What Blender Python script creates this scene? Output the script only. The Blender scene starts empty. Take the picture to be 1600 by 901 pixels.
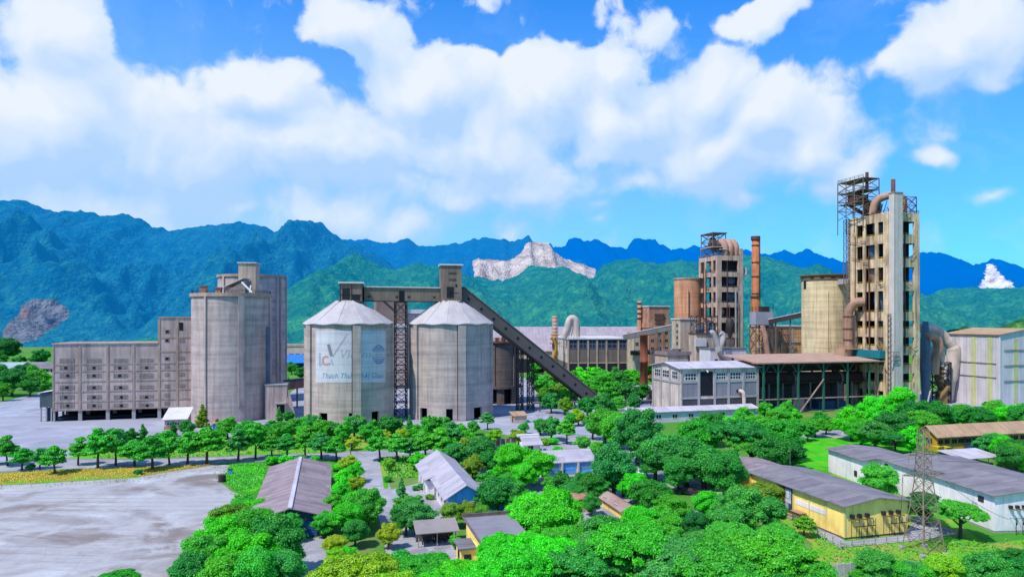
import bpy, math, random
import numpy as np
from mathutils import Vector, Matrix
SKY_TINT = (.04, 1.16, 2.35, 1)
HORIZON = (4.0, 6.3, 9.2, 1)
CLOUD_SHADE = (4.0, 6.0, 9.2, 1)
CLOUD_LIT = (7.6, 8.2, 9.2, 1)
CLOUD_THIN = (4.6, 6.6, 9.0, 1)
HAZE_PAINT_FAR = (.0, .15, .54, 1)
HAZE_PAINT_MID = (.004, .19, .56, 1)
HAZE_PAINT_NEAR = (.004, .21, .42, 1)
HAZE_PAINT_GLOW = .86
rad = math.radians
random.seed(11)
sc = bpy.context.scene
col = sc.collection
# measuring constants of the photograph's viewpoint: focal length in photo pixels, horizon row, eye height
F, H, CZ = 1600 * 24 / 36, 500.0, 34.0
PLANT = 15.0            # the works is laid out on a grid turned by this many degrees

# ------------------------------------------------------------------ helpers
def ground(px, py):
    Y = CZ * F / (py - H)
    return ((px - 800) / F * Y, Y)

class Fr:
    """Local frame of a building: origin at a ground corner, x along its front, y along its depth."""
    def __init__(s, px, py, ang=PLANT):
        s.X, s.Y = ground(px, py); s.ang = rad(ang)
        c, n = math.cos(s.ang), math.sin(s.ang)
        s.u, s.v = (c, n), (-n, c)
    def _t(s, d, px, ox=0, oy=0):
        k = (px - 800) / F
        X = s.X + s.u[0]*ox + s.v[0]*oy; Y = s.Y + s.u[1]*ox + s.v[1]*oy
        return (k*Y - X) / (d[0] - k*d[1])
    def U(s, px, y=0): return s._t(s.u, px, 0, y)
    def V(s, px, x=0): return s._t(s.v, px, x, 0)
    def D(s, x=0, y=0): return s.Y + s.u[1]*x + s.v[1]*y
    def Z(s, py, x=0, y=0): return CZ - (py - H) / F * s.D(x, y)

class MB:
    def __init__(s): s.v, s.f, s.m, s.s = [], [], [], []
    def add(s, vs, fs, mi=0, sm=False):
        b = len(s.v); s.v += [tuple(p) for p in vs]
        for f in fs: s.f.append(tuple(b+i for i in f)); s.m.append(mi); s.s.append(sm)
        return s
    def box(s, x0, x1, y0, y1, z0, z1, mi=0):
        v = [(x0,y0,z0),(x1,y0,z0),(x1,y1,z0),(x0,y1,z0),(x0,y0,z1),(x1,y0,z1),(x1,y1,z1),(x0,y1,z1)]
        return s.add(v, [(3,2,1,0),(4,5,6,7),(0,1,5,4),(1,2,6,5),(2,3,7,6),(3,0,4,7)], mi)
    def beam(s, p, q, w, h=None, mi=0):
        p, q = Vector(p), Vector(q); d = (q-p)
        if d.length < 1e-6: return s
        d.normalize(); h = h or w
        a = d.cross(Vector((0,0,1)))
        if a.length < 1e-3: a = Vector((1,0,0))
        a.normalize(); b = a.cross(d)
        a *= w/2; b *= h/2
        v = [p-a-b, p+a-b, p+a+b, p-a+b, q-a-b, q+a-b, q+a+b, q-a+b]
        return s.add(v, [(0,1,2,3),(7,6,5,4),(4,5,1,0),(5,6,2,1),(6,7,3,2),(7,4,0,3)], mi)
    def tube(s, path, r, n=14, mi=0, caps=True):
        path = [Vector(p) for p in path]; rs = r if isinstance(r, (list, tuple)) else [r]*len(path)
        rings, prev = [], None
        for i, p in enumerate(path):
            d = (path[min(i+1, len(path)-1)] - path[max(i-1, 0)]).normalized()
            if prev is None:
                a = d.cross(Vector((0,0,1)))
                if a.length < 1e-3: a = Vector((1,0,0))
            else: a = prev - d*prev.dot(d)
            a.normalize(); prev = a; b = d.cross(a)
            rings.append([p + (a*math.cos(t) + b*math.sin(t))*rs[i] for t in [2*math.pi*k/n for k in range(n)]])
        vs = [q for g in rings for q in g]
        fs = [(i*n+k, i*n+(k+1)%n, (i+1)*n+(k+1)%n, (i+1)*n+k) for i in range(len(path)-1) for k in range(n)]
        s.add(vs, fs, mi, True)
        if caps:
            s.add(rings[0], [tuple(range(n))[::-1]], mi); s.add(rings[-1], [tuple(range(n))], mi)
        return s
    def lathe(s, prof, cx=0, cy=0, n=64, mi=0, sm=True, a0=0, a1=2*math.pi, fold=None):
        full = abs(a1-a0-2*math.pi) < 1e-6
        cols = n if full else n+1
        vs = []
        for r, z in prof:
            for k in range(cols):
                t = a0 + (a1-a0)*k/n
                rr, zz = (fold(r, z, t) if fold else (r, z))
                vs.append((cx+rr*math.cos(t), cy+rr*math.sin(t), zz))
        fs = []
        for i in range(len(prof)-1):
            for k in range(n):
                k2 = (k+1) % cols
                fs.append((i*cols+k, i*cols+k2, (i+1)*cols+k2, (i+1)*cols+k))
        return s.add(vs, fs, mi, sm)
    def gable(s, x0, x1, y0, y1, ze, zr, axis='y', over=0.5, th=0.12, mi=0, ridge=0.5):
        """Two roof slabs with eaves ze and ridge zr; the ridge runs along the given axis."""
        if axis == 'y':
            xm = x0 + (x1-x0)*ridge; dz1 = (zr-ze)/max(xm-x0, .01)*over; dz2 = (zr-ze)/max(x1-xm, .01)*over
            a, b = y0-over, y1+over
            sec = [(x0-over, ze-dz1), (xm, zr), (x1+over, ze-dz2)]
            P = lambda t, c, dz: (t[0], c, t[1]+dz)
        else:
            xm = y0 + (y1-y0)*ridge; dz1 = (zr-ze)/max(xm-y0, .01)*over; dz2 = (zr-ze)/max(y1-xm, .01)*over
            a, b = x0-over, x1+over
            sec = [(y0-over, ze-dz1), (xm, zr), (y1+over, ze-dz2)]
            P = lambda t, c, dz: (c, t[0], t[1]+dz)
        vs = [P(t, c, dz) for c in (a, b) for dz in (0.01, th) for t in sec]
        # a: lower 0-2, upper 3-5 ; b: lower 6-8, upper 9-11
        fs = [(3,4,10,9),(4,5,11,10),(0,6,7,1),(1,7,8,2),(0,3,9,6),(2,8,11,5),(0,1,4,3),(1,2,5,4),(6,9,10,7),(7,10,11,8)]
        return s.add(vs, fs, mi)
    def gable_walls(s, x0, x1, y0, y1, z0, ze, zr, axis='y', mi=0, ridge=0.5):
        if axis == 'y':
            xm = x0 + (x1-x0)*ridge
            v = [(x0,y0,z0),(x1,y0,z0),(x1,y0,ze),(xm,y0,zr),(x0,y0,ze),(x0,y1,z0),(x1,y1,z0),(x1,y1,ze),(xm,y1,zr),(x0,y1,ze)]
            f = [(0,1,2,3,4),(9,8,7,6,5),(1,6,7,2),(5,0,4,9)]
        else:
            ym = y0 + (y1-y0)*ridge
            v = [(x0,y0,z0),(x0,y1,z0),(x0,y1,ze),(x0,ym,zr),(x0,y0,ze),(x1,y0,z0),(x1,y1,z0),(x1,y1,ze),(x1,ym,zr),(x1,y0,ze)]
            f = [(4,3,2,1,0),(5,6,7,8,9),(0,5,9,4),(6,1,2,7)]
        return s.add(v, f, mi)
    def build(s, name, mats, parent=None, loc=None, rz=0):
        me = bpy.data.meshes.new(name)
        me.from_pydata(s.v, [], s.f)
        mats = mats if isinstance(mats, (list, tuple)) else [mats]
        for m in mats: me.materials.append(m)
        me.polygons.foreach_set('material_index', s.m)
        me.polygons.foreach_set('use_smooth', s.s)
        me.update()
        o = bpy.data.objects.new(name, me); col.objects.link(o)
        if parent: o.parent = parent
        if loc: o.location = loc
        if rz: o.rotation_euler.z = rz
        return o

def thing(name, label, cat, loc=(0,0,0), rz=0.0, group=None):
    o = bpy.data.objects.new(name, None); col.objects.link(o)
    o.location = loc; o.rotation_euler = (0,0,rz); o.empty_display_size = 1
    o['label'] = label; o['category'] = cat
    if group: o['group'] = group
    return o
def framed(name, label, cat, fr, group=None): return thing(name, label, cat, (fr.X, fr.Y, 0), fr.ang, group)
def tag(o, label, cat, group=None):
    o['label'] = label; o['category'] = cat
    if group: o['group'] = group
    return o
def struct(o, kind='structure'): o['kind'] = kind; return o
def dup(o, parent):
    c = o.copy(); col.objects.link(c); c.parent = parent
    return c
def dup_tree(root, loc, rz, label):
    r = root.copy(); col.objects.link(r); r.location = loc; r.rotation_euler = (0,0,rz); r['label'] = label
    for ch in list(root.children):
        c = ch.copy(); col.objects.link(c); c.parent = r
        for g in list(ch.children):
            d = g.copy(); col.objects.link(d); d.parent = c
    return r

# ------------------------------------------------------------------ materials
def lin(h, k=1.0):
    h = h.lstrip('#'); out = []
    for i in (0, 2, 4):
        c = int(h[i:i+2], 16)/255
        out.append((c/12.92 if c <= .04045 else ((c+.055)/1.055)**2.4)*k)
    return (*out, 1.0)
class NT:
    def __init__(s, tree): s.t = tree; s.t.nodes.clear()
    def n(s, typ, **kw):
        nd = s.t.nodes.new(typ)
        for k, v in kw.items():
            if k.startswith('i_'):
                nd.inputs[k[2:]].default_value = v
            else: setattr(nd, k, v)
        return nd
    def l(s, a, b): s.t.links.new(a, b)
    def math(s, op, a, b=None, c=None, clamp=False):
        nd = s.n('ShaderNodeMath', operation=op, use_clamp=clamp)
        for i, x in enumerate((a, b, c)):
            if x is None: continue
            if isinstance(x, (int, float)): nd.inputs[i].default_value = x
            else: s.l(x, nd.inputs[i])
        return nd.outputs[0]
    def mix(s, fac, a, b, blend='MIX'):
        nd = s.n('ShaderNodeMix', data_type='RGBA', blend_type=blend)
        for sock, x in ((nd.inputs[0], fac), (nd.inputs[6], a), (nd.inputs[7], b)):
            if isinstance(x, (int, float, tuple)): sock.default_value = x
            else: s.l(x, sock)
        return nd.outputs[2]
    def ramp(s, fac, a, b, va=0.0, vb=1.0):
        nd = s.n('ShaderNodeMapRange', clamp=True)
        s.l(fac, nd.inputs[0]); nd.inputs[1].default_value = a; nd.inputs[2].default_value = b
        nd.inputs[3].default_value = va; nd.inputs[4].default_value = vb
        return nd.outputs[0]
    def noise(s, vec, scale, detail=4, rough=.55, stretch=None, dist=0.0):
        if stretch:
            mp = s.n('ShaderNodeMapping'); mp.inputs['Scale'].default_value = stretch
            s.l(vec, mp.inputs[0]); vec = mp.outputs[0]
        nd = s.n('ShaderNodeTexNoise'); nd.inputs['Scale'].default_value = scale
        nd.inputs['Detail'].default_value = detail; nd.inputs['Roughness'].default_value = rough
        nd.inputs['Distortion'].default_value = dist
        s.l(vec, nd.inputs['Vector'])
        return nd.outputs[0]

_M = {}
def surf(name, base, dark=None, stain=.35, scale=.25, streak=.3, band=0.0, band_scale=1.2, rough=.85, bump=.15, metal=0.0,
         corr=0.0, corr_axis=0, light=None, grime=0.0, coat=0.0):
    """Weathered wall / roof / painted metal: base colour broken by stains, rain streaks, pour lines or corrugation."""
    if name in _M: return _M[name]
    m = bpy.data.materials.new(name); m.use_nodes = True; t = NT(m.node_tree)
    out = t.n('ShaderNodeOutputMaterial'); p = t.n('ShaderNodeBsdfPrincipled')
    p.inputs['Roughness'].default_value = rough; p.inputs['Metallic'].default_value = metal
    p.inputs['Specular IOR Level'].default_value = .3
    co = t.n('ShaderNodeTexCoord').outputs['Object']
    dark = dark or tuple(c*.45 for c in base[:3]) + (1,)
    light = light or tuple(min(.95, c*1.25) for c in base[:3]) + (1,)
    big = t.noise(co, scale, 6, .6)
    c = t.mix(t.ramp(big, .42, .72, 0, stain), base, dark)
    c = t.mix(t.ramp(t.noise(co, scale*2.3, 5, .6, dist=.4), .5, .75, 0, stain*.8), c, light)
    if streak:
        st = t.noise(co, 1.0, 5, .65, stretch=(1.1, 1.1, .06))
        c = t.mix(t.ramp(st, .48, .72, 0, streak), c, dark)
        c = t.mix(t.ramp(t.noise(co, 1.0, 4, .6, stretch=(.32, .32, .025)), .50, .68, 0, streak*.75), c, dark)
    h = big
    if band:
        bd = t.noise(co, 1.0, 3, .7, stretch=(.03, .03, band_scale))
        c = t.mix(t.ramp(bd, .4, .7, 0, band), c, dark)
        c = t.mix(t.ramp(bd, .6, .3, 0, band*.6), c, light)
        h = bd
    if grime:
        sep = t.n('ShaderNodeSeparateXYZ'); t.l(co, sep.inputs[0])
        g = t.math('MULTIPLY', t.ramp(sep.outputs[2], 0, 3.5, 1, 0), t.ramp(t.noise(co, .8, 5), .3, .7, .2, 1))
        c = t.mix(t.math('MULTIPLY', g, grime), c, dark)
    fine = t.noise(co, 3.5, 6, .7)
    c = t.mix(t.ramp(fine, .3, .75, 0, .28), c, dark)
    t.l(c, p.inputs['Base Color'])
    if corr:
        sep = t.n('ShaderNodeSeparateXYZ'); t.l(co, sep.inputs[0])
        w = t.math('SINE', t.math('MULTIPLY', sep.outputs[corr_axis], 2*math.pi/corr))
        bp = t.n('ShaderNodeBump'); bp.inputs['Strength'].default_value = .35; bp.inputs['Distance'].default_value = .08
        t.l(w, bp.inputs['Height']); t.l(bp.outputs[0], p.inputs['Normal'])
        sh = t.mix(t.ramp(w, -1, 1, .16, 0), c, dark)  # corrugation shading baked into the colour: troughs darkened
        if corr >= .7:      # sheet by sheet: each laid sheet has aged differently
            wn = t.n('ShaderNodeTexWhiteNoise', noise_dimensions='2D'); cb = t.n('ShaderNodeCombineXYZ')
            t.l(t.math('FLOOR', t.math('DIVIDE', sep.outputs[corr_axis], corr)), cb.inputs[0]); t.l(t.math('FLOOR', t.math('DIVIDE', sep.outputs[1-corr_axis if corr_axis < 2 else 0], 5.0)), cb.inputs[1])
            t.l(cb.outputs[0], wn.inputs['Vector']); sh = t.mix(t.ramp(wn.outputs[0], .35, 1, 0, .34), sh, dark)
            rs = t.noise(co, .55, 5, .7); sh = t.mix(t.ramp(rs, .60, .72, 0, .35), sh, lin('#8a5a40', .6))
        t.l(sh, p.inputs['Base Color'])
    elif bump:
        bp = t.n('ShaderNodeBump'); bp.inputs['Strength'].default_value = bump; bp.inputs['Distance'].default_value = .15
        t.l(t.math('ADD', h, t.math('MULTIPLY', fine, .5)), bp.inputs['Height']); t.l(bp.outputs[0], p.inputs['Normal'])
    t.l(p.outputs[0], out.inputs[0])
    _M[name] = m
    return m

silo_mat   = surf('silo_concrete', lin('#ccb4a6', 1.06), lin('#78706c', .8), stain=.4, streak=.5, band=.36, band_scale=.75, bump=.25)
silo_mat2  = surf('silo_concrete_cool', lin('#c8b2a6', 1.04), lin('#726c70', .8), stain=.4, streak=.5, band=.36, band_scale=.7, bump=.25)
dark_silo  = surf('sooty_concrete', lin('#85746c', 0.85), lin('#4a4242', .7), stain=.5, streak=.5, band=.35)
pack_mat   = surf('grey_render', lin('#c8b0a4', 1.06), lin('#5d575c', .7), stain=.45, streak=.5, scale=.12, bump=.1)
pack_trim  = surf('stained_concrete_trim', lin('#c2a692', 0.95), lin('#5a4a46', .7), stain=.4, streak=.4)
cone_mat   = surf('dusty_sheet_roof', lin('#d6cecb', 0.78), lin('#a09088', .8), stain=.45, streak=.25, scale=.18, bump=.1)
gal_mat    = surf('brown_cladding', lin('#a08a76', 0.85), lin('#574940', .7), stain=.35, streak=.3, corr=.5, corr_axis=0)
gal_mat2   = surf('brown_sheet', lin('#9c8676', 0.82), lin('#4f443e', .7), stain=.35, streak=.45, bump=.1)
white_trim = surf('pale_roof_sheet', lin('#e2dcd8', 0.9), lin('#9a9490', .8), stain=.3, streak=.2)
steel_dark = surf('dark_steel', lin('#4a403c', 0.73), lin('#241f1e', .8), stain=.5, streak=.3, rough=.6, bump=0)
steel_rust = surf('rusty_steel', lin('#8a5a44', 0.73), lin('#4a2a20', .7), stain=.6, streak=.6, rough=.7, bump=.1)
steel_mid  = surf('grey_steel', lin('#8b8480', 0.73), lin('#4d4745', .7), stain=.4, streak=.3, rough=.55, bump=0)
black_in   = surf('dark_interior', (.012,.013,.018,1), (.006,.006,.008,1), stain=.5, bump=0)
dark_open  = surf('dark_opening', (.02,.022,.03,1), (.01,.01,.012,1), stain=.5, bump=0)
glass      = surf('dusty_glass', lin('#4a5560', 0.50), lin('#20262c', .6), stain=.6, streak=.3, rough=.25, bump=0)
orange_con = surf('orange_concrete', lin('#e0a078', 1.05), lin('#8a5a42', .8), stain=.4, streak=.5, band=.25, scale=.1)
tan_con    = surf('tan_concrete', lin('#e4ca9c', 1.15), lin('#8a6f50', .8), stain=.4, streak=.6, band=.3, scale=.1)
tower_con  = surf('tower_concrete', lin('#e2c29a', 1.2), lin('#5e3e2a', .7), stain=.6, streak=.9, scale=.15, bump=.15)
tower_con2 = surf('pink_tower_concrete', lin('#d2ac94', 1.1), lin('#74584c', .8), stain=.45, streak=.8, scale=.15, bump=.15)
shaft_mat  = surf('pale_cladding', lin('#dccdbf', 0.98), lin('#948c88', .8), stain=.25, streak=.35, corr=.6, corr_axis=0)
cyc_mat    = surf('blue_grey_vessel', lin('#6d8198', 0.9), lin('#38414d', .7), stain=.5, streak=.4, rough=.6)
duct_mat   = surf('pale_duct', lin('#d2beb0', 1.0), lin('#7c6456', .8), stain=.45, streak=.4, rough=.6)
duct_pink  = surf('pink_duct', lin('#c79c82', 0.92), lin('#7a4c38', .8), stain=.5, streak=.5, rough=.6)
chim_mat   = surf('orange_chimney', lin('#d07c50', 1.0), lin('#74402c', .8), stain=.4, streak=.6)
rust_duct  = surf('rust_streaked_duct', lin('#9c5a3c', 0.85), lin('#50281c', .8), stain=.65, streak=.8)
workshop_m = surf('worn_white_render', lin('#d8c6b4', 1.1), lin('#706866', .8), stain=.4, streak=.5)
light_roof = surf('pale_sheet_roof', lin('#ddd3da', 0.85), lin('#988c94', .7), stain=.3, streak=0, corr=.9, corr_axis=0)
pink_roof  = surf('pink_sheet_roof', lin('#d8ae96', 0.75), lin('#a07c6c', .7), stain=.35, streak=0, corr=.9, corr_axis=0)
tan_roof   = surf('tan_sheet_roof', lin('#dcb48c', 0.75), lin('#9a7a60', .7), stain=.45, streak=0, corr=.9, corr_axis=0)
rig_steel  = surf('brown_painted_steel', lin('#8f7f70', .8), lin('#4a3a30', .7), stain=.5, streak=.4, rough=.6, bump=0)
green_post = surf('green_painted_steel', lin('#3f7f66', 0.73), lin('#245044', .7), stain=.4, streak=.3, rough=.6, bump=0)
clad_blue  = surf('pale_blue_cladding', lin('#ddd2d4', 1.08), lin('#9a979e', .8), stain=.25, streak=.3, corr=.7, corr_axis=1)
clad_yel   = surf('yellowed_translucent_sheet', lin('#cfcd96', 0.98), lin('#a29d6c', .8), stain=.4, streak=.3)
orange_cl  = surf('orange_cladding', lin('#e0a468', 1.05), lin('#96643e', .8), stain=.3, streak=.4, corr=.7, corr_axis=2)
mauve_roof = surf('mauve_tile_roof', lin('#b39f9f', 0.85), lin('#5e5056', .7), stain=.45, streak=0, scale=.3, corr=1.1, corr_axis=1)
slate_roof = surf('slate_grey_roof', lin('#a0989a', 0.78), lin('#57515c', .7), stain=.55, streak=0, scale=.2, corr=1.0, corr_axis=1)
house_roof = surf('pale_grey_house_roof', lin('#ccc3ca', 0.9), lin('#857c84', .7), stain=.3, streak=0, corr=.8, corr_axis=1)
hall_roof  = surf('lilac_hall_roof', lin('#c0b0b4', 0.8), lin('#8c7f86', .7), stain=.35, streak=0, corr=2.2, corr_axis=0)
yellow_w   = surf('yellow_render', lin('#ffdc7a', 1.35), lin('#a98440', .8), stain=.25, streak=.3, grime=.5)
white_w    = surf('white_render', lin('#fbeae8', 1.15), lin('#98a0a8', .8), stain=.25, streak=.3, grime=.35)
blue_w     = surf('sky_blue_render', lin('#62b4f4', 1.05), lin('#3d6f98', .8), stain=.2, streak=.3)
blue_dk    = surf('dark_blue_sheet', lin('#44607c', 0.73), lin('#26384a', .8), stain=.3, streak=.3, corr=.6, corr_axis=0)
blue_door  = surf('blue_roller_door', lin('#3f6ea5', 0.79), lin('#2a4a70', .8), stain=.2, streak=.2, corr=.25, corr_axis=2)
blue_tarp  = surf('bright_blue_sheet', lin('#2f80d8', 0.85), lin('#2060a8', .8), stain=.3, streak=0)
pinkbrick  = surf('pink_brick', lin('#c08a70', 1.0), lin('#6a4838', .8), stain=.5, streak=.5)
beige_w    = surf('beige_render', lin('#cdb49c', 1.02), lin('#6e6258', .8), stain=.4, streak=.5)
brown_w    = surf('brown_fence_wall', lin('#8a7468', 0.79), lin('#55463e', .8), stain=.4, streak=.4)
tin_roof   = surf('rusting_pale_roof', lin('#d3b5ac', 0.69), lin('#a07464', .7), stain=.6, streak=0, corr=.7, corr_axis=0)
teal_m     = surf('teal_sheet', lin('#1f8d94', 0.73), lin('#156068', .7), stain=.3)
conc_pale  = surf('pale_concrete_rim', lin('#c6bebb', 0.73), lin('#8e8682', .8), stain=.35, streak=.2)
yel_paint  = surf('yellow_paint', lin('#e0c020', 0.92), lin('#a08418', .8), stain=.2, streak=.1)
car_white  = surf('white_car_paint', lin('#dfe0e2', 0.98), lin('#b8babd', .9), stain=.1, streak=0, rough=.25, bump=0)
rubber     = surf('black_rubber', (.02,.02,.02,1), (.012,.012,.012,1), stain=.2, bump=0)
ins_mat    = surf('pale_insulator', lin('#b8b0a4', 0.85), lin('#706860', .8), bump=0)
pylon_m    = surf('weathered_galvanised_steel', lin('#a8957e', 0.76), lin('#5c4c3e', .8), stain=.5, streak=.3, rough=.6, bump=0)
sign_white = surf('faded_white_paint', lin('#d8d4d4', 1.0), lin('#a8a4a8', .9), stain=.3, streak=.4, band=.3)
ink_grey   = surf('faded_grey_paint', lin('#8a8690', 0.85), lin('#8a8488', .9), stain=.45, streak=.4)
ink_blue   = surf('faded_blue_paint', lin('#7f9cba', 0.85), lin('#6f86a8', .9), stain=.35, streak=.3)
ink_red    = surf('faded_red_paint', lin('#d2958c', 0.9), lin('#c08e86', .9), stain=.35, streak=.3)
ink_pale   = surf('faded_pale_blue_paint', lin('#a3b0bf', 0.9), lin('#a8acb4', .9), stain=.35, streak=.3)

def ground_mat(name, cols, scales, rough=.95, bump=.3, tracks=None, tiny=1.6, joints=0):
    """Ground: colours blended by noise of several sizes, optionally drawn out along one direction like vehicle tracks."""
    m = bpy.data.materials.new(name); m.use_nodes = True; t = NT(m.node_tree)
    out = t.n('ShaderNodeOutputMaterial'); p = t.n('ShaderNodeBsdfPrincipled')
    p.inputs['Roughness'].default_value = rough; p.inputs['Specular IOR Level'].default_value = .15
    co = t.n('ShaderNodeTexCoord').outputs['Object']
    c = cols[0]
    for i, (cc, s) in enumerate(zip(cols[1:], scales)):
        st = tracks if (tracks and i % 2 == 0) else (1, 1, 1)
        n = t.noise(co, s, 7, .62, stretch=st, dist=.6)
        c = t.mix(t.ramp(n, .49, .61, 0, .95), c, cc)
    fine = t.noise(co, tiny, 6, .7)
    c = t.mix(t.ramp(fine, .3, .75, .3, 0), c, tuple(x*.5 for x in cols[0][:3])+(1,))
    if joints:      # slab joints, cracks and worn wheel paths
        sep = t.n('ShaderNodeSeparateXYZ'); t.l(co, sep.inputs[0]); dk = tuple(x*.45 for x in cols[0][:3])+(1,)
        vo = t.n('ShaderNodeTexVoronoi', feature='DISTANCE_TO_EDGE'); vo.inputs['Scale'].default_value = joints; t.l(co, vo.inputs['Vector'])
        c = t.mix(t.ramp(vo.outputs['Distance'], .0, .014, .28, 0), c, dk)
        wv = t.n('ShaderNodeTexWave', bands_direction='Y'); wv.inputs['Scale'].default_value = .11; wv.inputs['Distortion'].default_value = 9; wv.inputs['Detail'].default_value = 2; wv.inputs['Detail Scale'].default_value = .12
        t.l(co, wv.inputs['Vector']); tr_ = t.math('MULTIPLY', t.ramp(wv.outputs['Fac'], .86, .97), t.ramp(t.noise(co, .05, 3), .45, .6))
        c = t.mix(t.math('MULTIPLY', tr_, .45), c, dk)
        c = t.mix(t.ramp(t.noise(co, .5, 6, .75), .58, .66, 0, .35), c, dk)
    t.l(c, p.inputs['Base Color'])
    bp = t.n('ShaderNodeBump'); bp.inputs['Strength'].default_value = bump; bp.inputs['Distance'].default_value = .2
    t.l(fine, bp.inputs['Height']); t.l(bp.outputs[0], p.inputs['Normal'])
    t.l(p.outputs[0], out.inputs[0]); return m
# ------------------------------------------------------------------ camera, sun, sky
cam = bpy.data.cameras.new('camera'); cam.lens = 24; cam.sensor_width = 36; cam.shift_y = 49.5/1600
cam.clip_start = 1; cam.clip_end = 20000
co_ = bpy.data.objects.new('camera', cam); col.objects.link(co_); co_.location = (0,0,CZ); co_.rotation_euler = (rad(90),0,0)
sc.camera = co_
sc.view_settings.view_transform = 'Standard'; sc.view_settings.look = 'None'; sc.view_settings.exposure = 0
sc.cycles.use_denoising = True
sc.cycles.max_bounces = 6; sc.cycles.diffuse_bounces = 3; sc.cycles.transparent_max_bounces = 4

SUN_EL = rad(56); SUN_AZ = math.atan2(-.74, -.67)          # measured from +Y towards +X
sun = bpy.data.lights.new('sun', 'SUN'); sun.energy = 4.6; sun.angle = rad(.5); sun.color = (1, .95, .87)
so = bpy.data.objects.new('sun', sun); col.objects.link(so)
S = Vector((math.cos(SUN_EL)*math.sin(SUN_AZ), math.cos(SUN_EL)*math.cos(SUN_AZ), math.sin(SUN_EL)))
so.rotation_euler = S.to_track_quat('Z', 'Y').to_euler(); so.location = (-200, -100, 400)

world = bpy.data.worlds.new('World'); sc.world = world; world.use_nodes = True
t = NT(world.node_tree)
wo = t.n('ShaderNodeOutputWorld'); bg = t.n('ShaderNodeBackground'); bg.inputs['Strength'].default_value = .112
sky = t.n('ShaderNodeTexSky', sky_type='NISHITA', sun_disc=False)
sky.sun_elevation = SUN_EL; sky.sun_rotation = SUN_AZ; sky.air_density = 1.0; sky.dust_density = .4; sky.ozone_density = 3.0
dirv = t.n('ShaderNodeTexCoord').outputs['Generated']
nrm = t.n('ShaderNodeVectorMath', operation='NORMALIZE'); t.l(dirv, nrm.inputs[0])
sep = t.n('ShaderNodeSeparateXYZ'); t.l(nrm.outputs[0], sep.inputs[0])
az = t.math('ARCTAN2', sep.outputs[0], sep.outputs[1]); el = t.math('ARCSINE', sep.outputs[2])
comb = t.n('ShaderNodeCombineXYZ'); t.l(az, comb.inputs[0]); t.l(el, comb.inputs[1])
uv = comb.outputs[0]
# deepen the sky's blue, paler near the horizon
hsv = t.n('ShaderNodeHueSaturation'); hsv.inputs['Saturation'].default_value = 1.0; hsv.inputs['Value'].default_value = 1.0
t.l(sky.outputs[0], hsv.inputs['Color'])
deep = t.mix(1.0, hsv.outputs[0], SKY_TINT, 'MULTIPLY')
elf = t.math('POWER', t.ramp(el, .02, .50, 1, 0), 1.0)
azr = t.ramp(az, -.6, .5, 1.1, .5)
hz = t.math('MULTIPLY', elf, azr)
base = t.mix(t.math('MULTIPLY', hz, .85), deep, HORIZON)
# large soft warp so the cloud banks get ragged outlines
def vadd(a, b, k):
    m1 = t.n('ShaderNodeVectorMath', operation='MULTIPLY_ADD')
    t.l(b, m1.inputs[0]); m1.inputs[1].default_value = (k,k,k); t.l(a, m1.inputs[2]); return m1.outputs[0]
def sub5(x):
    m1 = t.n('ShaderNodeVectorMath', operation='SUBTRACT'); t.l(x, m1.inputs[0]); m1.inputs[1].default_value = (.5,.5,.5); return m1.outputs[0]
wn = t.n('ShaderNodeTexNoise'); wn.inputs['Scale'].default_value = 7; wn.inputs['Detail'].default_value = 4; t.l(uv, wn.inputs['Vector'])
uvw = vadd(uv, sub5(wn.outputs['Color']), .10)
def ang(px, py):
    a = math.atan((px-800)/F); return a, math.atan((H-py)/F*math.cos(a))
def blobs(vec, lst):
    acc = None
    for px, py, rx, ry, k in lst:
        a, e = ang(px, py); a2, _ = ang(px+rx, py); _, e2 = ang(px, py-ry)
        mp = t.n('ShaderNodeMapping'); sx, sy = 1/max(abs(a2-a), 1e-3), 1/max(abs(e2-e), 1e-3)
        mp.inputs['Scale'].default_value = (sx, sy, 1); mp.inputs['Location'].default_value = (-a*sx, -e*sy, 0)
        t.l(vec, mp.inputs[0])
        g = t.n('ShaderNodeTexGradient', gradient_type='SPHERICAL'); t.l(mp.outputs[0], g.inputs[0])
        v = t.math('MULTIPLY', g.outputs[1], k)
        acc = v if acc is None else t.math('SMOOTH_MAX', acc, v, .25)
    return acc
# cloud banks of the day: (where on the sky, half-extent, weight)
BANK = [(110,50,80,90,.85),(-10,90,60,90,.7),(150,330,420,130,.9),(500,340,330,110,.8),(800,300,300,100,.75),(360,330,90,60,.85),(270,350,110,60,.8),(640,350,110,60,.8),(560,330,100,60,.8),(720,320,80,50,.7),(80,300,200,80,.8),(930,320,80,40,.6),(60,190,330,190,1.0),(250,230,300,190,1.05),(400,130,130,95,1.0),(90,60,160,120,.85),(20,230,200,170,.9),(520,230,220,130,1.0),
        (690,150,170,140,1.05),(740,230,230,150,1.0),(860,150,150,130,1.05),(958,110,75,85,1.0),(980,200,200,140,1.05),
        (1110,140,95,95,1.0),(1190,180,120,100,1.05),(1120,230,230,120,1.05),(1250,240,150,110,1.0),(1330,280,120,90,.85),(540,35,120,75,.95),(600,60,80,70,.7),
        (640,300,330,95,.75),(990,290,150,60,.8),(320,330,170,70,.7),(620,350,130,60,.65),(200,330,260,80,.6)]
UPPER = [(1470,75,150,110,1.05),(1500,30,110,90,.9),(1540,100,75,55,.8),(1400,105,85,45,.7),(1175,40,80,55,.85),(1210,10,70,40,.8),
         (1455,258,55,34,.8),(1550,318,55,32,.6),(1165,310,60,32,.7),(1280,305,60,30,.6),(790,365,90,40,.6),(935,345,50,28,.5),(40,380,200,60,.4)]
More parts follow.
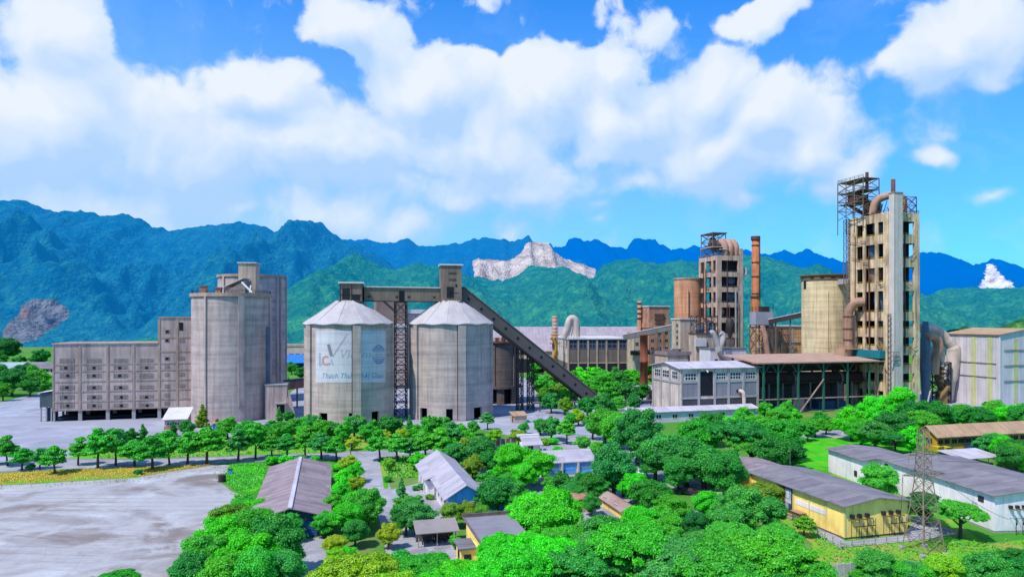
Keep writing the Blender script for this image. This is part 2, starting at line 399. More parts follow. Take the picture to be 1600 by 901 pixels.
def fbm(vec, scale, det, r=.55):
    nd = t.n('ShaderNodeTexNoise'); nd.inputs['Scale'].default_value = scale; nd.inputs['Detail'].default_value = det
    nd.inputs['Roughness'].default_value = r; t.l(vec, nd.inputs['Vector']); return nd.outputs[0]
def vor(vec, scale):
    nd = t.n('ShaderNodeTexVoronoi', feature='SMOOTH_F1', voronoi_dimensions='2D'); nd.inputs['Scale'].default_value = scale
    nd.inputs['Smoothness'].default_value = .35; nd.inputs['Detail'].default_value = 2.0; nd.inputs['Roughness'].default_value = .5
    t.l(vec, nd.inputs['Vector']); return nd.outputs[0]
def height_field(vec):
    a = fbm(vec, 7.5, 9, .58); b = vor(vec, 11)
    return t.math('SUBTRACT', a, t.math('MULTIPLY', b, .22))
off = t.n('ShaderNodeVectorMath', operation='ADD'); t.l(uvw, off.inputs[0]); off.inputs[1].default_value = (-.016, .036, 0)
def density(vec):
    return t.math('ADD', t.math('MULTIPLY', blobs(vec, BANK + UPPER), 1.12), t.math('MULTIPLY', t.math('SUBTRACT', height_field(vec), .36), 1.25))
dens, dens1 = density(uvw), density(off.outputs[0])
alpha = t.math('DIVIDE', t.math('SUBTRACT', dens, .20), t.ramp(el, .14, .36, .55, .17), clamp=True)
alpha = t.math('MULTIPLY', t.math('MULTIPLY', alpha, alpha), t.math('SUBTRACT', 3.0, t.math('MULTIPLY', alpha, 2)))
alpha = t.math('MULTIPLY', alpha, t.ramp(el, .06, .2, .72, 1))
# lit tops, bluish hollows and undersides
lit = t.math('ADD', t.math('MULTIPLY', t.math('SUBTRACT', dens, dens1), 1.25), .44)
lit = t.math('ADD', lit, t.ramp(el, .06, .36, -.38, .12))
lit = t.math('ADD', lit, t.math('MULTIPLY', t.math('SUBTRACT', fbm(uv, 5, 3), .5), .9), clamp=True)
ccol = t.mix(lit, CLOUD_SHADE, CLOUD_LIT)
thin = t.math('MULTIPLY', t.ramp(fbm(vadd(uv, sub5(wn.outputs['Color']), .25), 4, 7, .6), .5, .85), t.ramp(el, .0, .5, .75, .22))
base = t.mix(t.math('MULTIPLY', thin, .8), base, CLOUD_THIN)
final = t.mix(t.math('MULTIPLY', alpha, .97), base, ccol)
t.l(final, bg.inputs['Color']); t.l(bg.outputs[0], wo.inputs[0])
world.cycles.sampling_method = 'MANUAL'; world.cycles.sample_map_resolution = 256

# ------------------------------------------------------------------ ground and paved surfaces
def sheet(name, px, z, mat, kind='structure'):
    pts = [ground(*p) if len(p) == 2 else p[:2] for p in px]
    me = bpy.data.meshes.new(name); me.from_pydata([(x, y, z) for x, y in pts], [], [tuple(range(len(pts)))])
    me.materials.append(mat); me.update()
    if me.polygons[0].normal.z < 0: me.flip_normals()
    o = bpy.data.objects.new(name, me); col.objects.link(o); o['kind'] = kind; return o
g_soil = ground_mat('ground_soil_and_grass', [lin('#5a9a34', .8), lin('#8f9a58', .8), lin('#3e9a2c', .8)], [.03, .09])
g_yard = ground_mat('bare_concrete_yard', [lin('#d8d4d4', .62), lin('#c4b4ae', .58), lin('#ecebea', .68), lin('#a8968c', .56), lin('#dcd6d4', .64)], [.028, .075, .045, .14], joints=.13,
                    tracks=(.6, 1.25, 1))
g_road = ground_mat('asphalt_dusty', [lin('#b4b2ba', .75), lin('#9c989e', .7), lin('#c8c6ca', .75)], [.08, .2])
g_apron = ground_mat('dusty_apron', [lin('#c4c4d2', .62), lin('#b0adba', .6), lin('#d8d8e2', .62)], [.04, .09], tracks=(.4, 1.6, 1))
g_pave = ground_mat('grey_paving', [lin('#bab6bc', .75), lin('#a29ca2', .7), lin('#cac6ca', .75)], [.1, .3])
g_lawn = ground_mat('mown_lawn', [lin('#48cc1c', .8), lin('#3ab41c', .78), lin('#7ccc28', .8)], [.07, .2], bump=.6)
g_lawn2 = ground_mat('patchy_lawn', [lin('#70c02c', .8), lin('#9cc03c', .8), lin('#46b024', .8), lin('#bcae5c', .75)], [.06, .14, .25], bump=.6)
g_dry = ground_mat('dry_yellow_verge', [lin('#d4b040', .72), lin('#b59a3c', .7), lin('#9cbc34', .72)], [.12, .3], bump=.8)
g_kerb = surf('kerb_stone', lin('#cfcac8', .6), bump=0)
b_ = 9000
ground_me = MB().add([(-b_,-500,0),(b_,-500,0),(b_,b_,0),(-b_,b_,0)], [(0,1,2,3)]).build('ground', g_soil); struct(ground_me)
sheet('yard', [(0,757),(60,754),(140,749),(215,745),(262,737),(300,731),(338,725),(368,727),(356,742),(344,752),(360,766),(384,776),(404,790),(420,840),
               (440,900),(420,1000),(300,1300),(-1500,1300),(-900,800),(-300,765)], .012, g_yard)
sheet('apron', [(-700,700),(-300,640),(0,628),(60,614),(140,600),(240,600),(420,640),(470,600),(480,560),(700,560),(900,610),(1000,660),(940,690),(840,690),(740,668),(640,663),(460,668),(300,692),(160,705),(100,717),(0,722),(-300,745)], .012, g_apron)
sheet('road', [(-400,775),(0,737),(125,732),(265,728),(360,722),(460,719),(600,716),(680,707),(800,699),(905,702),(950,697),(972,706),(990,726),(1018,746),(1062,768),(1110,786),(1165,804),
               (1185,796),(1140,772),(1100,757),(1060,735),(1020,705),(985,686),(960,676),(905,683),(800,689),(680,700),(527,707),(418,711),(218,718),(103,717),(-400,748)], .03, g_road)
sheet('access_road', [(552,715),(566,765),(590,800),(600,850),(612,900),(660,900),(652,850),(632,800),(612,765),(588,712)], .04, g_pave)
sheet('side_path', [(606,765),(668,752),(690,757),(700,800),(712,850),(760,905),(640,900),(632,800)], .022, g_pave)
sheet('small_yard', [(470,842),(508,838),(512,905),(455,905)], .022, g_pave)
sheet('pavement', [(740,712),(860,700),(935,704),(960,745),(1100,800),(1000,830),(760,800)], .016, g_pave)
sheet('front_lawn', [(592,716),(664,711),(668,744),(608,748),(606,763),(600,763)], .05, g_lawn2)
sheet('weedy_lawn', [(358,727),(416,723),(410,760),(388,775),(362,762),(350,748)], .05, g_lawn)
sheet('verge', [(-300,766),(0,757),(60,754),(140,749),(215,745),(262,737),(300,731),(340,724),(265,729),(125,733),(0,739),(-300,752)], .05, g_dry)
sheet('verge_grass', [(-300,768),(0,758),(60,755),(140,750),(215,746),(222,741),(140,744),(60,749),(0,752),(-300,760)], .07, g_lawn2)
sheet('roadside_lawn', [(100,716),(215,716),(418,710),(560,705),(680,699),(690,668),(470,668),(300,692),(160,700)], .022, g_lawn2)
sheet('green_lawn', [(1235,735),(1262,684),(1330,684),(1440,700),(1400,760),(1300,735)], .03, g_lawn)
sheet('workshop_path', [(1180,668),(1280,672),(1420,672),(1420,680),(1330,684),(1262,684),(1180,682)], .05, g_pave)
sheet('pylon_lawn', [(1190,790),(1300,740),(1420,760),(1540,850),(1700,830),(1800,960),(1500,1100),(1200,1000),(1270,850)], .03, g_lawn2)
sheet('building_apron', [(1190,782),(1313,856),(1440,843),(1500,833),(1432,806),(1415,835),(1322,846),(1204,776)], .06, g_pave)
sheet('workshop_yard', [(1100,640),(1480,640),(1700,640),(1700,628),(1480,612),(1000,600),(960,612),(985,660)], .02, g_apron)
# road kerbs, a real step
kb = MB()
for line in ([(0,737),(125,732),(265,728),(360,722),(460,719),(551,717)], [(590,715),(680,707),(740,702)], [(103,717),(218,718),(418,711),(527,707),(680,700),(740,694)]):
    for a, b in zip(line, line[1:]):
        pa, pb = ground(*a), ground(*b); kb.beam((*pa, .08), (*pb, .08), .3, .16)
struct(kb.build('kerb', g_kerb))

# ------------------------------------------------------------------ hills
_rng = np.random.default_rng(5); _tab = _rng.random((256, 256))
def vnoise(x, y):
    xi, yi = np.floor(x).astype(int), np.floor(y).astype(int); fx, fy = x-xi, y-yi
    fx, fy = fx*fx*(3-2*fx), fy*fy*(3-2*fy)
    g = lambda a, b: _tab[a % 256, b % 256]
    return (g(xi,yi)*(1-fx)+g(xi+1,yi)*fx)*(1-fy) + (g(xi,yi+1)*(1-fx)+g(xi+1,yi+1)*fx)*fy
def fbm2(x, y, o=4, ridged=False):
    a, s, tot = .5, 0, 0
    for i in range(o):
        n = vnoise(x*2**i+17*i, y*2**i+31*i)
        if ridged: n = 1-np.abs(2*n-1)
        s = s + a*n; tot += a; a *= .5
    return s/tot
def hill_mat(name, green, green2, haze, hazek, rock):
    m = bpy.data.materials.new(name); m.use_nodes = True; t = NT(m.node_tree)
    out = t.n('ShaderNodeOutputMaterial'); d = t.n('ShaderNodeBsdfDiffuse')
    co = t.n('ShaderNodeTexCoord').outputs['Object']
    n1 = t.noise(co, .012, 5, .6); n2 = t.noise(co, .11, 4, .7); n3 = t.noise(co, .05, 4, .6)
    c = t.mix(t.ramp(n1, .35, .65), green, green2)
    c = t.mix(t.ramp(n2, .32, .62, .6, 0), c, tuple(x*.35 for x in green[:3])+(1,))
    c = t.mix(t.ramp(n3, .46, .70, 0, .75), c, tuple(min(1, x*1.9) for x in green2[:3])+(1,))  # sunlit canopy highlights painted in as lighter green patches
    vor = t.n('ShaderNodeTexVoronoi'); vor.inputs['Scale'].default_value = .16; t.l(co, vor.inputs['Vector'])
    c = t.mix(t.ramp(vor.outputs['Distance'], .15, .8, 0, .5), c, tuple(x*.3 for x in green[:3])+(1,))
    # bare rock
    at = t.n('ShaderNodeAttribute', attribute_name='rock')
    rk = t.mix(t.ramp(t.noise(co, .03, 6, .65, stretch=(1, 1, .3)), .40, .66), rock, tuple(x*.45 for x in rock[:3])+(1,))
    rk = t.mix(t.ramp(t.noise(co, .018, 4, .6), .54, .66, 0, .55), rk, lin('#c88a6c', .75))
    fac = t.ramp(t.math('ADD', at.outputs['Fac'], t.math('MULTIPLY', t.math('SUBTRACT', t.noise(co, .045, 7, .75), .5), 1.7)), .42, .58)
    c = t.mix(fac, c, rk)
    # aerial haze painted into the hill colour and a blue glow, stronger with distance
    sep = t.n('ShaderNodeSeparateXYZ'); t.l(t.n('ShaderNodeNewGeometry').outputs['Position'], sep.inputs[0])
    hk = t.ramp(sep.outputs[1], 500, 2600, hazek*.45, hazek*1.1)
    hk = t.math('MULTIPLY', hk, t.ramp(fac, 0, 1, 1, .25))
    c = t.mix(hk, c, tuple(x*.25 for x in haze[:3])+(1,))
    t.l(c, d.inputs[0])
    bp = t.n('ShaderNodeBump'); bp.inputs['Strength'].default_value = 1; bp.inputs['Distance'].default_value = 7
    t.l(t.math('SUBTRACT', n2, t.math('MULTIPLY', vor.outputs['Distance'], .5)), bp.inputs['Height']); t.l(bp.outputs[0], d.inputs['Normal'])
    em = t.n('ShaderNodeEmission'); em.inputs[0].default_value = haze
    t.l(t.math('MULTIPLY', hk, HAZE_PAINT_GLOW), em.inputs[1])
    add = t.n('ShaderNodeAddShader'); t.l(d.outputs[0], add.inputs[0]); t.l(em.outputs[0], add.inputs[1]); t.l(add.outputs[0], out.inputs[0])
    return m
def inside(poly, x, y):
    r = np.zeros(x.shape, bool); n = len(poly)
    for i in range(n):
        (x1,y1),(x2,y2) = poly[i], poly[(i+1) % n]
        if y1 == y2: continue
        c = ((y1 > y) != (y2 > y)) & (x < (x2-x1)*(y-y1)/(y2-y1)+x1); r ^= c
    return r
def ridge(crest, Yr, depth, step, rows, mat, seed, rough=1.0, rocks=(), canopy=2.2):
    """One ridge as a height field: the skyline it was measured from, falling to its foot with gullies, spurs and tree crowns."""
    cp = np.array(crest, float)
    xs = np.arange((cp[0,0]-800)/F*Yr, (cp[-1,0]-800)/F*Yr, step)
    hc = np.interp(xs, (cp[:,0]-800)/F*Yr, CZ-(cp[:,1]-H)/F*Yr) + (fbm2(xs/75+seed*3, xs*0+seed, 3, True)-.6)*.011*Yr + (fbm2(xs/16+seed, xs*0+seed*2, 2)-.5)*.004*Yr
    tt = np.concatenate([np.linspace(-.28, 0, 9)[:-1], np.linspace(0, 1, rows)])
    X, T = np.meshgrid(xs, tt); Hc = np.broadcast_to(hc, X.shape)
    Yw = Yr - depth*T
    prof = np.where(T < 0, 1 + T*2.2, (1-np.clip(T,0,1))**1.15)
    env = np.clip(np.abs(T)*2.4, 0, 1)*np.clip((1.0-T)*3, 0, 1)
    spur = (fbm2(X/190+seed, Yw/330+seed, 4, True)-.55)*1.1 + (fbm2(X/60+seed*2, Yw/90, 3, True)-.55)*.4
    Z = Hc*prof + spur*env*Hc*.55*rough
    Z += (fbm2(X/34, Yw/34+seed, 3)-.5)*10*np.clip(env+.12, 0, 1)
    Z += (fbm2(X/9+seed, Yw/9, 2)-.4)*canopy*2.2
    Z = np.where(T >= .995, -6, Z)
    nr, nc = X.shape
    co = np.stack([X, Yw + (fbm2(X/20+seed, Yw/20+9, 2)-.5)*6, Z], -1).reshape(-1, 3)
    idx = np.arange(nr*nc).reshape(nr, nc)
    q = np.stack([idx[:-1,:-1], idx[1:,:-1], idx[1:,1:], idx[:-1,1:]], -1).reshape(-1, 4)
    me = bpy.data.meshes.new('hills'); me.vertices.add(len(co)); me.vertices.foreach_set('co', co.ravel())
    me.loops.add(q.size); me.loops.foreach_set('vertex_index', q.ravel().astype('i'))
    me.polygons.add(len(q)); me.polygons.foreach_set('loop_start', np.arange(0, q.size, 4).astype('i')); me.polygons.foreach_set('loop_total', np.full(len(q), 4, 'i'))
    me.polygons.foreach_set('use_smooth', np.ones(len(q), bool)); me.update(calc_edges=True)
    a = me.attributes.new('rock', 'FLOAT', 'POINT'); v = np.zeros(len(co))
    px = 800 + F*co[:,0]/co[:,1]; py = H - F*(co[:,2]-CZ)/co[:,1]
    for poly in rocks: v[inside(poly, px, py)] = 1
    v2 = v.reshape(nr, nc); 
    for _ in range(2): v2[1:-1,1:-1] = (v2[1:-1,1:-1]*2+v2[:-2,1:-1]+v2[2:,1:-1]+v2[1:-1,:-2]+v2[1:-1,2:])/6
    a.data.foreach_set('value', v2.ravel()); me.materials.append(mat)
    o = bpy.data.objects.new('hills', me); col.objects.link(o); o['kind'] = 'structure'; return o
hazed_far = hill_mat('far_karst_painted_haze', lin('#1f5a50', .5), lin('#2a6a50', .5), HAZE_PAINT_FAR, 1.0, lin('#f6eeea', 1.15))
hazed_mid = hill_mat('hazy_forest', lin('#1d7a3c', .7), lin('#4ca044', .7), HAZE_PAINT_MID, 1.0, lin('#f2dcc6', .92))
green_near = hill_mat('forested_hill', lin('#1f863c', .75), lin('#5cac3c', .75), HAZE_PAINT_NEAR, .92, lin('#e6dcdc', .8))
QUARRY = [(738,405),(760,404),(790,408),(812,398),(822,380),(838,374),(856,376),(864,392),(880,402),(905,412),(932,416),(928,440),(914,442),(896,430),(860,420),(830,424),(806,436),(786,442),(760,436),(742,436)]
QUARRY2 = [(1526,452),(1536,438),(1543,412),(1551,410),(1559,424),(1576,440),(1590,448),(1566,454),(1545,450)]
FACE = [(2,524),(14,505),(30,490),(34,474),(60,466),(88,472),(112,484),(104,500),(84,512),(60,528),(30,538)]
FACE2 = [(742,440),(764,440),(768,468),(752,476),(738,460)]
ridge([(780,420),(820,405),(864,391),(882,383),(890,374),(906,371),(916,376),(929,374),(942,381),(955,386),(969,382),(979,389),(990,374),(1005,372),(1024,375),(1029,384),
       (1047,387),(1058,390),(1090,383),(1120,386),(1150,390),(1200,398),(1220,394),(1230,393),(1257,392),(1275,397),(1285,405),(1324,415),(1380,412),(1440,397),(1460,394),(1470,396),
       (1480,405),(1492,413),(1525,416),(1540,412),(1550,407),(1560,410),(1572,417),(1587,422),(1600,419),(1680,405),(1800,420),(1900,440)], 2900, 1100, 8, 60, hazed_far, 3, .55, [QUARRY2], 3.0)
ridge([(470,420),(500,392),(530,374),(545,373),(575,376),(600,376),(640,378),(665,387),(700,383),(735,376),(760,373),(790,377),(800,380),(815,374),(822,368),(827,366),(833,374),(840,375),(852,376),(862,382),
       (868,394),(890,404),(915,412),(932,418),(945,438),(965,470),(980,495)], 1950, 620, 4.5, 70, hazed_mid, 8, .5, [QUARRY], 2.6)
face_mat = hill_mat('hazy_forest_with_cliff', lin('#1d7a3c', .7), lin('#4ca044', .7), HAZE_PAINT_MID, 1.0, lin('#a8aaae', .55))
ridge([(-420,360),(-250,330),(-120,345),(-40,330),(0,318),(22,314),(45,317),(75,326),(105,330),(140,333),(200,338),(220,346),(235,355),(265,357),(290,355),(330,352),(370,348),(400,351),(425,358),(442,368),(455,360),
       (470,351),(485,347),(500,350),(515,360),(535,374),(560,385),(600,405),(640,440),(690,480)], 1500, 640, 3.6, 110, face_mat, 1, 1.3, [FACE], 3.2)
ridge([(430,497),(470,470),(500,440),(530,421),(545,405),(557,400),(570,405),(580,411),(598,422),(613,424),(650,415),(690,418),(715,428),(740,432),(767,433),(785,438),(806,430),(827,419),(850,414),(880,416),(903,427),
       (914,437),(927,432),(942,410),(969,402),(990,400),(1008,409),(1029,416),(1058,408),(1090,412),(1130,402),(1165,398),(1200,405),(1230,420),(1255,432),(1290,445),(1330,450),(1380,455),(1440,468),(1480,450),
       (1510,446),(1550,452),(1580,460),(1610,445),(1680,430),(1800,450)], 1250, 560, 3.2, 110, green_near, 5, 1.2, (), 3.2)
near_low = hill_mat('near_green_hill', lin('#3c8c30', .5), lin('#6cae40', .5), HAZE_PAINT_NEAR, .15, lin('#ded2d0', .7))
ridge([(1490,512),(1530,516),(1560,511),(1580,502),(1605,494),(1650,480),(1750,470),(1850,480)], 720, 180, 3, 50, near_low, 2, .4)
# ------------------------------------------------------------------ small building pieces
def window(parent, x, y, z, w, h, side='front', nx=2, nz=1, name='window', fm=None, gm=None, bar=.12):
    """A window: frame (this object) with one glass pane as its sub-part; side says which wall it sits on."""
    fm = fm or pack_trim; gm = gm or glass
    f, g = MB(), MB()
    if side == 'front':
        B = lambda m, a, b, c, d, p: m.box(x+a, x+b, y-p, y+.05, z+c, z+d)
    else:
        B = lambda m, a, b, c, d, p: m.box(x-p, x+.05, y+a, y+b, z+c, z+d)
    for i in range(nx+1):
        a = i*(w-bar)/nx; B(f, a, a+bar, 0, h, .10)
    for i in range(nz+1):
        c = i*(h-bar)/nz; B(f, .02, w-.02, c, c+bar, .085)
    B(g, bar*.5, w-bar*.5, bar*.5, h-bar*.5, .04)
    fo = f.build(name, fm, parent); g.build('pane', gm, fo); return fo
def lattice(m, x0, x1, y0, y1, z0, z1, n, w=.25, dw=None, mi=0, taper=None):
    """Square braced steel tower added to a builder."""
    dw = dw or w*.6
    def P(ix, iy, f):
        k = 1 if taper is None else 1+(taper-1)*f
        xm, ym = (x0+x1)/2, (y0+y1)/2
        return (xm+((x1 if ix else x0)-xm)*k, ym+((y1 if iy else y0)-ym)*k, z0+(z1-z0)*f)
    for ix in (0,1):
        for iy in (0,1): m.beam(P(ix,iy,0), P(ix,iy,1), w, mi=mi)
    for i in range(n):
        a, b = i/n, (i+1)/n
        for (p, q) in (((0,0),(1,0)),((1,0),(1,1)),((1,1),(0,1)),((0,1),(0,0))):
            m.beam(P(*p,b), P(*q,b), dw, mi=mi); m.beam(P(*p,a), P(*q,b), dw, mi=mi)
            if n < 12: m.beam(P(*q,a), P(*p,b), dw, mi=mi)
def rail(m, pts, h=1.1, w=.07, step=2.0, mi=0):
    for a, b in zip(pts, pts[1:]):
        a, b = Vector(a), Vector(b); n = max(1, int((b-a).length/step))
        for i in range(n+1):
            p = a.lerp(b, i/n); m.beam(p, p+Vector((0,0,h)), w, mi=mi)
        for z in (h, h*.55): m.beam(a+Vector((0,0,z)), b+Vector((0,0,z)), w, mi=mi)
def arc_path(pts, n=8):
    """Smooth path through control points (Catmull-Rom)."""
    P = [Vector(p) for p in pts]; P = [P[0]*2-P[1]] + P + [P[-1]*2-P[-2]]; out = []
    for i in range(1, len(P)-2):
        for k in range(n):
            s = k/n; a, b, c, d = P[i-1], P[i], P[i+1], P[i+2]
            out.append(.5*((2*b)+(c-a)*s+(2*a-5*b+4*c-d)*s*s+(3*b-a-3*c+d)*s**3))
    return out + [P[-2]]
def W(px, py, Y): return Vector(((px-800)/F*Y, Y, CZ-(py-H)/F*Y))

# ------------------------------------------------------------------ packing plant
fr = Fr(82.4, 658.7)
L1, L2 = fr.U(248.6), fr.U(302)
zg, zt, zt2 = fr.Z(642.8), fr.Z(538), fr.Z(496.5, L1)
pk = framed('packing_plant', 'long grey windowed packing block with open loading bays below and a taller end', 'industrial building', fr)
MB().box(0, L2, 0, 17, zg, zt).build('block', pack_mat, pk)
MB().box(L1, L2, 0, 17, zt+.01, zt2).build('stair_tower', pack_mat, pk)
bays = [0, fr.U(124.6), fr.U(168), fr.U(208.6), L1]
xm = (L1+L2)/2 + .3
m = MB()
for x in bays + [xm, L2-.35]:
    top = zt2-.5 if x > L1-1 else zt-.4
    m.box(x-.35+(.36 if x == 0 else 0), x+.35, -.18, .01, zg+.01, top)
bands = [fr.Z(y) for y in (569.5, 580.3, 596.5, 612.5, 628, 641)]
for z in bands: m.box(.01, L2-.01, -.12, .01, z-.22, z+.22)
for py in (527, 549): m.box(L1, L2-.02, -.12, .01, fr.Z(py, L1)-.2, fr.Z(py, L1)+.2)
m.build('pilasters_and_bands', pack_trim, pk)
MB().box(-.3, L1-.01, -.3, 17.2, zt+.01, zt+.4).build('roof_edge', pack_trim, pk)
MB().box(L1-.15, L2+.2, -.3, 17.2, zt2+.01, zt2+.4).build('roof_edge', pack_trim, pk)
for i, x in enumerate(bays):
    for y in (0.2, 8.2, 16.0): MB().box(x-.55+(.56 if i == 0 else 0), x+.55, y, y+.8, 0, zg).build('pillar', conc_pale, pk)
MB().box(fr.U(269), L2, .02, 16.8, 0, zg-.01).build('ground_floor_wall', pack_mat, pk)
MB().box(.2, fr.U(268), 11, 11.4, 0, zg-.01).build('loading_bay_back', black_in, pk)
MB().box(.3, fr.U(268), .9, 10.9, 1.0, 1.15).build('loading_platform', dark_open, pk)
ptn = surf('louvre_panel', lin('#a2968e', .8), lin('#5a5450', .7), stain=.6, scale=.8, streak=.2, bump=.1)
def pack_window(xc, zc, w, h, hole=True):
    o = MB().box(xc-w/2, xc+w/2, -.07, .02, zc-h/2, zc+h/2).build('window', ptn, pk)
    f = MB()
    for k in range(5): f.box(xc-w/2+k*(w-.12)/4, xc-w/2+k*(w-.12)/4+.12, -.13, -.071, zc-h/2, zc+h/2)
    f.box(xc-w/2+.13, xc+w/2-.13, -.12, -.071, zc-.06, zc+.06); f.build('frame', pack_trim, o)
    if hole:
        dx = random.choice((0, 0, .25, -.3)); MB().box(xc-.45+dx, xc+.45+dx, -.16, -.072, zc-.42, zc+.4).build('broken_pane', black_in, o)
for ri, py in enumerate((563.4, 574.3, 586.6, 605, 620, 633.3)):
    for ci, px in enumerate((104.6, 147, 188.6, 229)):
        pack_window(fr.U(px), fr.Z(py, fr.U(px)), 4.3, 1.5, hole=(ri not in (0,) and random.random() < .8))
for py in (531.6, 560, 572.5, 585, 603, 617, 630): pack_window(fr.U(261), fr.Z(py, L1), 1.5, 1.2, py in (560, 531.6))
for py in (531.6, 560, 585, 603): pack_window(fr.U(284.5), fr.Z(py, L1), 1.7, 1.2, False)
pack_window(fr.U(261.5), fr.Z(517.8, L1), 1.6, 1.3, True)
MB().box(fr.U(280), fr.U(286), -.1, .02, fr.Z(516, L1), fr.Z(503.5, L1)).build('doorway', black_in, pk)

an = framed('loading_shelter', 'small grey-green cabin on posts at the left end of the packing block', 'cabin', fr)
x0 = fr.U(63, 1.5)
MB().box(x0, -.45, 1, 7, fr.Z(636), fr.Z(614)).build('cabin', surf('green_grey_sheet', lin('#6e7f80', .6), stain=.3), an)
MB().add([(x0-.3,.6,fr.Z(614)+.02),(-.42,.6,fr.Z(611)),(-.42,7.3,fr.Z(611)),(x0-.3,7.3,fr.Z(614)+.02),(x0-.3,.6,fr.Z(614)+.2),(-.42,.6,fr.Z(611)+.18),(-.42,7.3,fr.Z(611)+.18),(x0-.3,7.3,fr.Z(614)+.2)],
         [(3,2,1,0),(4,5,6,7),(0,1,5,4),(1,2,6,5),(2,3,7,6),(3,0,4,7)]).build('roof', white_trim, an)
m = MB()
for x in (x0+.3, (x0-.4)/2, -.8):
    for y in (1.3, 6.5): m.box(x-.2, x+.2, y-.2, y+.2, 0, fr.Z(636)-.01)
m.build('posts', conc_pale, an)
MB().box(x0+1.4, -.6, 2.2, 5.8, .05, fr.Z(638.5)).build('enclosed_base', blue_dk, an)

# low shed and kiosk in front of the left silo
fr = Fr(256, 671)
w = fr.U(291)
sh = framed('weigh_hut', 'low hut with bright white pitched roof at the right foot of the packing block', 'hut', fr)
MB().box(0, w, 0, 9, 0, .9).build('brick_base', pinkbrick, sh)
MB().box(.15, w-.15, .15, 8.8, .91, fr.Z(657)).build('wall', beige_w, sh)
z1, z2 = fr.Z(656), fr.Z(656)+2.6
MB().add([(-.5,-.5,z1),(w+.5,-.5,z1),(w+.5,9.4,z2),(-.5,9.4,z2),(-.5,-.5,z1+.2),(w+.5,-.5,z1+.2),(w+.5,9.4,z2+.2),(-.5,9.4,z2+.2)],
         [(3,2,1,0),(4,5,6,7),(0,1,5,4),(1,2,6,5),(2,3,7,6),(3,0,4,7)]).build('roof', white_trim, sh)
MB().add([(w-.16,.15,z1-.1),(w-.16,8.8,z1-.1),(w-.16,8.8,z2-.1)], [(0,1,2)]).build('gable', beige_w, sh)
for k in range(3): window(sh, .8+k*2.2, .15, 1.3, 1.5, .9, fm=white_trim)
fr = Fr(332, 675); w = fr.U(345)
ki = framed('pump_kiosk', 'small blue-fronted kiosk with flat tan roof at the foot of the left silo', 'kiosk', fr)
MB().box(0, w, 0, 4.5, 0, fr.Z(662)).build('wall', beige_w, ki)
MB().box(.1, w-.05, -.06, -.003, .2, fr.Z(663)).build('blue_front', blue_tarp, ki)
MB().box(-.3, w+.3, -.3, 4.8, fr.Z(662)+.01, fr.Z(662)+.25).build('flat_roof', tan_roof, ki)
MB().lathe([(.0,0),(.5,.0),(.5,.7),(.3,1.0),(0,1.0)], w*.4, 2.2, 12).build('roof_tank', steel_rust, ki, (0,0,fr.Z(662)+.26))

# ------------------------------------------------------------------ silos
class Silo:
    def __init__(s, px0, px1, base_py=None, Yc=None):
        s.pc = (px0+px1)/2; half = (px1-px0)/2; k = (s.pc-800)/F; cosphi = 1/math.sqrt(1+k*k)
        if Yc is None:
            Yf = CZ*F/(base_py-H); Yc = Yf/(1-half/F*cosphi)
        s.Yc = Yc; s.R = half/F*Yc*cosphi; s.X = k*Yc; s.half = half
        d = Vector((-s.X, -Yc, 0)).normalized(); s.d = d; s.r = Vector((-d.y, d.x, 0))
        s.a0 = math.atan2(d.y, d.x)
    def ang(s, px): return math.asin(max(-1, min(1, (px-s.pc)/s.half)))
    def dirv(s, th): return s.d*math.cos(th) + s.r*math.sin(th)
    def Z(s, py, th=0): return CZ-(py-H)/F*(s.Yc + s.R*s.dirv(th).y)
    def at(s, px, py, off=0):
        th = s.ang(px); q = s.dirv(th)*(s.R+off); return (q.x, q.y, s.Z(py, th))
    def block(s, m, th, w, d, z0, z1, mi=0, inset=.3):
        q = s.dirv(th); tng = Vector((-q.y, q.x, 0)); a = q*(s.R-inset); b = q*(s.R+d)
        v = [a-tng*w/2, a+tng*w/2, b+tng*w/2, b-tng*w/2]
        vs = [(p.x,p.y,z0) for p in v]+[(p.x,p.y,z1) for p in v]
        m.add(vs, [(3,2,1,0),(4,5,6,7),(0,1,5,4),(1,2,6,5),(2,3,7,6),(3,0,4,7)], mi)
    def base(s, parent, z1, gaps, mat, n=120):
        """Bottom ring of wall with open doorways at the given angles, one part per stretch between doorways."""
        m = MB()
        for k in range(n):
            th = -math.pi + 2*math.pi*(k+.5)/n
            if any(abs(th-g) < hw for g, hw in gaps):
                if m.v: m.build('base_wall', mat, parent); m = MB()
                continue
            a, b = s.dirv(th-math.pi/n-1e-4), s.dirv(th+math.pi/n+1e-4)
            o, i = s.R-.02, s.R-.8
            v = [a*o, b*o, b*i, a*i]; vs = [(p.x,p.y,0) for p in v]+[(p.x,p.y,z1) for p in v]
            m.add(vs, [(3,2,1,0),(4,5,6,7),(0,1,5,4),(1,2,6,5),(2,3,7,6),(3,0,4,7)])
        if m.v: m.build('base_wall', mat, parent)
def silo_thing(name, label, s): return thing(name, label, 'silo', (s.X, s.Yc, 0))

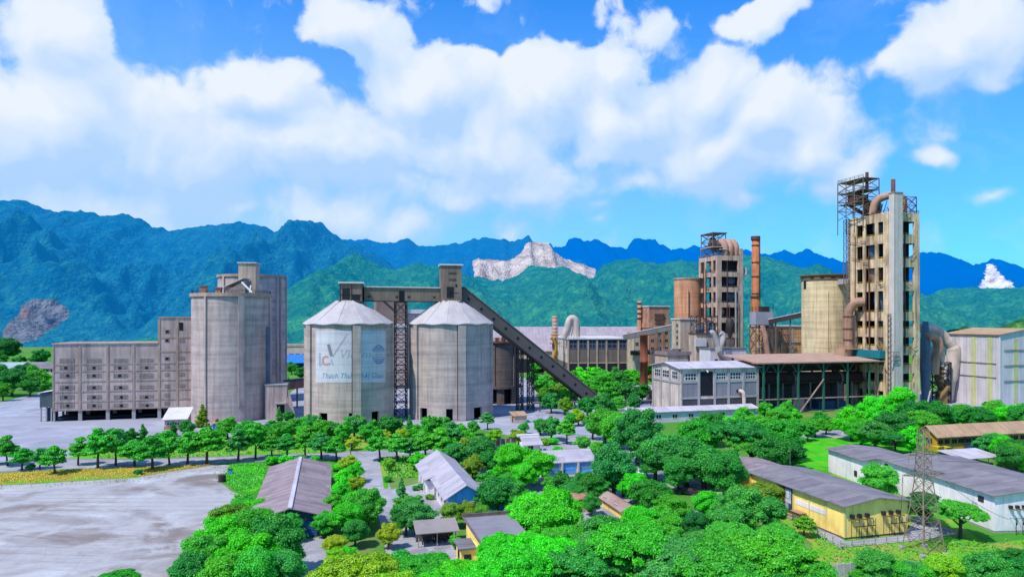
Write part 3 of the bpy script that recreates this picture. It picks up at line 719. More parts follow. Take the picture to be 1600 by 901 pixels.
s = Silo(300, 425, 660)
zt = s.Z(459)
A = silo_thing('concrete_silo', 'tall flat-topped grey silo joined to the packing block, sheds on its roof', s)
MB().lathe([(s.R,0),(s.R,zt)], n=96).build('shell', silo_mat2, A)
m = MB().lathe([(s.R+.02,zt-.8),(s.R+.55,zt-.8),(s.R+.55,zt+.35),(s.R-.4,zt+.35),(s.R-.4,zt+.05),(0,zt+.05)], n=96, sm=False); m.build('roof_slab', pack_trim, A)
m = MB()
for px, w in ((324, .5), (376, 2.0)): s.block(m, s.ang(px), w, .55, (0 if px == 324 else s.Z(636)), zt-.82)
for th in (70, 130, 190, 250): s.block(m, rad(th), 1.6, .5, 0, zt-.82)
m.build('ribs', pack_mat, A)
m = MB(); s.block(m, s.ang(417), 1.6, .8, s.Z(612), s.Z(511)); m.build('duct', cyc_mat, A)
top = zt+.36
def on_top(px, py, Y): p = W(px, py, Y); return (p.x-s.X, p.y-s.Yc, p.z)
def topbox(name, px0, px1, Y, dep, py, mat, z0=None, ang=PLANT):
    a = W(px0, py, Y); b = W(px1, py, Y); L = (b-a).length
    o = MB().box(0, L, 0, dep, 0, a.z-(z0 if z0 is not None else top)).build(name, mat, A, (a.x-s.X, a.y-s.Yc, (z0 if z0 is not None else top)), rad(ang)*.6); return o
hh = topbox('head_house', 372.5, 398, s.Yc+3, 7, 411, beige_w)
L = (W(398,411,s.Yc+3)-W(372.5,411,s.Yc+3)).length; hz = W(372,411,s.Yc+3).z-top
MB().box(-.4, L+.4, -.4, 7.4, hz+.01, hz+.35).build('roof', white_trim, hh)
# lean-to on the roof
a = W(352, 449, s.Yc-6); L = W(388, 449, s.Yc-6).x-a.x
m = MB().add([(0,0,0),(L*.42,0,0),(L*.42,0,2.2),(0,0,2.0),(0,6,0),(L*.42,6,0),(L*.42,6,2.2),(0,6,2.0)], [(0,1,2,3),(7,6,5,4),(0,3,7,4),(1,5,6,2)])
m.add([(L*.42,0,0),(L*.85,0,0),(L*.85,0,4.6),(L*.42,0,2.6),(L*.85,6,0),(L*.85,6,4.6)], [(0,1,2,3),(1,4,5,2)])
lt = m.build('lean_to', ptn, A, (a.x-s.X, a.y-s.Yc, top))
MB().add([(-.5,-.5,2.1),(L*.8,-.5,5.2),(L*.8,6.5,5.2),(-.5,6.5,2.1),(-.5,-.5,2.3),(L*.8,-.5,5.4),(L*.8,6.5,5.4),(-.5,6.5,2.3)],
         [(3,2,1,0),(4,5,6,7),(0,1,5,4),(1,2,6,5),(2,3,7,6),(3,0,4,7)]).build('roof', white_trim, lt)
m = MB(); m.tube([on_top(378,441,s.Yc-7), on_top(394,457,s.Yc-9)], .35, 8); m.tube([on_top(392,446,s.Yc-7), on_top(390,457,s.Yc-9)], .25, 8); m.build('pipes', white_trim, A)
for px0, px1, py in ((312,321,446), (336,344,449)):
    o = topbox('roof_fan_housing', px0, px1, s.Yc-8, 2.2, py+2, pinkbrick)
    wv = (W(px1,py,s.Yc-8)-W(px0,py,s.Yc-8)).length
    MB().box(-.2, wv+.2, -.2, 2.4, W(px0,py+2,s.Yc-8).z-top+.01, W(px0,py+2,s.Yc-8).z-top+.5).build('cap', steel_mid, o)
m = MB(); n = 40
ring = [(math.cos(s.a0-1.75+3.5*k/n)*(s.R-.2), math.sin(s.a0-1.75+3.5*k/n)*(s.R-.2), zt+.35) for k in range(n+1)]
rail(m, ring, step=3); m.build('railing', steel_dark, A)

s = Silo(341, 447.5, Yc=288)
zt = s.Z(429)
A = silo_thing('concrete_silo', 'taller weathered grey silo standing behind the flat-topped silo with roof sheds', s)
MB().lathe([(s.R,0),(s.R,zt)], n=96).build('shell', silo_mat2, A)
MB().lathe([(s.R+.02,zt-.7),(s.R+.5,zt-.7),(s.R+.5,zt+.3),(0,zt+.3)], n=96, sm=False).build('roof_slab', pack_trim, A)
m = MB()
for px, w in ((432, 1.0), (437, .6), (352, 1.0)): s.block(m, s.ang(px), w, .5, 0, zt-.72)
s.block(m, rad(82), 1.5, .5, 0, zt-.72); m.build('ribs', pack_mat, A)

# the two dome-roofed silos
def coned_silo(label, px0, px1, base_py, eave_py, top_py, r_top_px, ribs, gaps, wall, name='cement_silo'):
    s = Silo(px0, px1, base_py); ze, zc = s.Z(eave_py), CZ-(top_py-H)/F*s.Yc
    A = silo_thing(name, label, s)
    zb = 4.2
    m = MB().lathe([(s.R,zb),(s.R,ze)], n=120); m.build('shell', wall, A)
    s.base(A, zb+.01, gaps, wall)
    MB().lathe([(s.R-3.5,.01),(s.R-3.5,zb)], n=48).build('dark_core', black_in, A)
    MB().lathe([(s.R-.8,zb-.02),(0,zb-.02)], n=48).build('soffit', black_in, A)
    rt = r_top_px/F*s.Yc
    def fold(r, z, th):
        f = (r-rt)/(s.R-rt)
        return r + .12*f*math.cos(12*th), z + .16*f*math.cos(12*th+.6)
    m = MB().lathe([(s.R+.15,ze-.35),(s.R+.75,ze-.15),(s.R+.4,ze+.25),(s.R*.62+rt*.38,ze+(zc-ze)*.40),(s.R*.3+rt*.7,ze+(zc-ze)*.71),(rt,zc),(0,zc+.05)], n=144, fold=fold)
    roof = m.build('conical_roof', cone_mat, A)
    seams = MB()
    for k in range(12):
        a = 2*math.pi*k/12
        pr = [(s.R+.62,ze+.28),(s.R*.62+rt*.38,ze+(zc-ze)*.40+.22),(s.R*.3+rt*.7,ze+(zc-ze)*.71+.12),(rt,zc+.06)]
        seams.tube([(r*math.cos(a), r*math.sin(a), z+.05) for r, z in pr], .09, 5)
    seams.build('roof_seams', white_trim, roof)
    m = MB()
    for px, w in ribs: s.block(m, s.ang(px), w, .65, 0, ze-.5)
    for th in (75, 130, 185, 240): s.block(m, rad(th), 2.2, .65, 0, ze-.5)
    m.build('ribs', wall, A)
    m = MB()
    for px, w in ribs: s.block(m, s.ang(px)-(.5*w+.12)/s.R, .22, .3, .5, ze-.6, inset=.05)
    m.build('joint_pipe', steel_dark, A)
    return s, A, ze, zc
S1, A1, ze1, zc1 = coned_silo('cone-roofed silo with a faded white sign and globe painted on it', 476, 613.5, 666, 506, 470, 19,
                              [(486.5, 2.6), (556.5, 2.6)], [(math.asin(-38/68), .11), (math.asin(6/68), .07), (math.asin(40/68), .13)], silo_mat)
S2, A2, ze2, zc2 = coned_silo('plain cone-roofed silo under the tall head house, left of the inclined conveyor', 640, 768, 658, 506, 470, 20,
                              [(653, 2.4), (720.5, 2.6)], [(math.asin(-40/64), .12), (math.asin(-2/64), .08), (math.asin(42/64), .13)], silo_mat2)
# painted sign on the first silo: white panel, emblem, lettering and globe, all curved on the shell
def skin(px0, px1, py0, py1, off, n=26):
    vs, fs = [], []
    for k in range(n+1):
        px = px0+(px1-px0)*k/n; vs += [S1.at(px, py0, off), S1.at(px, py1, off)]
    return vs, [(2*k+1, 2*k+3, 2*k+2, 2*k) for k in range(n)]
sg = MB(); sg.add(*skin(496, 550.6, 516, 597, .03)); sg.add(*skin(562.6, 601, 516, 597, .03))
panel = sg.build('painted_sign', sign_white, A1)
def stroke(name, pts, w, mat, off=.07, closed=False):
    """A brush stroke of given width in photo units laid on the shell."""
    pts = list(pts) + ([pts[0]] if closed else [])
    L, Rr = [], []
    for i, (x, y) in enumerate(pts):
        a, b = pts[max(i-1,0)], pts[min(i+1,len(pts)-1)]
        dx, dy = b[0]-a[0], b[1]-a[1]; q = math.hypot(dx, dy) or 1; ww = w[i] if isinstance(w, (list, tuple)) else w
        L.append((x-dy/q*ww/2, y+dx/q*ww/2)); Rr.append((x+dy/q*ww/2, y-dx/q*ww/2))
    vs = [S1.at(*p, off) for p in L]+[S1.at(*p, off) for p in Rr]; n = len(pts)
    return MB().add(vs, [(i, i+1, n+i+1, n+i) for i in range(n-1)]).build(name, mat, panel)
arcp = lambda cx, cy, rx, ry, a0, a1, n=18: [(cx+rx*math.cos(rad(a0+(a1-a0)*k/n)), cy+ry*math.sin(rad(a0+(a1-a0)*k/n))) for k in range(n+1)]
def sub(n, a, b): return [(a[0]+(b[0]-a[0])*k/n, a[1]+(b[1]-a[1])*k/n) for k in range(n+1)]
stroke('emblem_stroke', sub(4, (502.4,551), (502.6,571)), 3.2, ink_pale)
stroke('emblem_stroke', [(502,571),(504.5,570),(507,564)], [1.6,1.6,.6], ink_pale)
stroke('emblem_letter', arcp(511.5, 563, 4.6, 6.4, -50, -310), 3.0, ink_red)
stroke('emblem_letter', sub(4, (511,569.5), (518.5,567.5)), 2.6, ink_red)
stroke('emblem_stroke', sub(6, (515.2,537.5), (519.8,556)), 4.6, ink_grey)
stroke('emblem_stroke', sub(4, (519,562), (522.5,570.5)), [2.6,2.6,2.4,2.0,1.0], ink_pale)
stroke('letter_flourish', sub(8, (521.5,557), (543,521)), [1.4,1.8,2.0,2.0,1.9,1.7,1.4,1.0,.7], surf('very_faded_grey_paint', lin('#c4bebc', .95), stain=.5, streak=.5, band=.4))
def text(s_, px, py, size, mat, name, shear=.3, sx=1.0, off=.07):
    cu = bpy.data.curves.new('lettering', 'FONT'); cu.body = s_; cu.size = 1; cu.shear = shear; cu.resolution_u = 2; cu.space_character = 1.0
    ob = bpy.data.objects.new('lettering_source', cu); col.objects.link(ob)
    dg = bpy.context.evaluated_depsgraph_get(); me = bpy.data.meshes.new_from_object(ob.evaluated_get(dg))
    bpy.data.objects.remove(ob)
    for v in me.vertices: v.co = S1.at(px+v.co.x*size*sx, py-v.co.y*size, off)
    me.materials.clear(); me.materials.append(mat); me.name = name
    o = bpy.data.objects.new(name, me); col.objects.link(o); o.parent = panel; return o
text('Vicem', 530, 559, 19, surf('very_faded_grey_paint', lin('#b8b2b2', .9)), 'faded_lettering', .25, 1.0)
text('Thách Thức Thời Gian', 504, 590.5, 11.6, ink_blue, 'lettering', .35, .86)
gx, gy, gr = 590, 553.5, 9.4
ef = .95
stroke('globe_line', arcp(gx, gy, gr, 14.5, 200, 340), 1.2, ink_blue, closed=False); stroke('globe_line', arcp(gx, gy, gr, 14.5, 20, 160), 1.2, ink_blue)
for q in (-.55, 0, .55):
    stroke('globe_line', arcp(gx, gy, gr*abs(q)+.2, 14.5, -90+8, -25, 8) if q >= 0 else [(2*gx-x, y) for x, y in arcp(gx, gy, gr*abs(q)+.2, 14.5, -82, -25, 8)], .9, ink_blue)
    stroke('globe_line', arcp(gx, gy, gr*abs(q)+.2, 14.5, 25, 82, 8) if q >= 0 else [(2*gx-x, y) for x, y in arcp(gx, gy, gr*abs(q)+.2, 14.5, 25, 82, 8)], .9, ink_blue)
for dy in (-10.5, -7.6, -4.6, 4.6, 7.6, 10.5):
    hw = gr*math.sqrt(max(0, 1-(dy/14.5)**2)); stroke('globe_line', sub(6, (gx-hw, gy+dy), (gx+hw, gy+dy)), .95, ink_blue)
stroke('globe_band', sub(6, (gx-gr-.6, gy+.6), (gx+gr+.6, gy-1.0)), 5.6, sign_white, off=.085)
text('VICEM', gx-6.6, gy+1.6, 4.6, ink_red, 'lettering', .1, .95, off=.10)

# ------------------------------------------------------------------ head houses, galleries, trestles
p1 = Vector((S1.X, S1.Yc, 0)); p2 = Vector((S2.X, S2.Yc, 0)); gdir = (p2-p1); glen = gdir.length; ga = math.atan2(gdir.y, gdir.x)
def head_house(label, px0, px1, S, py0, py1, dep):
    Y = S.Yc-dep/2; a = W(px0, py1, Y); L = (px1-px0)/F*Y; z0 = a.z; hgt = W(px0, py0, Y).z-z0
    o = thing('head_house', label, 'head house', (a.x, a.y, z0), ga*.5)
    MB().box(0, L, 0, dep, 0, hgt).build('wall', gal_mat2, o)
    MB().box(-.45, L+.45, -.45, dep+.45, hgt+.01, hgt+.5).build('roof', white_trim, o)
    MB().box(-.3, L+.3, -.3, dep+.3, -.7, -.01).build('base_frame', steel_dark, o)
    return o, L, hgt
o, L, hg = head_house('low dusty brown machine house on top of the sign-painted silo', 530.5, 565.5, S1, 442.5, 470, 8)
MB().box(.9, L*.45, -.08, -.005, .5, hg-1.6).build('opening', dark_open, o)
MB().box(L*.55, L*.9, -.08, -.005, .3, 2.2).build('opening', dark_open, o)
m = MB()
for x in (.02, L*.5, L-.25): m.box(x, x+.22, -.2, -.09, -.3, hg-.1)
for z in (hg*.35, hg*.75): m.box(.1, L-.1, -.17, -.09, z, z+.15)
m.build('steel_frame', steel_dark, o)
o, L, hg = head_house('tall square brown head house at the top of the inclined conveyor', 688.5, 721.5, S2, 414.5, 470, 8)
MB().box(L*.28, L*.62, -.1, -.005, 1.0, hg*.40).build('opening', dark_open, o)
m = MB()
for z in (hg*.62, hg*.80): m.box(L*.38, L*.72, -.25, -.01, z, z+.12); m.box(L*.38, L*.72, -.15, -.01, z-.4, z-.3)
m.build('louvres', steel_mid, o)
MB().box(L*.70, L*.78, -.1, -.005, hg*.40, hg*.47).build('small_window', black_in, o)
m = MB(); rail(m, [(L*.2,-1.1,0),(L*.95,-1.1,0)]); m.box(L*.2, L*.95, -1.2, -.02, -.15, -.02); m.box(L*.25,L*.28,-1.1,-1.02,.0,hg*.45); m.box(L*.25,L*.65,-1.1,-1.02,hg*.44,hg*.46); m.build('balcony', steel_mid, o)

x0, x1 = 5.0, glen-4.2
zb, zt = W(640,470,(S1.Yc+S2.Yc)/2-2).z, W(640,449.5,(S1.Yc+S2.Yc)/2-2).z
o = thing('conveyor_gallery', 'level brown covered gallery bridging the two cone-roofed silos', 'conveyor gallery', (p1.x, p1.y, 0), ga)
MB().box(x0, x1, -2, 2, zb, zt).build('casing', gal_mat, o)
MB().box(x0, x1, -2.4, 2.4, zt+.01, zt+.4).build('roof', white_trim, o)
xm = x0+(x1-x0)*.485
MB().box(xm-.9, xm+.9, -2.12, -1.99, zb-.5, zt-1).build('access_door', black_in, o)
m = MB()
for k in (.06, .42, .58, .92): xx = x0+(x1-x0)*k; m.box(xx-.45, xx+.45, -2.08, -1.99, zb+1.1, zb+1.7)
m.build('vents', steel_dark, o)
m = MB()
m.beam((xm-6,-2,zb), (xm-1.5,-2,zb-4.0), .3); m.beam((xm-6,2,zb), (xm-1.5,2,zb-4), .3); m.box(x0,x1,-2.05,-1.8,zb-.35,zb-.01); m.build('bracing', steel_dark, o)
tw = thing('trestle_tower', 'slender dark lattice trestle between the two cone-roofed silos', 'trestle', (p1.x+gdir.normalized().x*xm, p1.y+gdir.normalized().y*xm, 0), ga)
m = MB(); lattice(m, -1.9, 1.9, -1.9, 1.9, 0, zb-4, 14, .32, .2); lattice(m, -1.9, 1.9, -1.9, 1.9, zb-4, zb-.4, 1, .3, .2); m.build('lattice', steel_dark, tw)
for k in range(1, 6): z = k*5.5; MB().box(-2.3, 2.3, -2.3, 2.3, z, z+.1).build('landing', steel_mid, tw)

# inclined gallery from the tall head house down to the ground on the right
P0 = Vector((S2.X+3.0, S2.Yc, W(722,456,S2.Yc).z)); P1 = Vector((.1165*264, 264, CZ-(622-H)/F*264))
d = P1-P0; L = d.length; yaw = math.atan2(d.y, d.x); pitch = -math.atan2(d.z, math.hypot(d.x, d.y))
o = thing('inclined_conveyor', 'long brown covered conveyor sloping down from the tall head house into trees', 'conveyor', tuple(P0), 0)
o.rotation_euler = (0, pitch, yaw)
MB().box(0, L, -1.9, 1.9, -2.1, 2.0).build('casing', surf('grey_brown_cladding', lin('#857a74', .6), lin('#4f4845', .7), stain=.35, streak=0, corr=.6, corr_axis=0), o)
MB().box(0, L, -2.2, 2.2, 2.01, 2.3).build('roof', gal_mat2, o)
MB().box(0, L, -2.1, 2.1, -2.5, -2.11).build('floor_truss', steel_dark, o)
for k in range(11):
    x = 4+k*(L-8)/10; MB().box(x-.45, x+.45, -1.98, -1.89, -.6, .3).build('window', black_in, o)
def trestle(px, py_top, Y, wd, name, label, n=None, mat=steel_dark):
    p = W(px, py_top, Y); t_ = thing(name, label, 'trestle', (p.x, p.y, 0), yaw)
    m = MB(); lattice(m, -wd, wd, -wd, wd, 0, p.z, n or max(2, int(p.z/3.2)), .28, .16); m.build('lattice', mat, t_); return t_
trestle(812, 528, 256, 1.0, 'trestle_tower', 'dark lattice support left of a pair under the upper inclined conveyor')
trestle(829, 548, 257, 1.0, 'trestle_tower', 'dark lattice support right of a pair under the upper inclined conveyor')
p = W(893, 588, 262); t_ = thing('conveyor_support', 'slim dark post frame under the lower end of the inclined conveyor', 'support', (p.x, p.y, 0), yaw)
m = MB(); m.box(-.9,-.55,-1.5,-1.1,0,p.z-1); m.box(.55,.9,-1.5,-1.1,0,p.z-1); m.box(-.9,.9,-1.5,-1.1,p.z-1.4,p.z-.99); m.box(-.9,.9,-1.5,-1.1,p.z*.5,p.z*.5+.3); m.build('frame', steel_dark, t_)
# thin pipe bridge crossing low under the conveyor
pb = thing('pipe_bridge', 'thin low pipe bridge on posts crossing under the inclined conveyor', 'pipe bridge', (0,0,0))
m = MB(); a, b = W(833,629,252), W(1072,624,280); m.tube([a, b], .35, 8); m.build('pipe', steel_mid, pb)
for k in (.04, .25, .5, .75, .97):
    q = a.lerp(b, k); MB().box(q.x-.2, q.x+.2, q.y-.2, q.y+.2, 0, q.z-.3).build('post', steel_dark, pb)

# sooty silo behind
s = Silo(748, 811, Yc=283); zt = s.Z(536)
A = silo_thing('clinker_silo', 'sooty dark silo half hidden right behind the plain cone-roofed silo', s)
m = MB().lathe([(s.R,6.5),(s.R,zt)], n=80); m.build('shell', dark_silo, A)
s.base(A, 6.4, [(s.ang(794), .22), (s.ang(770), .2)], dark_silo)
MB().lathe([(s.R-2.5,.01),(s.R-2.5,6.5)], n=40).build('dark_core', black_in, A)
MB().lathe([(s.R+.01,6.3),(s.R+.8,6.3),(s.R+.8,7.4),(s.R,7.4)], n=80, sm=False).build('base_slab', dark_silo, A)
m = MB(); s.block(m, s.ang(803), 1.4, .5, 7.4, zt-.5); s.block(m, s.ang(772), 1.0, .4, 7.4, zt-.5); m.build('ribs', dark_silo, A)
MB().lathe([(s.R,zt+.01),(s.R+.9,zt+.01),(s.R+.9,zt+.5),(0,zt+.5)], n=80, sm=False).build('roof_slab', steel_rust, A)
m = MB(); ring = [(math.cos(2*math.pi*k/30)*(s.R+.6), math.sin(2*math.pi*k/30)*(s.R+.6), zt+.5) for k in range(31)]
rail(m, ring, 1.3, .12, 3); m.build('railing', steel_rust, A)
m = MB(); 
for k in range(5): x = -4+k*2.6; m.box(x, x+1.6, -6+k%2, -4+k%2, zt+.5, zt+1.6+(k*7%3)*.5)
m.build('roof_machinery', steel_rust, A)

# brown mill blocks seen in the gap between the coned silos
fr = Fr(588, 606)
mb_ = framed('mill_building', 'brown mill block with pale roofs seen between the two cone-roofed silos', 'industrial building', fr)
w1 = fr.U(634); w2 = fr.U(700)
MB().box(0, w1-.01, 0, 20, 0, fr.Z(466)).build('block', surf('dun_render', lin('#a78f80', .75), lin('#6e5a50', .8), stain=.4, streak=.4), mb_)
MB().box(-.3, w1+.3, -.3, 20.3, fr.Z(466)+.01, fr.Z(466)+.6).build('roof', pack_trim, mb_)
MB().box(w1, w2, 2, 20, 0, fr.Z(490)).build('low_block', pack_mat, mb_)
MB().box(w1-.01, w2+.4, 1.4, 20.3, fr.Z(489.5), fr.Z(483)).build('roof', white_trim, mb_)
MB().box(fr.U(611), fr.U(633), -8, -.01, 0, fr.Z(512)).build('lean_to', pack_mat, mb_)
MB().box(fr.U(611)-.3, fr.U(633)+.3, -8.3, -.01, fr.Z(511.8), fr.Z(506)).build('roof', white_trim, mb_)
for z in (520, 550, 575): window(mb_, w1+4.0, 1.99, fr.Z(z), 3, 2.2, fm=pack_trim, gm=black_in)

# yard behind and beside the left silos
fr = Fr(414, 655); w = fr.U(448)
ph = framed('pump_house', 'plain grey concrete house with sloping side wall, right of the flat-topped silo', 'building', fr)
zt = fr.Z(602)
MB().box(0, w, 0, 9, 0, zt).build('wall', pack_mat, ph)
MB().box(-.2, w+.3, -.2, 9.2, zt+.01, zt+.35).build('roof', conc_pale, ph)
MB().add([(w+.1,0,0),(w+3.0,0,0),(w+1.0,0,zt*.78),(w+.1,0,zt*.6),(w+.1,1,0),(w+3.0,1,0),(w+1.0,1,zt*.78),(w+.1,1,zt*.6)], [(0,1,2,3),(7,6,5,4),(1,5,6,2),(2,6,7,3),(3,7,4,0)]).build('buttress', pack_mat, ph)
MB().box(w*.55, w*.9, -.08, -.005, 0.1, zt*.42).build('doorway', black_in, ph)
MB().box(w*.45, w*1.0, -1.6, -.02, zt*.46, zt*.49).build('canopy', conc_pale, ph)
a, b = W(446, 602, 262), W(482, 597, 270)
gl = thing('low_gallery', 'short tan belt gallery on a post between the left silos and the sign-painted silo', 'conveyor gallery', (0,0,0))
MB().beam(a, b, 3.0, 3.2).build('casing', pinkbrick, gl); MB().beam(a+Vector((0,0,1.8)), b+Vector((0,0,1.8)), 3.4, .3).build('roof', blue_dk, gl)
q = a.lerp(b, .5); MB().box(q.x-.25, q.x+.25, q.y-.25, q.y+.25, 0, q.z-1.6).build('post', steel_mid, gl)
q = b; MB().box(q.x-.25, q.x+.25, q.y-.25, q.y+.25, 0, q.z-1.6).build('post', steel_mid, gl)
fr = Fr(440, 580, 5); w = fr.U(486)
bs = framed('blue_roofed_shed', 'low open shed under a bright blue sheet roof beyond the silos', 'shed', fr)
MB().gable(0, w, 0, 16, fr.Z(566), fr.Z(555), 'x', .8, .25).build('roof', blue_tarp, bs)
for k in range(5): MB().box(k*w/4-.2, k*w/4+.2, .2, .6, 0, fr.Z(566)-.4).build('post', steel_dark, bs)
MB().box(.3, w-.3, 12, 12.4, 0, fr.Z(567)).build('back_wall', blue_dk, bs)
fr = Fr(436, 566, 0); w = fr.U(500)
fs_ = framed('far_store', 'long low grey store with flat roof beyond the blue-roofed shed', 'store', fr)
MB().box(0, w, 0, 14, 0, fr.Z(541)).build('wall', pack_mat, fs_); MB().box(-.5, w, -.5, 14.5, fr.Z(541)+.01, fr.Z(538)).build('roof', pack_trim, fs_)
for k in range(5): window(fs_, 3+k*5.2, 0, fr.Z(556), 3.2, 2, gm=dark_open)
# sheds at the far left
fr = Fr(-40, 600, 0); w = fr.U(21)
o = framed('white_roofed_shed', 'low shed with pale turquoise roof among trees at far left', 'shed', fr)
MB().gable_walls(0, w, 0, 18, 0, fr.Z(578), fr.Z(568), 'x').build('wall', beige_w, o); MB().gable(0, w, 0, 18, fr.Z(578), fr.Z(568), 'x', .8, .3).build('roof', surf('pale_turquoise_roof', lin('#cfe6e4', .55), stain=.2, streak=0), o)
MB().box(w*.6, w*.8, -.08, -.004, .1, 3).build('door', dark_open, o)
fr = Fr(24, 586, 0); w = fr.U(96)
o = framed('long_store', 'long low grey store behind the trees left of the packing block', 'store', fr)
MB().gable_walls(0, w, 0, 14, 0, fr.Z(575), fr.Z(567), 'x').build('wall', beige_w, o); MB().gable(0, w, 0, 14, fr.Z(575), fr.Z(567), 'x', .8, .3).build('roof', slate_roof, o)
for k in range(6): window(o, 3+k*(w-6)/6, 0, 2, 2.4, 1.6, gm=dark_open)
# small block shed by the conveyor foot
fr = Fr(803, 661); w = fr.U(823)
o = framed('block_shed', 'tiny tan block shed with sloping roof beside the sooty silo', 'shed', fr)
MB().box(0, w, 0, 4.5, 0, fr.Z(650)).build('wall', beige_w, o)
z = fr.Z(650); MB().add([(-.4,-.4,z+.02),(w+.4,-.4,z+.02),(w+.4,5,z+.8),(-.4,5,z+.8),(-.4,-.4,z+.2),(w+.4,-.4,z+.2),(w+.4,5,z+1),(-.4,5,z+1)], [(3,2,1,0),(4,5,6,7),(0,1,5,4),(1,2,6,5),(2,3,7,6),(3,0,4,7)]).build('roof', tan_roof, o)
MB().box(-.06, -.003, .6, 2.4, .1, 2.4).build('door', steel_rust, o)
# ------------------------------------------------------------------ long storage hall and the works behind
fr = Fr(640, 584, 0); w = fr.U(1010)
o = framed('storage_hall', 'very long hall with wide lilac-grey roof filling the background at the hill foot', 'industrial hall', fr)
ze, zr = fr.Z(548), CZ-(511-H)/F*(fr.Y+32)
MB().gable_walls(0, w, 0, 64, 0, ze, zr, 'x').build('wall', beige_w, o); MB().gable(0, w, 0, 64, ze, zr, 'x', 1.0, .4).build('roof', hall_roof, o)
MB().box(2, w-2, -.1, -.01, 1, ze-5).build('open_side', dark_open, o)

fr = Fr(888, 592, 5); w = fr.U(981); dv = fr.V(868)
zt, zl, zb = fr.Z(530), fr.Z(567), fr.Z(580)
o = framed('mill_hall', 'brown panelled hall with a flat white roof and pilasters, above the bushes', 'industrial building', fr)
pan = surf('brown_panel', lin('#8f7d76', .7), lin('#5c4e4a', .8), stain=.35, streak=.4)
MB().box(0, w, 0, dv, zl, zt).build('wall', pan, o)
MB().box(-.05, -.001, .05, dv, zl, zt-.02).build('side_wall', workshop_m, o)
m = MB(); 
for px in (888, 903.5, 918.7, 932.8, 947.5, 966, 980.3): x = fr.U(px); m.box(x-.45, x+.45, -.5, -.01, 0, zt-.3)
m.box(0, w, -.3, -.02, zl-.3, zl+.3); m.build('pilasters', pack_trim, o)
MB().box(-.6, w+.8, -.9, dv+.8, zt+.01, zt+.8).build('roof', white_trim, o)
blue_p = surf('slate_blue_panel', lin('#66748e', .6), lin('#3c465a', .7), stain=.4)
pxs = (888, 903.5, 918.7, 932.8, 947.5, 966, 980.3)
for a, b in zip(pxs, pxs[1:]):
    xa, xb = fr.U(a)+.5, fr.U(b)-.5; wo_ = MB().box(xa, xb, -.15, -.012, fr.Z(545), zt-.35).build('window', blue_p, o); n = 2; g = MB()
    for k in range(n):
        for j in range(2):
            x = xa+.5+k*(xb-xa-.6)/2; zz = fr.Z(544)+.5+j*2.4; g.box(x, x+(xb-xa)/2-1.0, -.2, -.151, zz, zz+1.6)
    g.build('panes', dark_open, wo_)
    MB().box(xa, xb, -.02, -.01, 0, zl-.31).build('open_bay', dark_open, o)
m = MB()
for k in range(6):
    y = 1.2+k*(dv-2)/6; m.box(-.1, -.052, y, y+.9, zt-5.5, zt-4.2); m.box(-.1, -.052, y, y+.9, zt-3.2, zt-2)
m.build('vent_holes', dark_open, o)
MB().box(.05, w-.05, .05, dv, 0, zl-.01).build('base_wall', pan, o)
q = thing('arched_duct', 'pale arched duct rising like a hook above the white flat roof', 'duct', (0,0,0))
Y = 398
MB().tube(arc_path([W(881,528,Y), W(886,514,Y), W(889.5,501,Y), W(894,497,Y), W(899,500,Y), W(901,510,Y), W(901,526,Y)], 6), 2.0, 14).build('duct', duct_mat, q)
m = MB()
for k in range(4): m.beam(W(884+k*4,528,Y), W(892+k*2,508,Y), .3)
m.build('brace', steel_mid, q)
Y = 404; q = thing('striped_stack', 'short banded stack with yellow pipework left of the brown panelled hall', 'chimney', (*W(867,500,Y).xy, 0))
z1, z0 = W(867,493.5,Y).z, 0; m = MB().lathe([(1.7,0),(1.7,z1),(1.2,z1),(1.2,z1-2)], n=20); m.build('shaft', duct_pink, q)
m = MB()
for k in range(5): z = z1-1.2-k*2.1; m.lathe([(1.72,z),(1.86,z),(1.86,z+.7),(1.72,z+.7)], n=20, sm=False)
m.build('bands', conc_pale, q)
m = MB(); b_ = W(867,500,Y); rel = lambda px, py: tuple(W(px,py,Y-3)-Vector((b_.x, b_.y, 0)))
m.tube(arc_path([rel(861,527), rel(867,534), rel(869,545), rel(865,560)], 5), .9, 10); m.tube([rel(861,523), rel(873,523)], .5, 8); m.build('yellow_pipes', surf('dull_yellow_paint', lin('#c79a3c', .7), stain=.4), q)
m = MB(); m.box(-3, 3, -3.3, 3.3, z1*.55, z1*.55+.3); rail(m, [(-3,-3.3,z1*.55+.3),(3,-3.3,z1*.55+.3)]); m.build('platform', steel_rust, q)

a, b = W(976,527,372), W(1054,511,352)
q = thing('pipe_gallery', 'pale sloping belt gallery between the brown hall and the beige block', 'conveyor gallery', (0,0,0))
MB().beam(a, b, 3, 2.6).build('casing', steel_mid, q); up = Vector((0,0,1.5)); MB().beam(a+up, b+up, 3.4, .3).build('roof', white_trim, q)
for f_ in (.45, .7):
    p = a.lerp(b, f_); MB().box(p.x-.3, p.x+.3, p.y-.3, p.y+.3, 0, p.z-1.3).build('post', steel_mid, q)
Y = 306; p = W(1006,560,Y); q = thing('rusty_duct', 'tall rust-streaked vertical duct ending in a white elbow among bushes', 'duct', (p.x, p.y, 0))
zt = W(0,524,Y).z; m = MB().lathe([(1.75,5),(1.75,zt*.55),(1.95,zt*.55),(1.95,zt*.58),(1.7,zt*.58),(1.7,zt),(1.95,zt),(1.95,zt+.5),(0,zt+.5)], n=24); m.build('shaft', rust_duct, q)
MB().tube(arc_path([(0,0,5.2),(.2,0,3.6),(1.4,0,2.4),(3.5,0,2.2)], 6), 1.7, 14).build('elbow', white_trim, q)

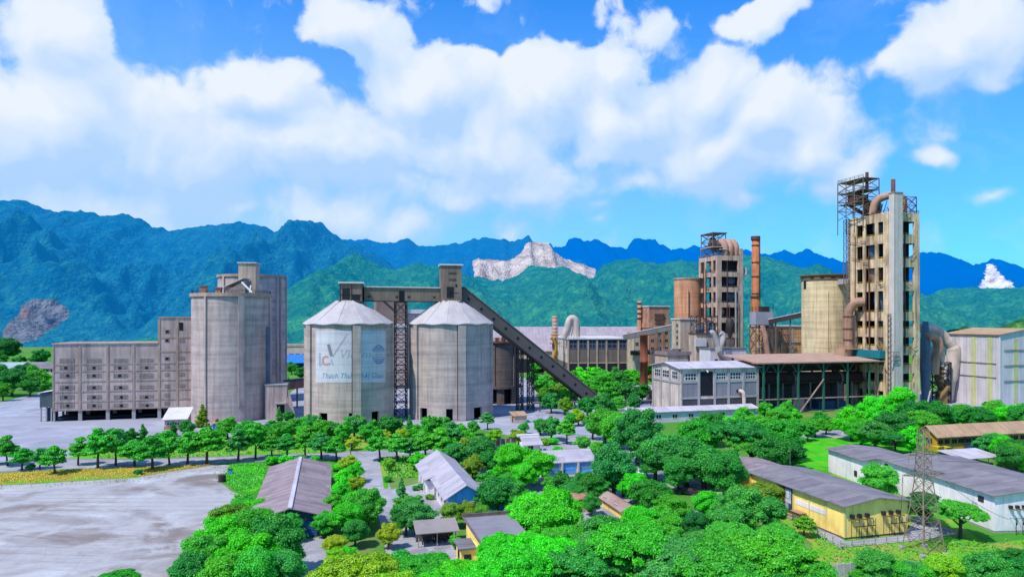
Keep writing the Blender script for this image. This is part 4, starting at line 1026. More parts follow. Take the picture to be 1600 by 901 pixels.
fr = Fr(1014, 590); w = fr.U(1047)
o = framed('mill_tower_block', 'reddish pink brick block with slanted upper walls left of the orange silo', 'industrial building', fr)
z1, z2, z3 = fr.Z(512), fr.Z(498), fr.Z(479)
MB().box(0, w, 0, 14, 0, z1).build('wall', pinkbrick, o)
m = MB().box(w*.02, w*.98, .5, 13, z2, z3); v = [(-.4,-.2,z1+.01),(w+.4,-.2,z1+.01),(w+.4,14,z1+.01),(-.4,14,z1+.01),(w*.02,.5,z2),(w*.98,.5,z2),(w*.98,13,z2),(w*.02,13,z2)]
m.add(v, [(0,1,5,4),(1,2,6,5),(2,3,7,6),(3,0,4,7),(4,5,6,7)]); m.build('upper_block', pinkbrick, o)
MB().box(-.1, w*.98+.4, 0, 13.4, z3+.01, z3+.6).build('roof', white_trim, o)
for k in range(3): MB().box(w*.28, w*.72, -.3, .48, z1+2+k*2.6, z1+3.2+k*2.6).build('louvre', steel_rust, o)
for j in range(3):
    for k in range(3): window(o, w*(.08+.33*k), 0, z1-4-j*4.6, 2.2, 2.0, gm=black_in, fm=pack_trim)
Y = 412; p = W(999,500,Y); q = thing('thin_stack', 'thin banded stack left of the pink brick block', 'chimney', (p.x, p.y, 0))
zt = W(0,470,Y).z; MB().lathe([(1.3,0),(1.2,zt),(.8,zt),(.8,zt-2)], n=18).build('shaft', pinkbrick, q); m = MB()
for k in range(4): z = zt-2-k*3; m.lathe([(1.25,z),(1.45,z),(1.45,z+.9),(1.25,z+.9)], n=18, sm=False)
m.build('bands', steel_dark, q)
fr = Fr(990, 596); w = fr.U(1012); o = framed('control_block', 'low pink and grey block between thin stack and brown hall', 'industrial building', fr)
MB().box(0, w, 0, 8, 0, fr.Z(522)).build('wall', beige_w, o); MB().box(-.3, w+.3, -.3, 8.3, fr.Z(522)+.01, fr.Z(519)).build('roof', pinkbrick, o)
for k in range(2): window(o, 1+k*3, 0, fr.Z(540), 2, 2, gm=dark_open)
MB().tube([(-2,-.9,fr.Z(551)),(w+7,-.9,fr.Z(549))], 1.3, 12).build('duct', steel_dark, o)

# orange silo
s = Silo(1053, 1096, Yc=416); zt = s.Z(434)
A = silo_thing('orange_silo', 'orange weathered silo standing left of the smaller concrete tower', s)
MB().lathe([(s.R,0),(s.R,zt)], n=72).build('shell', orange_con, A)
MB().lathe([(s.R+.02,zt-.6),(s.R+.4,zt-.6),(s.R+.4,zt+.2),(0,zt+.2)], n=72, sm=False).build('roof_slab', pack_trim, A)
m = MB(); s.block(m, s.ang(1073), 2.0, .5, 0, s.Z(452)); m.build('rib', orange_con, A)
m = MB(); s.block(m, s.ang(1076), .5, .8, 0, s.Z(455)); m.build('pipe', steel_rust, A)

# beige block
fr = Fr(1063, 606); w = fr.U(1090)
o = framed('beige_block', 'plain beige block with small dark side windows, left foot of the smaller tower', 'industrial building', fr)
dv = fr.V(1049.5); MB().box(0, w, 0, dv, 0, fr.Z(499)).build('wall', beige_w, o); MB().box(-.4, w+.4, -.4, dv+.4, fr.Z(499)+.01, fr.Z(497)).build('roof', white_trim, o)
for j in range(4): window(o, 0, dv*.25, fr.Z(511+j*9.5), 1.8, 1.7, side='left', gm=black_in)
MB().box(w*.5, w*.99, -.1, -.004, 0, fr.Z(527)).build('dark_sheeting', steel_mid, o)

# ------------------------------------------------------------------ the two preheater towers
def cyclone(m, x, y, z, r, h, mi=0):
    m.lathe([(0,z+h),(r*.6,z+h),(r,z+h*.92),(r,z+h*.5),(r*.28,z+.3),(r*.28,z)], x, y, 20, mi)
def tower(o, wu, wv, floors, cols_u, cols_v, con, cw=1.6, cd=1.2, beam=2.6, slab=.5, seed=0, cdv=.6):
    """Concrete frame: columns on the front (along x) and left side (along y), deep edge beams, slabs, vessels inside."""
    rnd = random.Random(seed); zt = floors[-1]
    m = MB()
    for (x0, x1) in cols_u:
        m.box(x0, x1, 0, cd, 0, zt); m.box(x0, x1, wv-cd, wv, 0, zt)
    for (y0, y1) in cols_v:
        m.box(.004, cdv, max(y0, cd), min(y1, wv-cd-.001), 0, zt-.01); m.box(wu-cdv, wu-.004, max(y0, cd), min(y1, wv-cd-.001), 0, zt-.01)
    m.build('columns', con, o)
    for z in floors:
        h = beam/2; m = MB()
        m.box(.08, wu-.08, .07, cd-.07, z-h, z+h-.02); m.box(.08, wu-.08, wv-cd+.07, wv-.07, z-h, z+h-.02)
        m.box(.07, cdv-.07, cd-.06, wv-cd+.06, z-h+.01, z+h-.03); m.box(wu-cdv+.07, wu-.07, cd-.06, wv-cd+.06, z-h+.01, z+h-.03)
        m.build('edge_beam', con, o)
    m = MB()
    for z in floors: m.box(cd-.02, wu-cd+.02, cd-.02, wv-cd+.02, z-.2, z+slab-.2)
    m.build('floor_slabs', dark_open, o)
    zs = [0]+list(floors)
    for i, (a, b) in enumerate(zip(zs, zs[1:])):
        if b-a < 4: continue
        m = MB(); h = b-a-1.0
        for k in range(2):
            r = min(wu, wv)*(.17+.05*rnd.random()); x = wu*(.3+.4*k)+rnd.uniform(-.6,.6); y = wv*rnd.uniform(.3,.6)
            cyclone(m, x, y, a+.4, r, h*.95)
        m.tube([(wu*.2,wv*.25,a+1),(wu*.55,wv*.35,a+h*.5),(wu*.8,wv*.5,a+h)], .8, 10)
        m.build('vessel', cyc_mat if i % 3 else duct_pink, o)
        m = MB(); rail(m, [(cd+.2,.5,a+1.2),(wu-cd-.2,.5,a+1.2)], 1.1, .1, 2.5); rail(m, [(.5,cd+.2,a+1.2),(.5,wv-cd-.2,a+1.2)], 1.1, .1, 2.5); m.build('handrail', yel_paint if seed == 1 else steel_mid, o)
    m = MB()
    for k in range(5):
        x = rnd.uniform(wu*.08, wu*.92); z0 = rnd.uniform(0, zt*.5); z1 = z0+rnd.uniform(.2, .5)*zt; m.tube([(x,-.35,z0),(x,-.35,min(z1, zt))], rnd.uniform(.12,.3), 8)
        y = rnd.uniform(wv*.15, wv*.9); m.tube([(-.35,y,z0),(-.35,y,min(z1, zt))], rnd.uniform(.12,.3), 8)
    for k in range(14):
        z = rnd.choice(list(floors))+rnd.uniform(-1, 3); y = rnd.uniform(0, wv*.8); m.beam((-.5,y,z),(-.5,y+rnd.uniform(1,5),z+rnd.uniform(-2,2)),.18); x = rnd.uniform(0, wu*.8); m.beam((x,-.45,z),(x+rnd.uniform(.5,2.5),-.45,z+rnd.uniform(-2,2)),.16)
    m.build('pipework', steel_rust, o)
    MB().box(wu*.36, wu-cdv-.25, wv*.20, wv-cd-.4, 0, zt-1).build('dark_backing', dark_open, o)  # dark box added inside so the bay openings read dark

fr = Fr(1388, 641); TY = fr
wu, wv = fr.U(1437), fr.V(1325)
fl = [fr.Z(y) for y in (605, 577, 548, 520, 494, 447, 409.5, 372, 337.5)]
o = framed('preheater_tower', 'tallest tan concrete frame tower with a pale metal shaft and rusty top rigging', 'tower', fr)
U, V = fr.U, fr.V
cu_ = [(0, U(1410)), (U(1429), wu)]
cv_ = [(0, V(1380)), (V(1371.2), V(1366.7)), (V(1351.8), V(1347.8)), (V(1338), wv)]
tower(o, wu, wv, fl, cu_, cv_, tower_con, cd=.9, beam=3.4, seed=1)
SD = 2.6; sx0, sx1 = U(1397.5, -SD), U(1410.5, -SD)
zs = fr.Z(303)
shf = MB().box(sx0, sx1, -SD, -.02, 0, zs).build('metal_shaft', shaft_mat, o)
MB().box(sx0-.2, sx1+.2, -SD-.2, .3, zs+.01, zs+.4).build('cap', tan_roof, shf)
m = MB(); 
for x in (sx0-.08, sx1-.12): m.box(x, x+.2, -SD-.08, -SD-.01, 0, zs-.1)
m.build('corner_trim', conc_pale, shf)
zt = fl[-1]+1.4
# roof: big duct, lattice rig, chimney, platforms
m = MB(); m.tube(arc_path([(wu*.1,wv*.45,zt+.5),(wu*.15,wv*.4,zt+5.5),(wu*.4,wv*.3,zt+7.6),(wu*.8,wv*.3,zt+7.4),(wu*.88,wv*.3,zt+5),(wu*.88,wv*.3,zt)], 6), 1.5, 16); m.build('roof_duct', duct_pink, o)
m = MB(); cyclone(m, wu*.3, wv*.7, zt, 2.0, 7); cyclone(m, wu*.6, wv*.72, zt, 1.8, 6.5); m.build('roof_vessel', duct_pink, o)
cx = U(1393.5); MB().lathe([(.75,zs),(.75,fr.Z(281)),(.5,fr.Z(281)),(.5,fr.Z(281)-1)], sx0+.8, -1.2, 16).build('vent_stack', steel_rust, o)
m = MB(); y0, y1 = V(1357), V(1317)
zz = [zt, fr.Z(322, 0, y1), fr.Z(305, 0, y1), fr.Z(288, 0, y1)]
lattice(m, -2.5, 5, y0, y1, zz[0], zz[3], 4, .28, .2)
for z in zz[1:]: m.box(-2.6, 5.1, y0, y1, z-.15, z)
for k in range(4): y = y0+(y1-y0)*k/3; m.beam((-2.5,y,zz[0]-6),(-2.5,y,zz[3]),.25)
rail(m, [(-2.5,y0,zz[3]),(-2.5,y1,zz[3]),(5,y1,zz[3])], 1.2, .12, 2); m.build('rig_lattice', rig_steel, o)
m = MB(); yk = y0+(y1-y0)*.5
m.box(-1.5, 4, yk-2.5, yk+2.5, zz[1], zz[1]+3.2); m.tube([(-2,yk+3,zz[1]+.5),(2,yk-4,zz[0]+.5)], .7, 8); m.tube([(1,yk-5,zz[2]),(1,yk-5,zz[3]+2.5)], .6, 8); m.build('rig_machinery', steel_rust, o)
m = MB(); rail(m, [(.2,y0,zt),(.2,.2,zt),(wu-.2,.2,zt),(wu-.2,wv-.2,zt)], 1.2, .12, 2)
for k in range(10): x = random.uniform(.5, wu-1); y = random.uniform(.5, wv*.6); m.beam((x,y,zt),(x+random.uniform(-2,2),y+random.uniform(-2,2),zt+random.uniform(2,5)),.22)
lattice(m, wu-6, wu-1, .5, 5, zt, zt+6.5, 2, .25, .18); m.build('roof_steelwork', steel_rust, o)
# stair ladder up the back left corner
m = MB(); lattice(m, -1.6, -.1, wv-1.2, wv+.6, 0, zz[0], 26, .2, .12); m.build('ladder_tower', rig_steel, o)
m = MB(); xa = U(1389); 
lattice(m, xa-.6, xa+.9, -1.3, -.05, 0, fr.Z(490), 18, .16, .1); m.build('service_ladder', steel_mid, o)
m = MB(); rail(m, [(sx0-2.2,-SD-.6,fr.Z(562)),(sx0+1.5,-SD-.6,fr.Z(562))], 3.2, .14, 1.2); m.box(sx0-2.3, sx0+1.5, -SD-.7, -SD-.02, fr.Z(562)-.2, fr.Z(562)); m.build('side_platform', steel_mid, o)
# downcomer duct on the left side
yv = V(1337)
m = MB(); m.tube(arc_path([(-.2,V(1352),fr.Z(471,0,V(1352))),(-2.4,V(1346),fr.Z(473,0,yv)),(-3.4,V(1339),fr.Z(484,0,yv)),(-3.6,V(1337),fr.Z(500,0,yv)),(-3.6,V(1337),fr.Z(562,0,yv))], 6), 1.75, 16); m.build('downcomer_duct', duct_pink, o)
m = MB()
for py in (495, 514, 531): z = fr.Z(py,0,yv); m.lathe([(1.78,z),(2.0,z),(2.0,z+.4),(1.78,z+.4)], -3.6, V(1337), 18, sm=False)
m.build('duct_flanges', steel_rust, o)
m = MB(); z = fr.Z(545,0,yv); m.box(-8, -.1, yv-4, yv+4, z, z+.3); rail(m, [(-8,yv+4,z+.3),(-8,yv-4,z+.3),(-.3,yv-4,z+.3)], 1.2, .14, 1.5)
m.box(-8, -5, yv-3, yv+2, z-5, z-.01); m.build('duct_platform', tan_roof, o)
MB().box(-2.5, -.02, 1.4, wv-2, fr.Z(560), fr.Z(548)).build('teal_canopy', teal_m, o)

def tower2():
    fr = Fr(1120, 592); o = framed('preheater_tower', 'smaller pinkish concrete frame tower with a steel rig on top, beside the orange chimney', 'tower', fr)
    U, V = fr.U, fr.V; wu, wv = U(1161), V(1092)
    fl = [fr.Z(y) for y in (545, 524, 500, 476, 452, 428, 402.5)]
    tower(o, wu, wv, fl, [(0, U(1127.5)), (U(1153.5), wu)], [(0, V(1118.6)), (V(1113.6), V(1111.4)), (V(1102.6), V(1100.6)), (V(1094.6), wv)], tower_con2, cd=1.2, beam=2.8, seed=2)
    zt = fl[-1]+1.2
    m = MB(); m.box(0, 5, 6, wv-1, zt, zt+.2)
    lattice(m, 1, wu*.55, wv*.3, wv-1, zt, fr.Z(362), 3, .4, .3); m.box(.5, wu*.58, wv*.25, wv-.5, fr.Z(362), fr.Z(362)+.5)
    rail(m, [(0,wv,zt),(0,.2,zt),(wu,.2,zt)], 1.3, .15, 2.5); m.build('rig_lattice', rig_steel, o)
    m = MB(); z = fr.Z(385); m.box(-1.5, wu*.4, wv*.1, wv*.8, z, z+.25); m.box(wu*.18, wu*.5, .6, wv*.4, z-1.5, z-1.25); m.build('canopy', white_trim, o)
    m = MB()
    for k in range(3):
        x = wu*(.34+.21*k); m.tube(arc_path([(x,wv*.6,zt+4),(x,wv*.5,zt+7.6),(x+.6,wv*.3,zt+9),(x+1.2,.8+wv*.1,zt+6),(x+1.2,.8+wv*.1,zt)], 5), 1.8, 12)
    m.build('gooseneck_ducts', duct_pink, o)
    m = MB(); cyclone(m, wu*.3, wv*.65, zt+4, 2, 8); m.box(wu*.15, wu*.5, wv*.4, wv*.7, zt+5, zt+9); m.build('rig_machinery', steel_rust, o)
    MB().box(wu*.88, wu, .1, wv*.5, zt, fr.Z(387)).build('stair_head', tower_con2, o)
    MB().box(wu+.02, wu+3.6, 5, wv-2, 0, fr.Z(475)).build('side_block', dark_silo, o)
    m = MB(); m.tube(arc_path([(wu+.2,2,fr.Z(420)),(wu+2.4,2,fr.Z(418)),(wu+3.0,2,fr.Z(426)),(wu+.3,2,fr.Z(432))], 5), 1.0, 10); m.build('side_duct', duct_mat, o)
    m = MB(); m.box(U(1148), U(1149.3), -1.0, -.1, 0, fr.Z(450)); m.build('riser_pipe', conc_pale, o)
    return fr
tower2()
# orange chimney and the boxed bin house on stilts in front of it
Y = 402; p = W(1180.5,450,Y); q = thing('orange_chimney', 'slender orange-red chimney with dark bands right of the smaller tower', 'chimney', (p.x, p.y, 0))
zt = W(0,369.5,Y).z; r = 5.6/F*Y
MB().lathe([(r*1.35,0),(r*1.25,zt*.45),(r*1.25,zt*.56),(r*1.0,zt*.58),(r,zt),(r*.7,zt),(r*.7,zt-3)], n=28).build('shaft', chim_mat, q)
m = MB(); m.lathe([(r,zt-2.2),(r*1.28,zt-2),(r*1.28,zt+.1),(r,zt+.1)], n=28, sm=False)
for f_ in (.94, .82, .72, .60): m.lathe([(r*1.0,zt*f_-.35),(r*1.18,zt*f_-.3),(r*1.18,zt*f_),(r*1.0,zt*f_)], n=28, sm=False)
m.lathe([(r*1.2,zt*.57),(r*1.55,zt*.57),(r*1.55,zt*.58),(r*1.2,zt*.58)], n=28, sm=False); m.build('bands', steel_rust, q)
m = MB(); m.beam((r*1.25,-.6,0),(r*1.12,-.6,zt),.3); m.beam((r*1.25,.6,0),(r*1.12,.6,zt),.3); m.build('ladder', steel_dark, q)

fr = Fr(1181, 612); w = fr.U(1208); dv = fr.V(1171.5); z0, z1 = fr.Z(507), fr.Z(487)
o = framed('bin_house', 'pale grey box house raised on a steel lattice below the orange chimney', 'bin house', fr)
MB().box(0, w, 0, dv, z0, z1).build('casing', surf('pale_grey_sheet', lin('#b9b6bb', .75), stain=.25), o)
m = MB(); rail(m, [(0,dv,z1),(0,0,z1),(w,0,z1),(w,dv,z1)], 2.2, .16, 2); m.box(w*.4, w*.85, dv*.2, dv*.7, z1+.01, z1+2.6); m.build('roof_machinery', steel_dark, o)
m = MB(); lattice(m, 0, w*.55, 0, dv, 0, z0-.01, 5, .35, .25); m.box(-.3, w+.3, -.3, dv+.3, z0-.4, z0-.01); m.build('lattice_legs', steel_mid, o)
m = MB(); m.tube([(w*.3,-1,z0-.5),(w*.42,-1.5,z0-5),(w*.75,-2.5,1)], [1.0,1.3,1.1], 12); m.build('chute', duct_pink, o)
m = MB(); lattice(m, w*.72, w-.2, 0.2, dv, 0, z0-.41, 5, .28, .2); m.build('rear_legs', steel_mid, o)

# mill house and pipework at the foot of the smaller tower
fr = Fr(1110, 617); w = fr.U(1166); dv = fr.V(1093)
o = framed('filter_house', 'pale lilac sheet-clad block with forked white duct at the foot of the smaller tower', 'industrial building', fr)
MB().box(0, w, 0, dv, 0, fr.Z(546)).build('wall', clad_blue, o)
MB().box(-.05, -.002, .1, dv-.1, 0, fr.Z(545)).build('side_sheet', white_trim, o)
MB().box(-.3, w+.3, -.3, dv+.3, fr.Z(546)+.01, fr.Z(544)).build('roof', steel_mid, o)
MB().box(w*.12, w*.2, -.06, -.004, fr.Z(566), fr.Z(561)).build('small_window', dark_open, o)
rl = lambda px, py, Y: tuple(Matrix.Rotation(-fr.ang, 3, 'Z') @ (W(px,py,Y)-Vector((fr.X, fr.Y, 0))))
Y = fr.Y-2
m = MB(); m.tube(arc_path([rl(1110,521,Y), rl(1114,520,Y), rl(1119,531,Y), rl(1124,545,Y)], 6), 1.25, 14); m.tube(arc_path([rl(1126,520,Y+1), rl(1130,524,Y+1), rl(1128.5,535,Y), rl(1124.5,546,Y)], 6), 1.2, 14); m.tube([rl(1124,542,Y-.2), rl(1124,552,Y-.2)], 1.9, 14); m.build('forked_duct', conc_pale, o)
MB().tube(arc_path([rl(1124,549,Y-1), rl(1129,557,Y-1.5), rl(1143,566,Y-2)], 5), 1.35, 12).build('lower_duct', steel_mid, o)
fr = Fr(1088, 612); w = fr.U(1124); o = framed('fan_house', 'grey block carrying dark pipework and steel racks at the front of the smaller tower', 'industrial building', fr)
MB().box(0, w, 0, 7, 0, fr.Z(522)).build('wall', beige_w, o); MB().box(-.3, w+.3, -.5, 7.3, fr.Z(522)+.01, fr.Z(520)).build('platform', steel_rust, o)
m = MB(); z0 = fr.Z(520)
lattice(m, .5, w*.95, .5, 6, z0, fr.Z(493), 2, .25, .18)
rail(m, [(0,0,z0),(w,0,z0)], 1.3, .14, 2); m.build('steel_rack', steel_dark, o)
m = MB()
for k in range(6): x = 1+k*w/6.2; m.tube([(x,1+k%3,z0),(x,1+k%3,z0+2+(k*5%4)*1.3)], .55, 8)
m.build('pipe_stubs', cyc_mat, o)
m = MB(); cyclone(m, w+7, 2, z0-3, 1.9, 10); m.build('dark_cyclone', steel_dark, o)
MB().box(w+5.6, w+8.4, .6, 3.4, 0, z0-3.01).build('cyclone_plinth', dark_silo, o)
MB().box(-1, w*.4, -.9, -.02, fr.Z(541), fr.Z(529)).build('white_duct_box', white_trim, o)

# orange-clad building with sloping gallery above
fr = Fr(1202, 610); w = fr.U(1262); zt = fr.Z(510)
o = framed('orange_clad_shed', 'shed clad in orange sheet with pale roof, just left of the tan silo', 'industrial building', fr)
MB().box(0, w, 0, 16, 0, zt).build('wall', orange_cl, o)
MB().box(-.5, w+.5, -.5, 16.5, zt+.01, zt+.5).build('roof', white_trim, o)
m = MB(); m.box(0, w, -.4, -.02, fr.Z(535), fr.Z(533.5)); m.box(w*.6, w*.62, -.2, -.02, 0, zt-.1); m.build('pipes', conc_pale, o)
m = MB(); lattice(m, w*.22, w*.45, -3, -1, 0, zt-1, 3, .22, .16); m.build('steel_frame', steel_mid, o)
a, b = W(1196,504,328), W(1262,490,316)
q = thing('sloping_gallery', 'thin pale roofed gallery rising to the tan silo', 'conveyor gallery', (0,0,0))
MB().beam(a, b, 3, 2.0).build('casing', steel_dark, q); up = Vector((0,0,1.2)); MB().beam(a+up, b+up, 3.5, .35).build('roof', light_roof, q)
for f_ in (.25, .6): p = a.lerp(b, f_); MB().box(p.x-.25,p.x+.25,p.y-.25,p.y+.25,0,p.z-1).build('post', steel_mid, q)

# tan silo
s = Silo(1251.5, 1330, Yc=300); zt = s.Z(429)
A = silo_thing('tan_silo', 'tan weathered silo with a dark top rim, left of the tallest tower', s)
MB().lathe([(s.R,0),(s.R,zt)], n=90).build('shell', tan_con, A)
MB().lathe([(s.R+.02,zt-2.4),(s.R+.25,zt-2.2),(s.R+.3,zt-.3),(s.R+.8,zt-.2),(s.R+.8,zt+.3),(0,zt+.3)], n=90, sm=False).build('roof_rim', surf('stained_rim', lin('#8a7256', .7), stain=.5), A)
m = MB()
for px, w in ((1255, .7), (1290, 2.2)): s.block(m, s.ang(px), w, .4, 0, s.Z(454) if px == 1290 else zt-2.5)
m.build('ribs', tan_con, A)
m = MB(); s.block(m, s.ang(1258), 1.6, .12, s.Z(450), s.Z(437)); m.build('doorway', black_in, A)
m = MB()
for px in (1270, 1285, 1301): s.block(m, s.ang(px), 1.6, .42, s.Z(434.2), s.Z(432.5))
m.build('vent_slots', black_in, A)
a, b = W(1308,441,292), W(1334,438,281); MB().beam(a-Vector((s.X,s.Yc,0)), b-Vector((s.X,s.Yc,0)), 2.2, 2.2).build('link_gallery', conc_pale, A)

# ------------------------------------------------------------------ workshop with arched gable
fr = Fr(1063, 651); w = fr.U(1185); dv = fr.V(1020); ze = fr.Z(576); zr = ze+1.6
o = framed('workshop', 'worn white two-storey workshop with pale roof and tall dark open doorway', 'workshop', fr)
MB().gable_walls(0, w, 0, dv, 0, ze, zr, 'x').build('wall', workshop_m, o)
MB().gable(0, w, 0, dv, ze+.05, zr+.05, 'x', .9, .25).build('roof', light_roof, o)
m = MB()
pil = [1064, 1091.5, 1116.5, 1138, 1161, 1183.5]
for px in pil: x = fr.U(px); m.box(x-.4+(.42 if px == 1064 else 0), x+.4, -.35, -.01, 0, ze-.3)
for py in (597, 622): z = fr.Z(py); m.box(.02, fr.U(1093), -.25, -.011, z-.35, z+.35); m.box(fr.U(1115), w-.02, -.25, -.011, z-.35, z+.35)
for f_ in (.02, .35, .66, .98): m.box(-.35, -.01, dv*f_-.35+(.4 if f_ < .1 else 0), dv*f_+.35, 0, ze-.3)
m.box(-.25, -.011, .1, dv-.1, fr.Z(598)-.35, fr.Z(598)+.35); m.build('pilasters', conc_pale, o)
MB().box(fr.U(1094.5), fr.U(1113.5), -.12, -.004, fr.Z(619), fr.Z(581)).build('open_doorway', black_in, o)
gl_d = surf('dark_window_glass', lin('#3c4658', .5), lin('#1c222c', .6), stain=.5, rough=.3, bump=0)
for a, b in ((1070,1088), (1119,1134), (1140.5,1157.5), (1164.5,1180)):
    xa, xb = fr.U(a), fr.U(b); z = fr.Z(594.5); window(o, xa, 0, z, xb-xa, fr.Z(583)-z, nx=4, nz=2, fm=white_trim, gm=gl_d, bar=.22)
for a, b in ((.08,.28), (.38,.62), (.70,.92)):
    z = fr.Z(593); window(o, 0, dv*a, z, dv*(b-a), 2.8, 'left', nx=3, nz=2, fm=white_trim, gm=gl_d, bar=.2)
pnl = surf('grey_panel', lin('#a9a5aa', .7), lin('#6e6a70', .8), stain=.35, streak=.4)
base_p = surf('slatted_dark_base', lin('#6a6668', .6), lin('#3a3638', .7), stain=.3, streak=0, corr=.8, corr_axis=0)
for a, b in zip(pil, pil[1:]):
    xa, xb = fr.U(a)+.5, fr.U(b)-.5
    if not 1090 < a < 1093: MB().box(xa, xb, -.08, -.004, fr.Z(621)+.2, fr.Z(599)).build('wall_panel', pnl, o)
    MB().box(xa, xb, -.1, -.004, .3, fr.Z(624)).build('base_louvre', base_p, o)
p = fr.U(1155); m = MB(); m.tube(arc_path([(p,-.3,fr.Z(613)),(p+.3,-1.4,fr.Z(614)),(p+.7,-1.8,fr.Z(620)),(p+1.0,-1.8,.1)], 5), .7, 12); m.build('vent_pipe', duct_mat, o)
MB().box(p-1.2, p+.9, -.2, -.09, fr.Z(615), fr.Z(611)).build('vent_opening', black_in, o)
m = MB(); p = fr.U(1103); m.tube([(p,-.2,fr.Z(579)),(p,-.9,fr.Z(579.5)),(p+.2,-1,fr.Z(582))], .3, 8); m.build('hoist_lamp', white_trim, o)

fr = Fr(1043, 622); w = fr.U(1078); dv = fr.V(1018.5)
o = framed('crusher_house', 'blocky grey house with a raised rim roof behind the left end of the workshop', 'industrial building', fr)
z1 = fr.Z(555); MB().box(0, w, 0, dv, 0, z1).build('wall', beige_w, o)
m = MB(); m.box(-.5, w+.5, -.5, dv+.5, z1+.01, z1+.5); m.box(-.5, w+.5, -.5, 0, z1+.51, z1+1.6); m.box(-.5, 0, .01, dv+.5, z1+.51, z1+1.6); m.box(w*.1, w*.9, dv*.4, dv*.5, z1+.51, z1+2.4); m.build('roof_rim', surf('pinkish_rim', lin('#b39a92', .7), stain=.4), o)
m = MB(); m.beam((w*.2,1,z1+2.6),(w*1.05,dv*.5,z1+2.4),.8,.4); m.build('roof_beam', conc_pale, o)
for k in range(2): window(o, 1+k*4, 0, z1-6, 2.2, 2, gm=black_in)
MB().box(w-.9, w-.3, -.5, -.02, 0, z1-.3).build('corner_pipe', steel_rust, o)
fr = Fr(1018, 628); w = fr.U(1030, 0); o = framed('yard_lean_to', 'dark timber lean-to between the rust-streaked duct and the white workshop', 'lean-to', fr)
MB().box(0, w, 0, 5, 0, fr.Z(612)).build('wall', dark_silo, o); MB().box(-.4, w+.4, -.4, 5.4, fr.Z(612)+.01, fr.Z(610)).build('roof', steel_rust, o)
MB().box(w*.3, w*.75, -.06, -.004, .1, 2.4).build('door', black_in, o)

# ------------------------------------------------------------------ green-posted kiln shed
fr = Fr(1248, 645); x0, x1 = fr.U(1184), fr.U(1379); U = fr.U
zf = fr.Z(567); zr = zf+1.9; D = 20
o = framed('kiln_shed', 'open-sided shed with salmon sheet roof on green steel posts', 'open shed', fr)
MB().add([(x0-.8,-1,zf),(x1,-1,zf),(x1,D+1,zr),(x0-.8,D+1,zr),(x0-.8,-1,zf+.45),(x1,-1,zf+.45),(x1,D+1,zr+.45),(x0-.8,D+1,zr+.45)],
         [(3,2,1,0),(4,5,6,7),(0,1,5,4),(1,2,6,5),(2,3,7,6),(3,0,4,7)]).build('roof', pink_roof, o)
posts = [U(px) for px in (1193.5, 1216.5, 1248, 1287, 1325, 1359)]
for x in posts:
    m = MB(); m.box(x-.3, x+.3, 0, .5, 0, zf-.01); m.beam((x,.25,zf-4),(x-2.8,.25,zf-.3),.2); m.beam((x,.25,zf-4),(x+2.8,.25,zf-.3),.2); m.build('post', green_post, o)
    MB().box(x-.3, x+.3, D-.6, D, 0, zr-.3).build('rear_post', steel_dark, o)
zc = fr.Z(622)
m = MB(); m.box(x0, x1, .1, .4, zc-.3, zc+.1); m.build('cross_beam', pack_trim, o)
m = MB(); m.box(x0, x1, D*.7, D*.72, zf-4.2, zf-1.0); m.box(x0, x1, D*.45, D*.47, zf-1.6, zf-.6)
for x in posts: m.beam((x,.5,zf-.5),(x,D,zr-.6),.35)
m.build('roof_trusses', steel_dark, o)
m = MB(); m.box(U(1188), U(1378), D*.35, D-.7, fr.Z(600)-.3, fr.Z(600)); rail(m, [(U(1188),D*.35,fr.Z(600)),(U(1378),D*.35,fr.Z(600))], 1.2, .12, 2); m.build('inner_floor', steel_dark, o)
MB().box(x0+.5, x1-.3, D+.2, D+.6, 0, fr.Z(592)).build('rear_wall', dark_silo, o)
m = MB(); m.beam((U(1249),-.2,.2),(U(1287),-.2,zf-6),.35); m.build('diagonal_brace', pack_trim, o)
MB().box(U(1250), U(1268), 3, 7, 0, fr.Z(626)).build('inner_bin', surf('mauve_sheet', lin('#8c7c88', .6), stain=.3), o)
m = MB()
for k in range(8): x = U(1195+k*22); m.box(x, x+.5, 6, 6.5, 0, fr.Z(600)-.31)
m.build('inner_props', steel_mid, o)
MB().box(U(1300), U(1342), 7, 12, .01, fr.Z(632)).build('machine_base', blue_dk, o)
y_, z_ = D*.5, fr.Z(596)
kl = thing('rotary_kiln', 'long dark red-brown rotary drum lying under the salmon shed roof', 'rotary kiln', (fr.X, fr.Y, 0), fr.ang)
m = MB(); m.tube([(U(1192),y_,z_+.5),(U(1372),y_,z_)], 2.5, 24); m.build('drum', surf('kiln_shell', lin('#5e3a36', .6), lin('#2e2022', .8), stain=.4, streak=0), kl)
for px in (1337, 1262, 1212): m = MB(); x = U(px); m.tube([(x,y_,z_),(x+.7,y_,z_)], 3.1, 24); m.build('tyre_ring', steel_mid, kl); MB().box(x-.6, x+1.4, y_-2, y_+2, 0, z_-2.3).build('pier', dark_silo, kl)

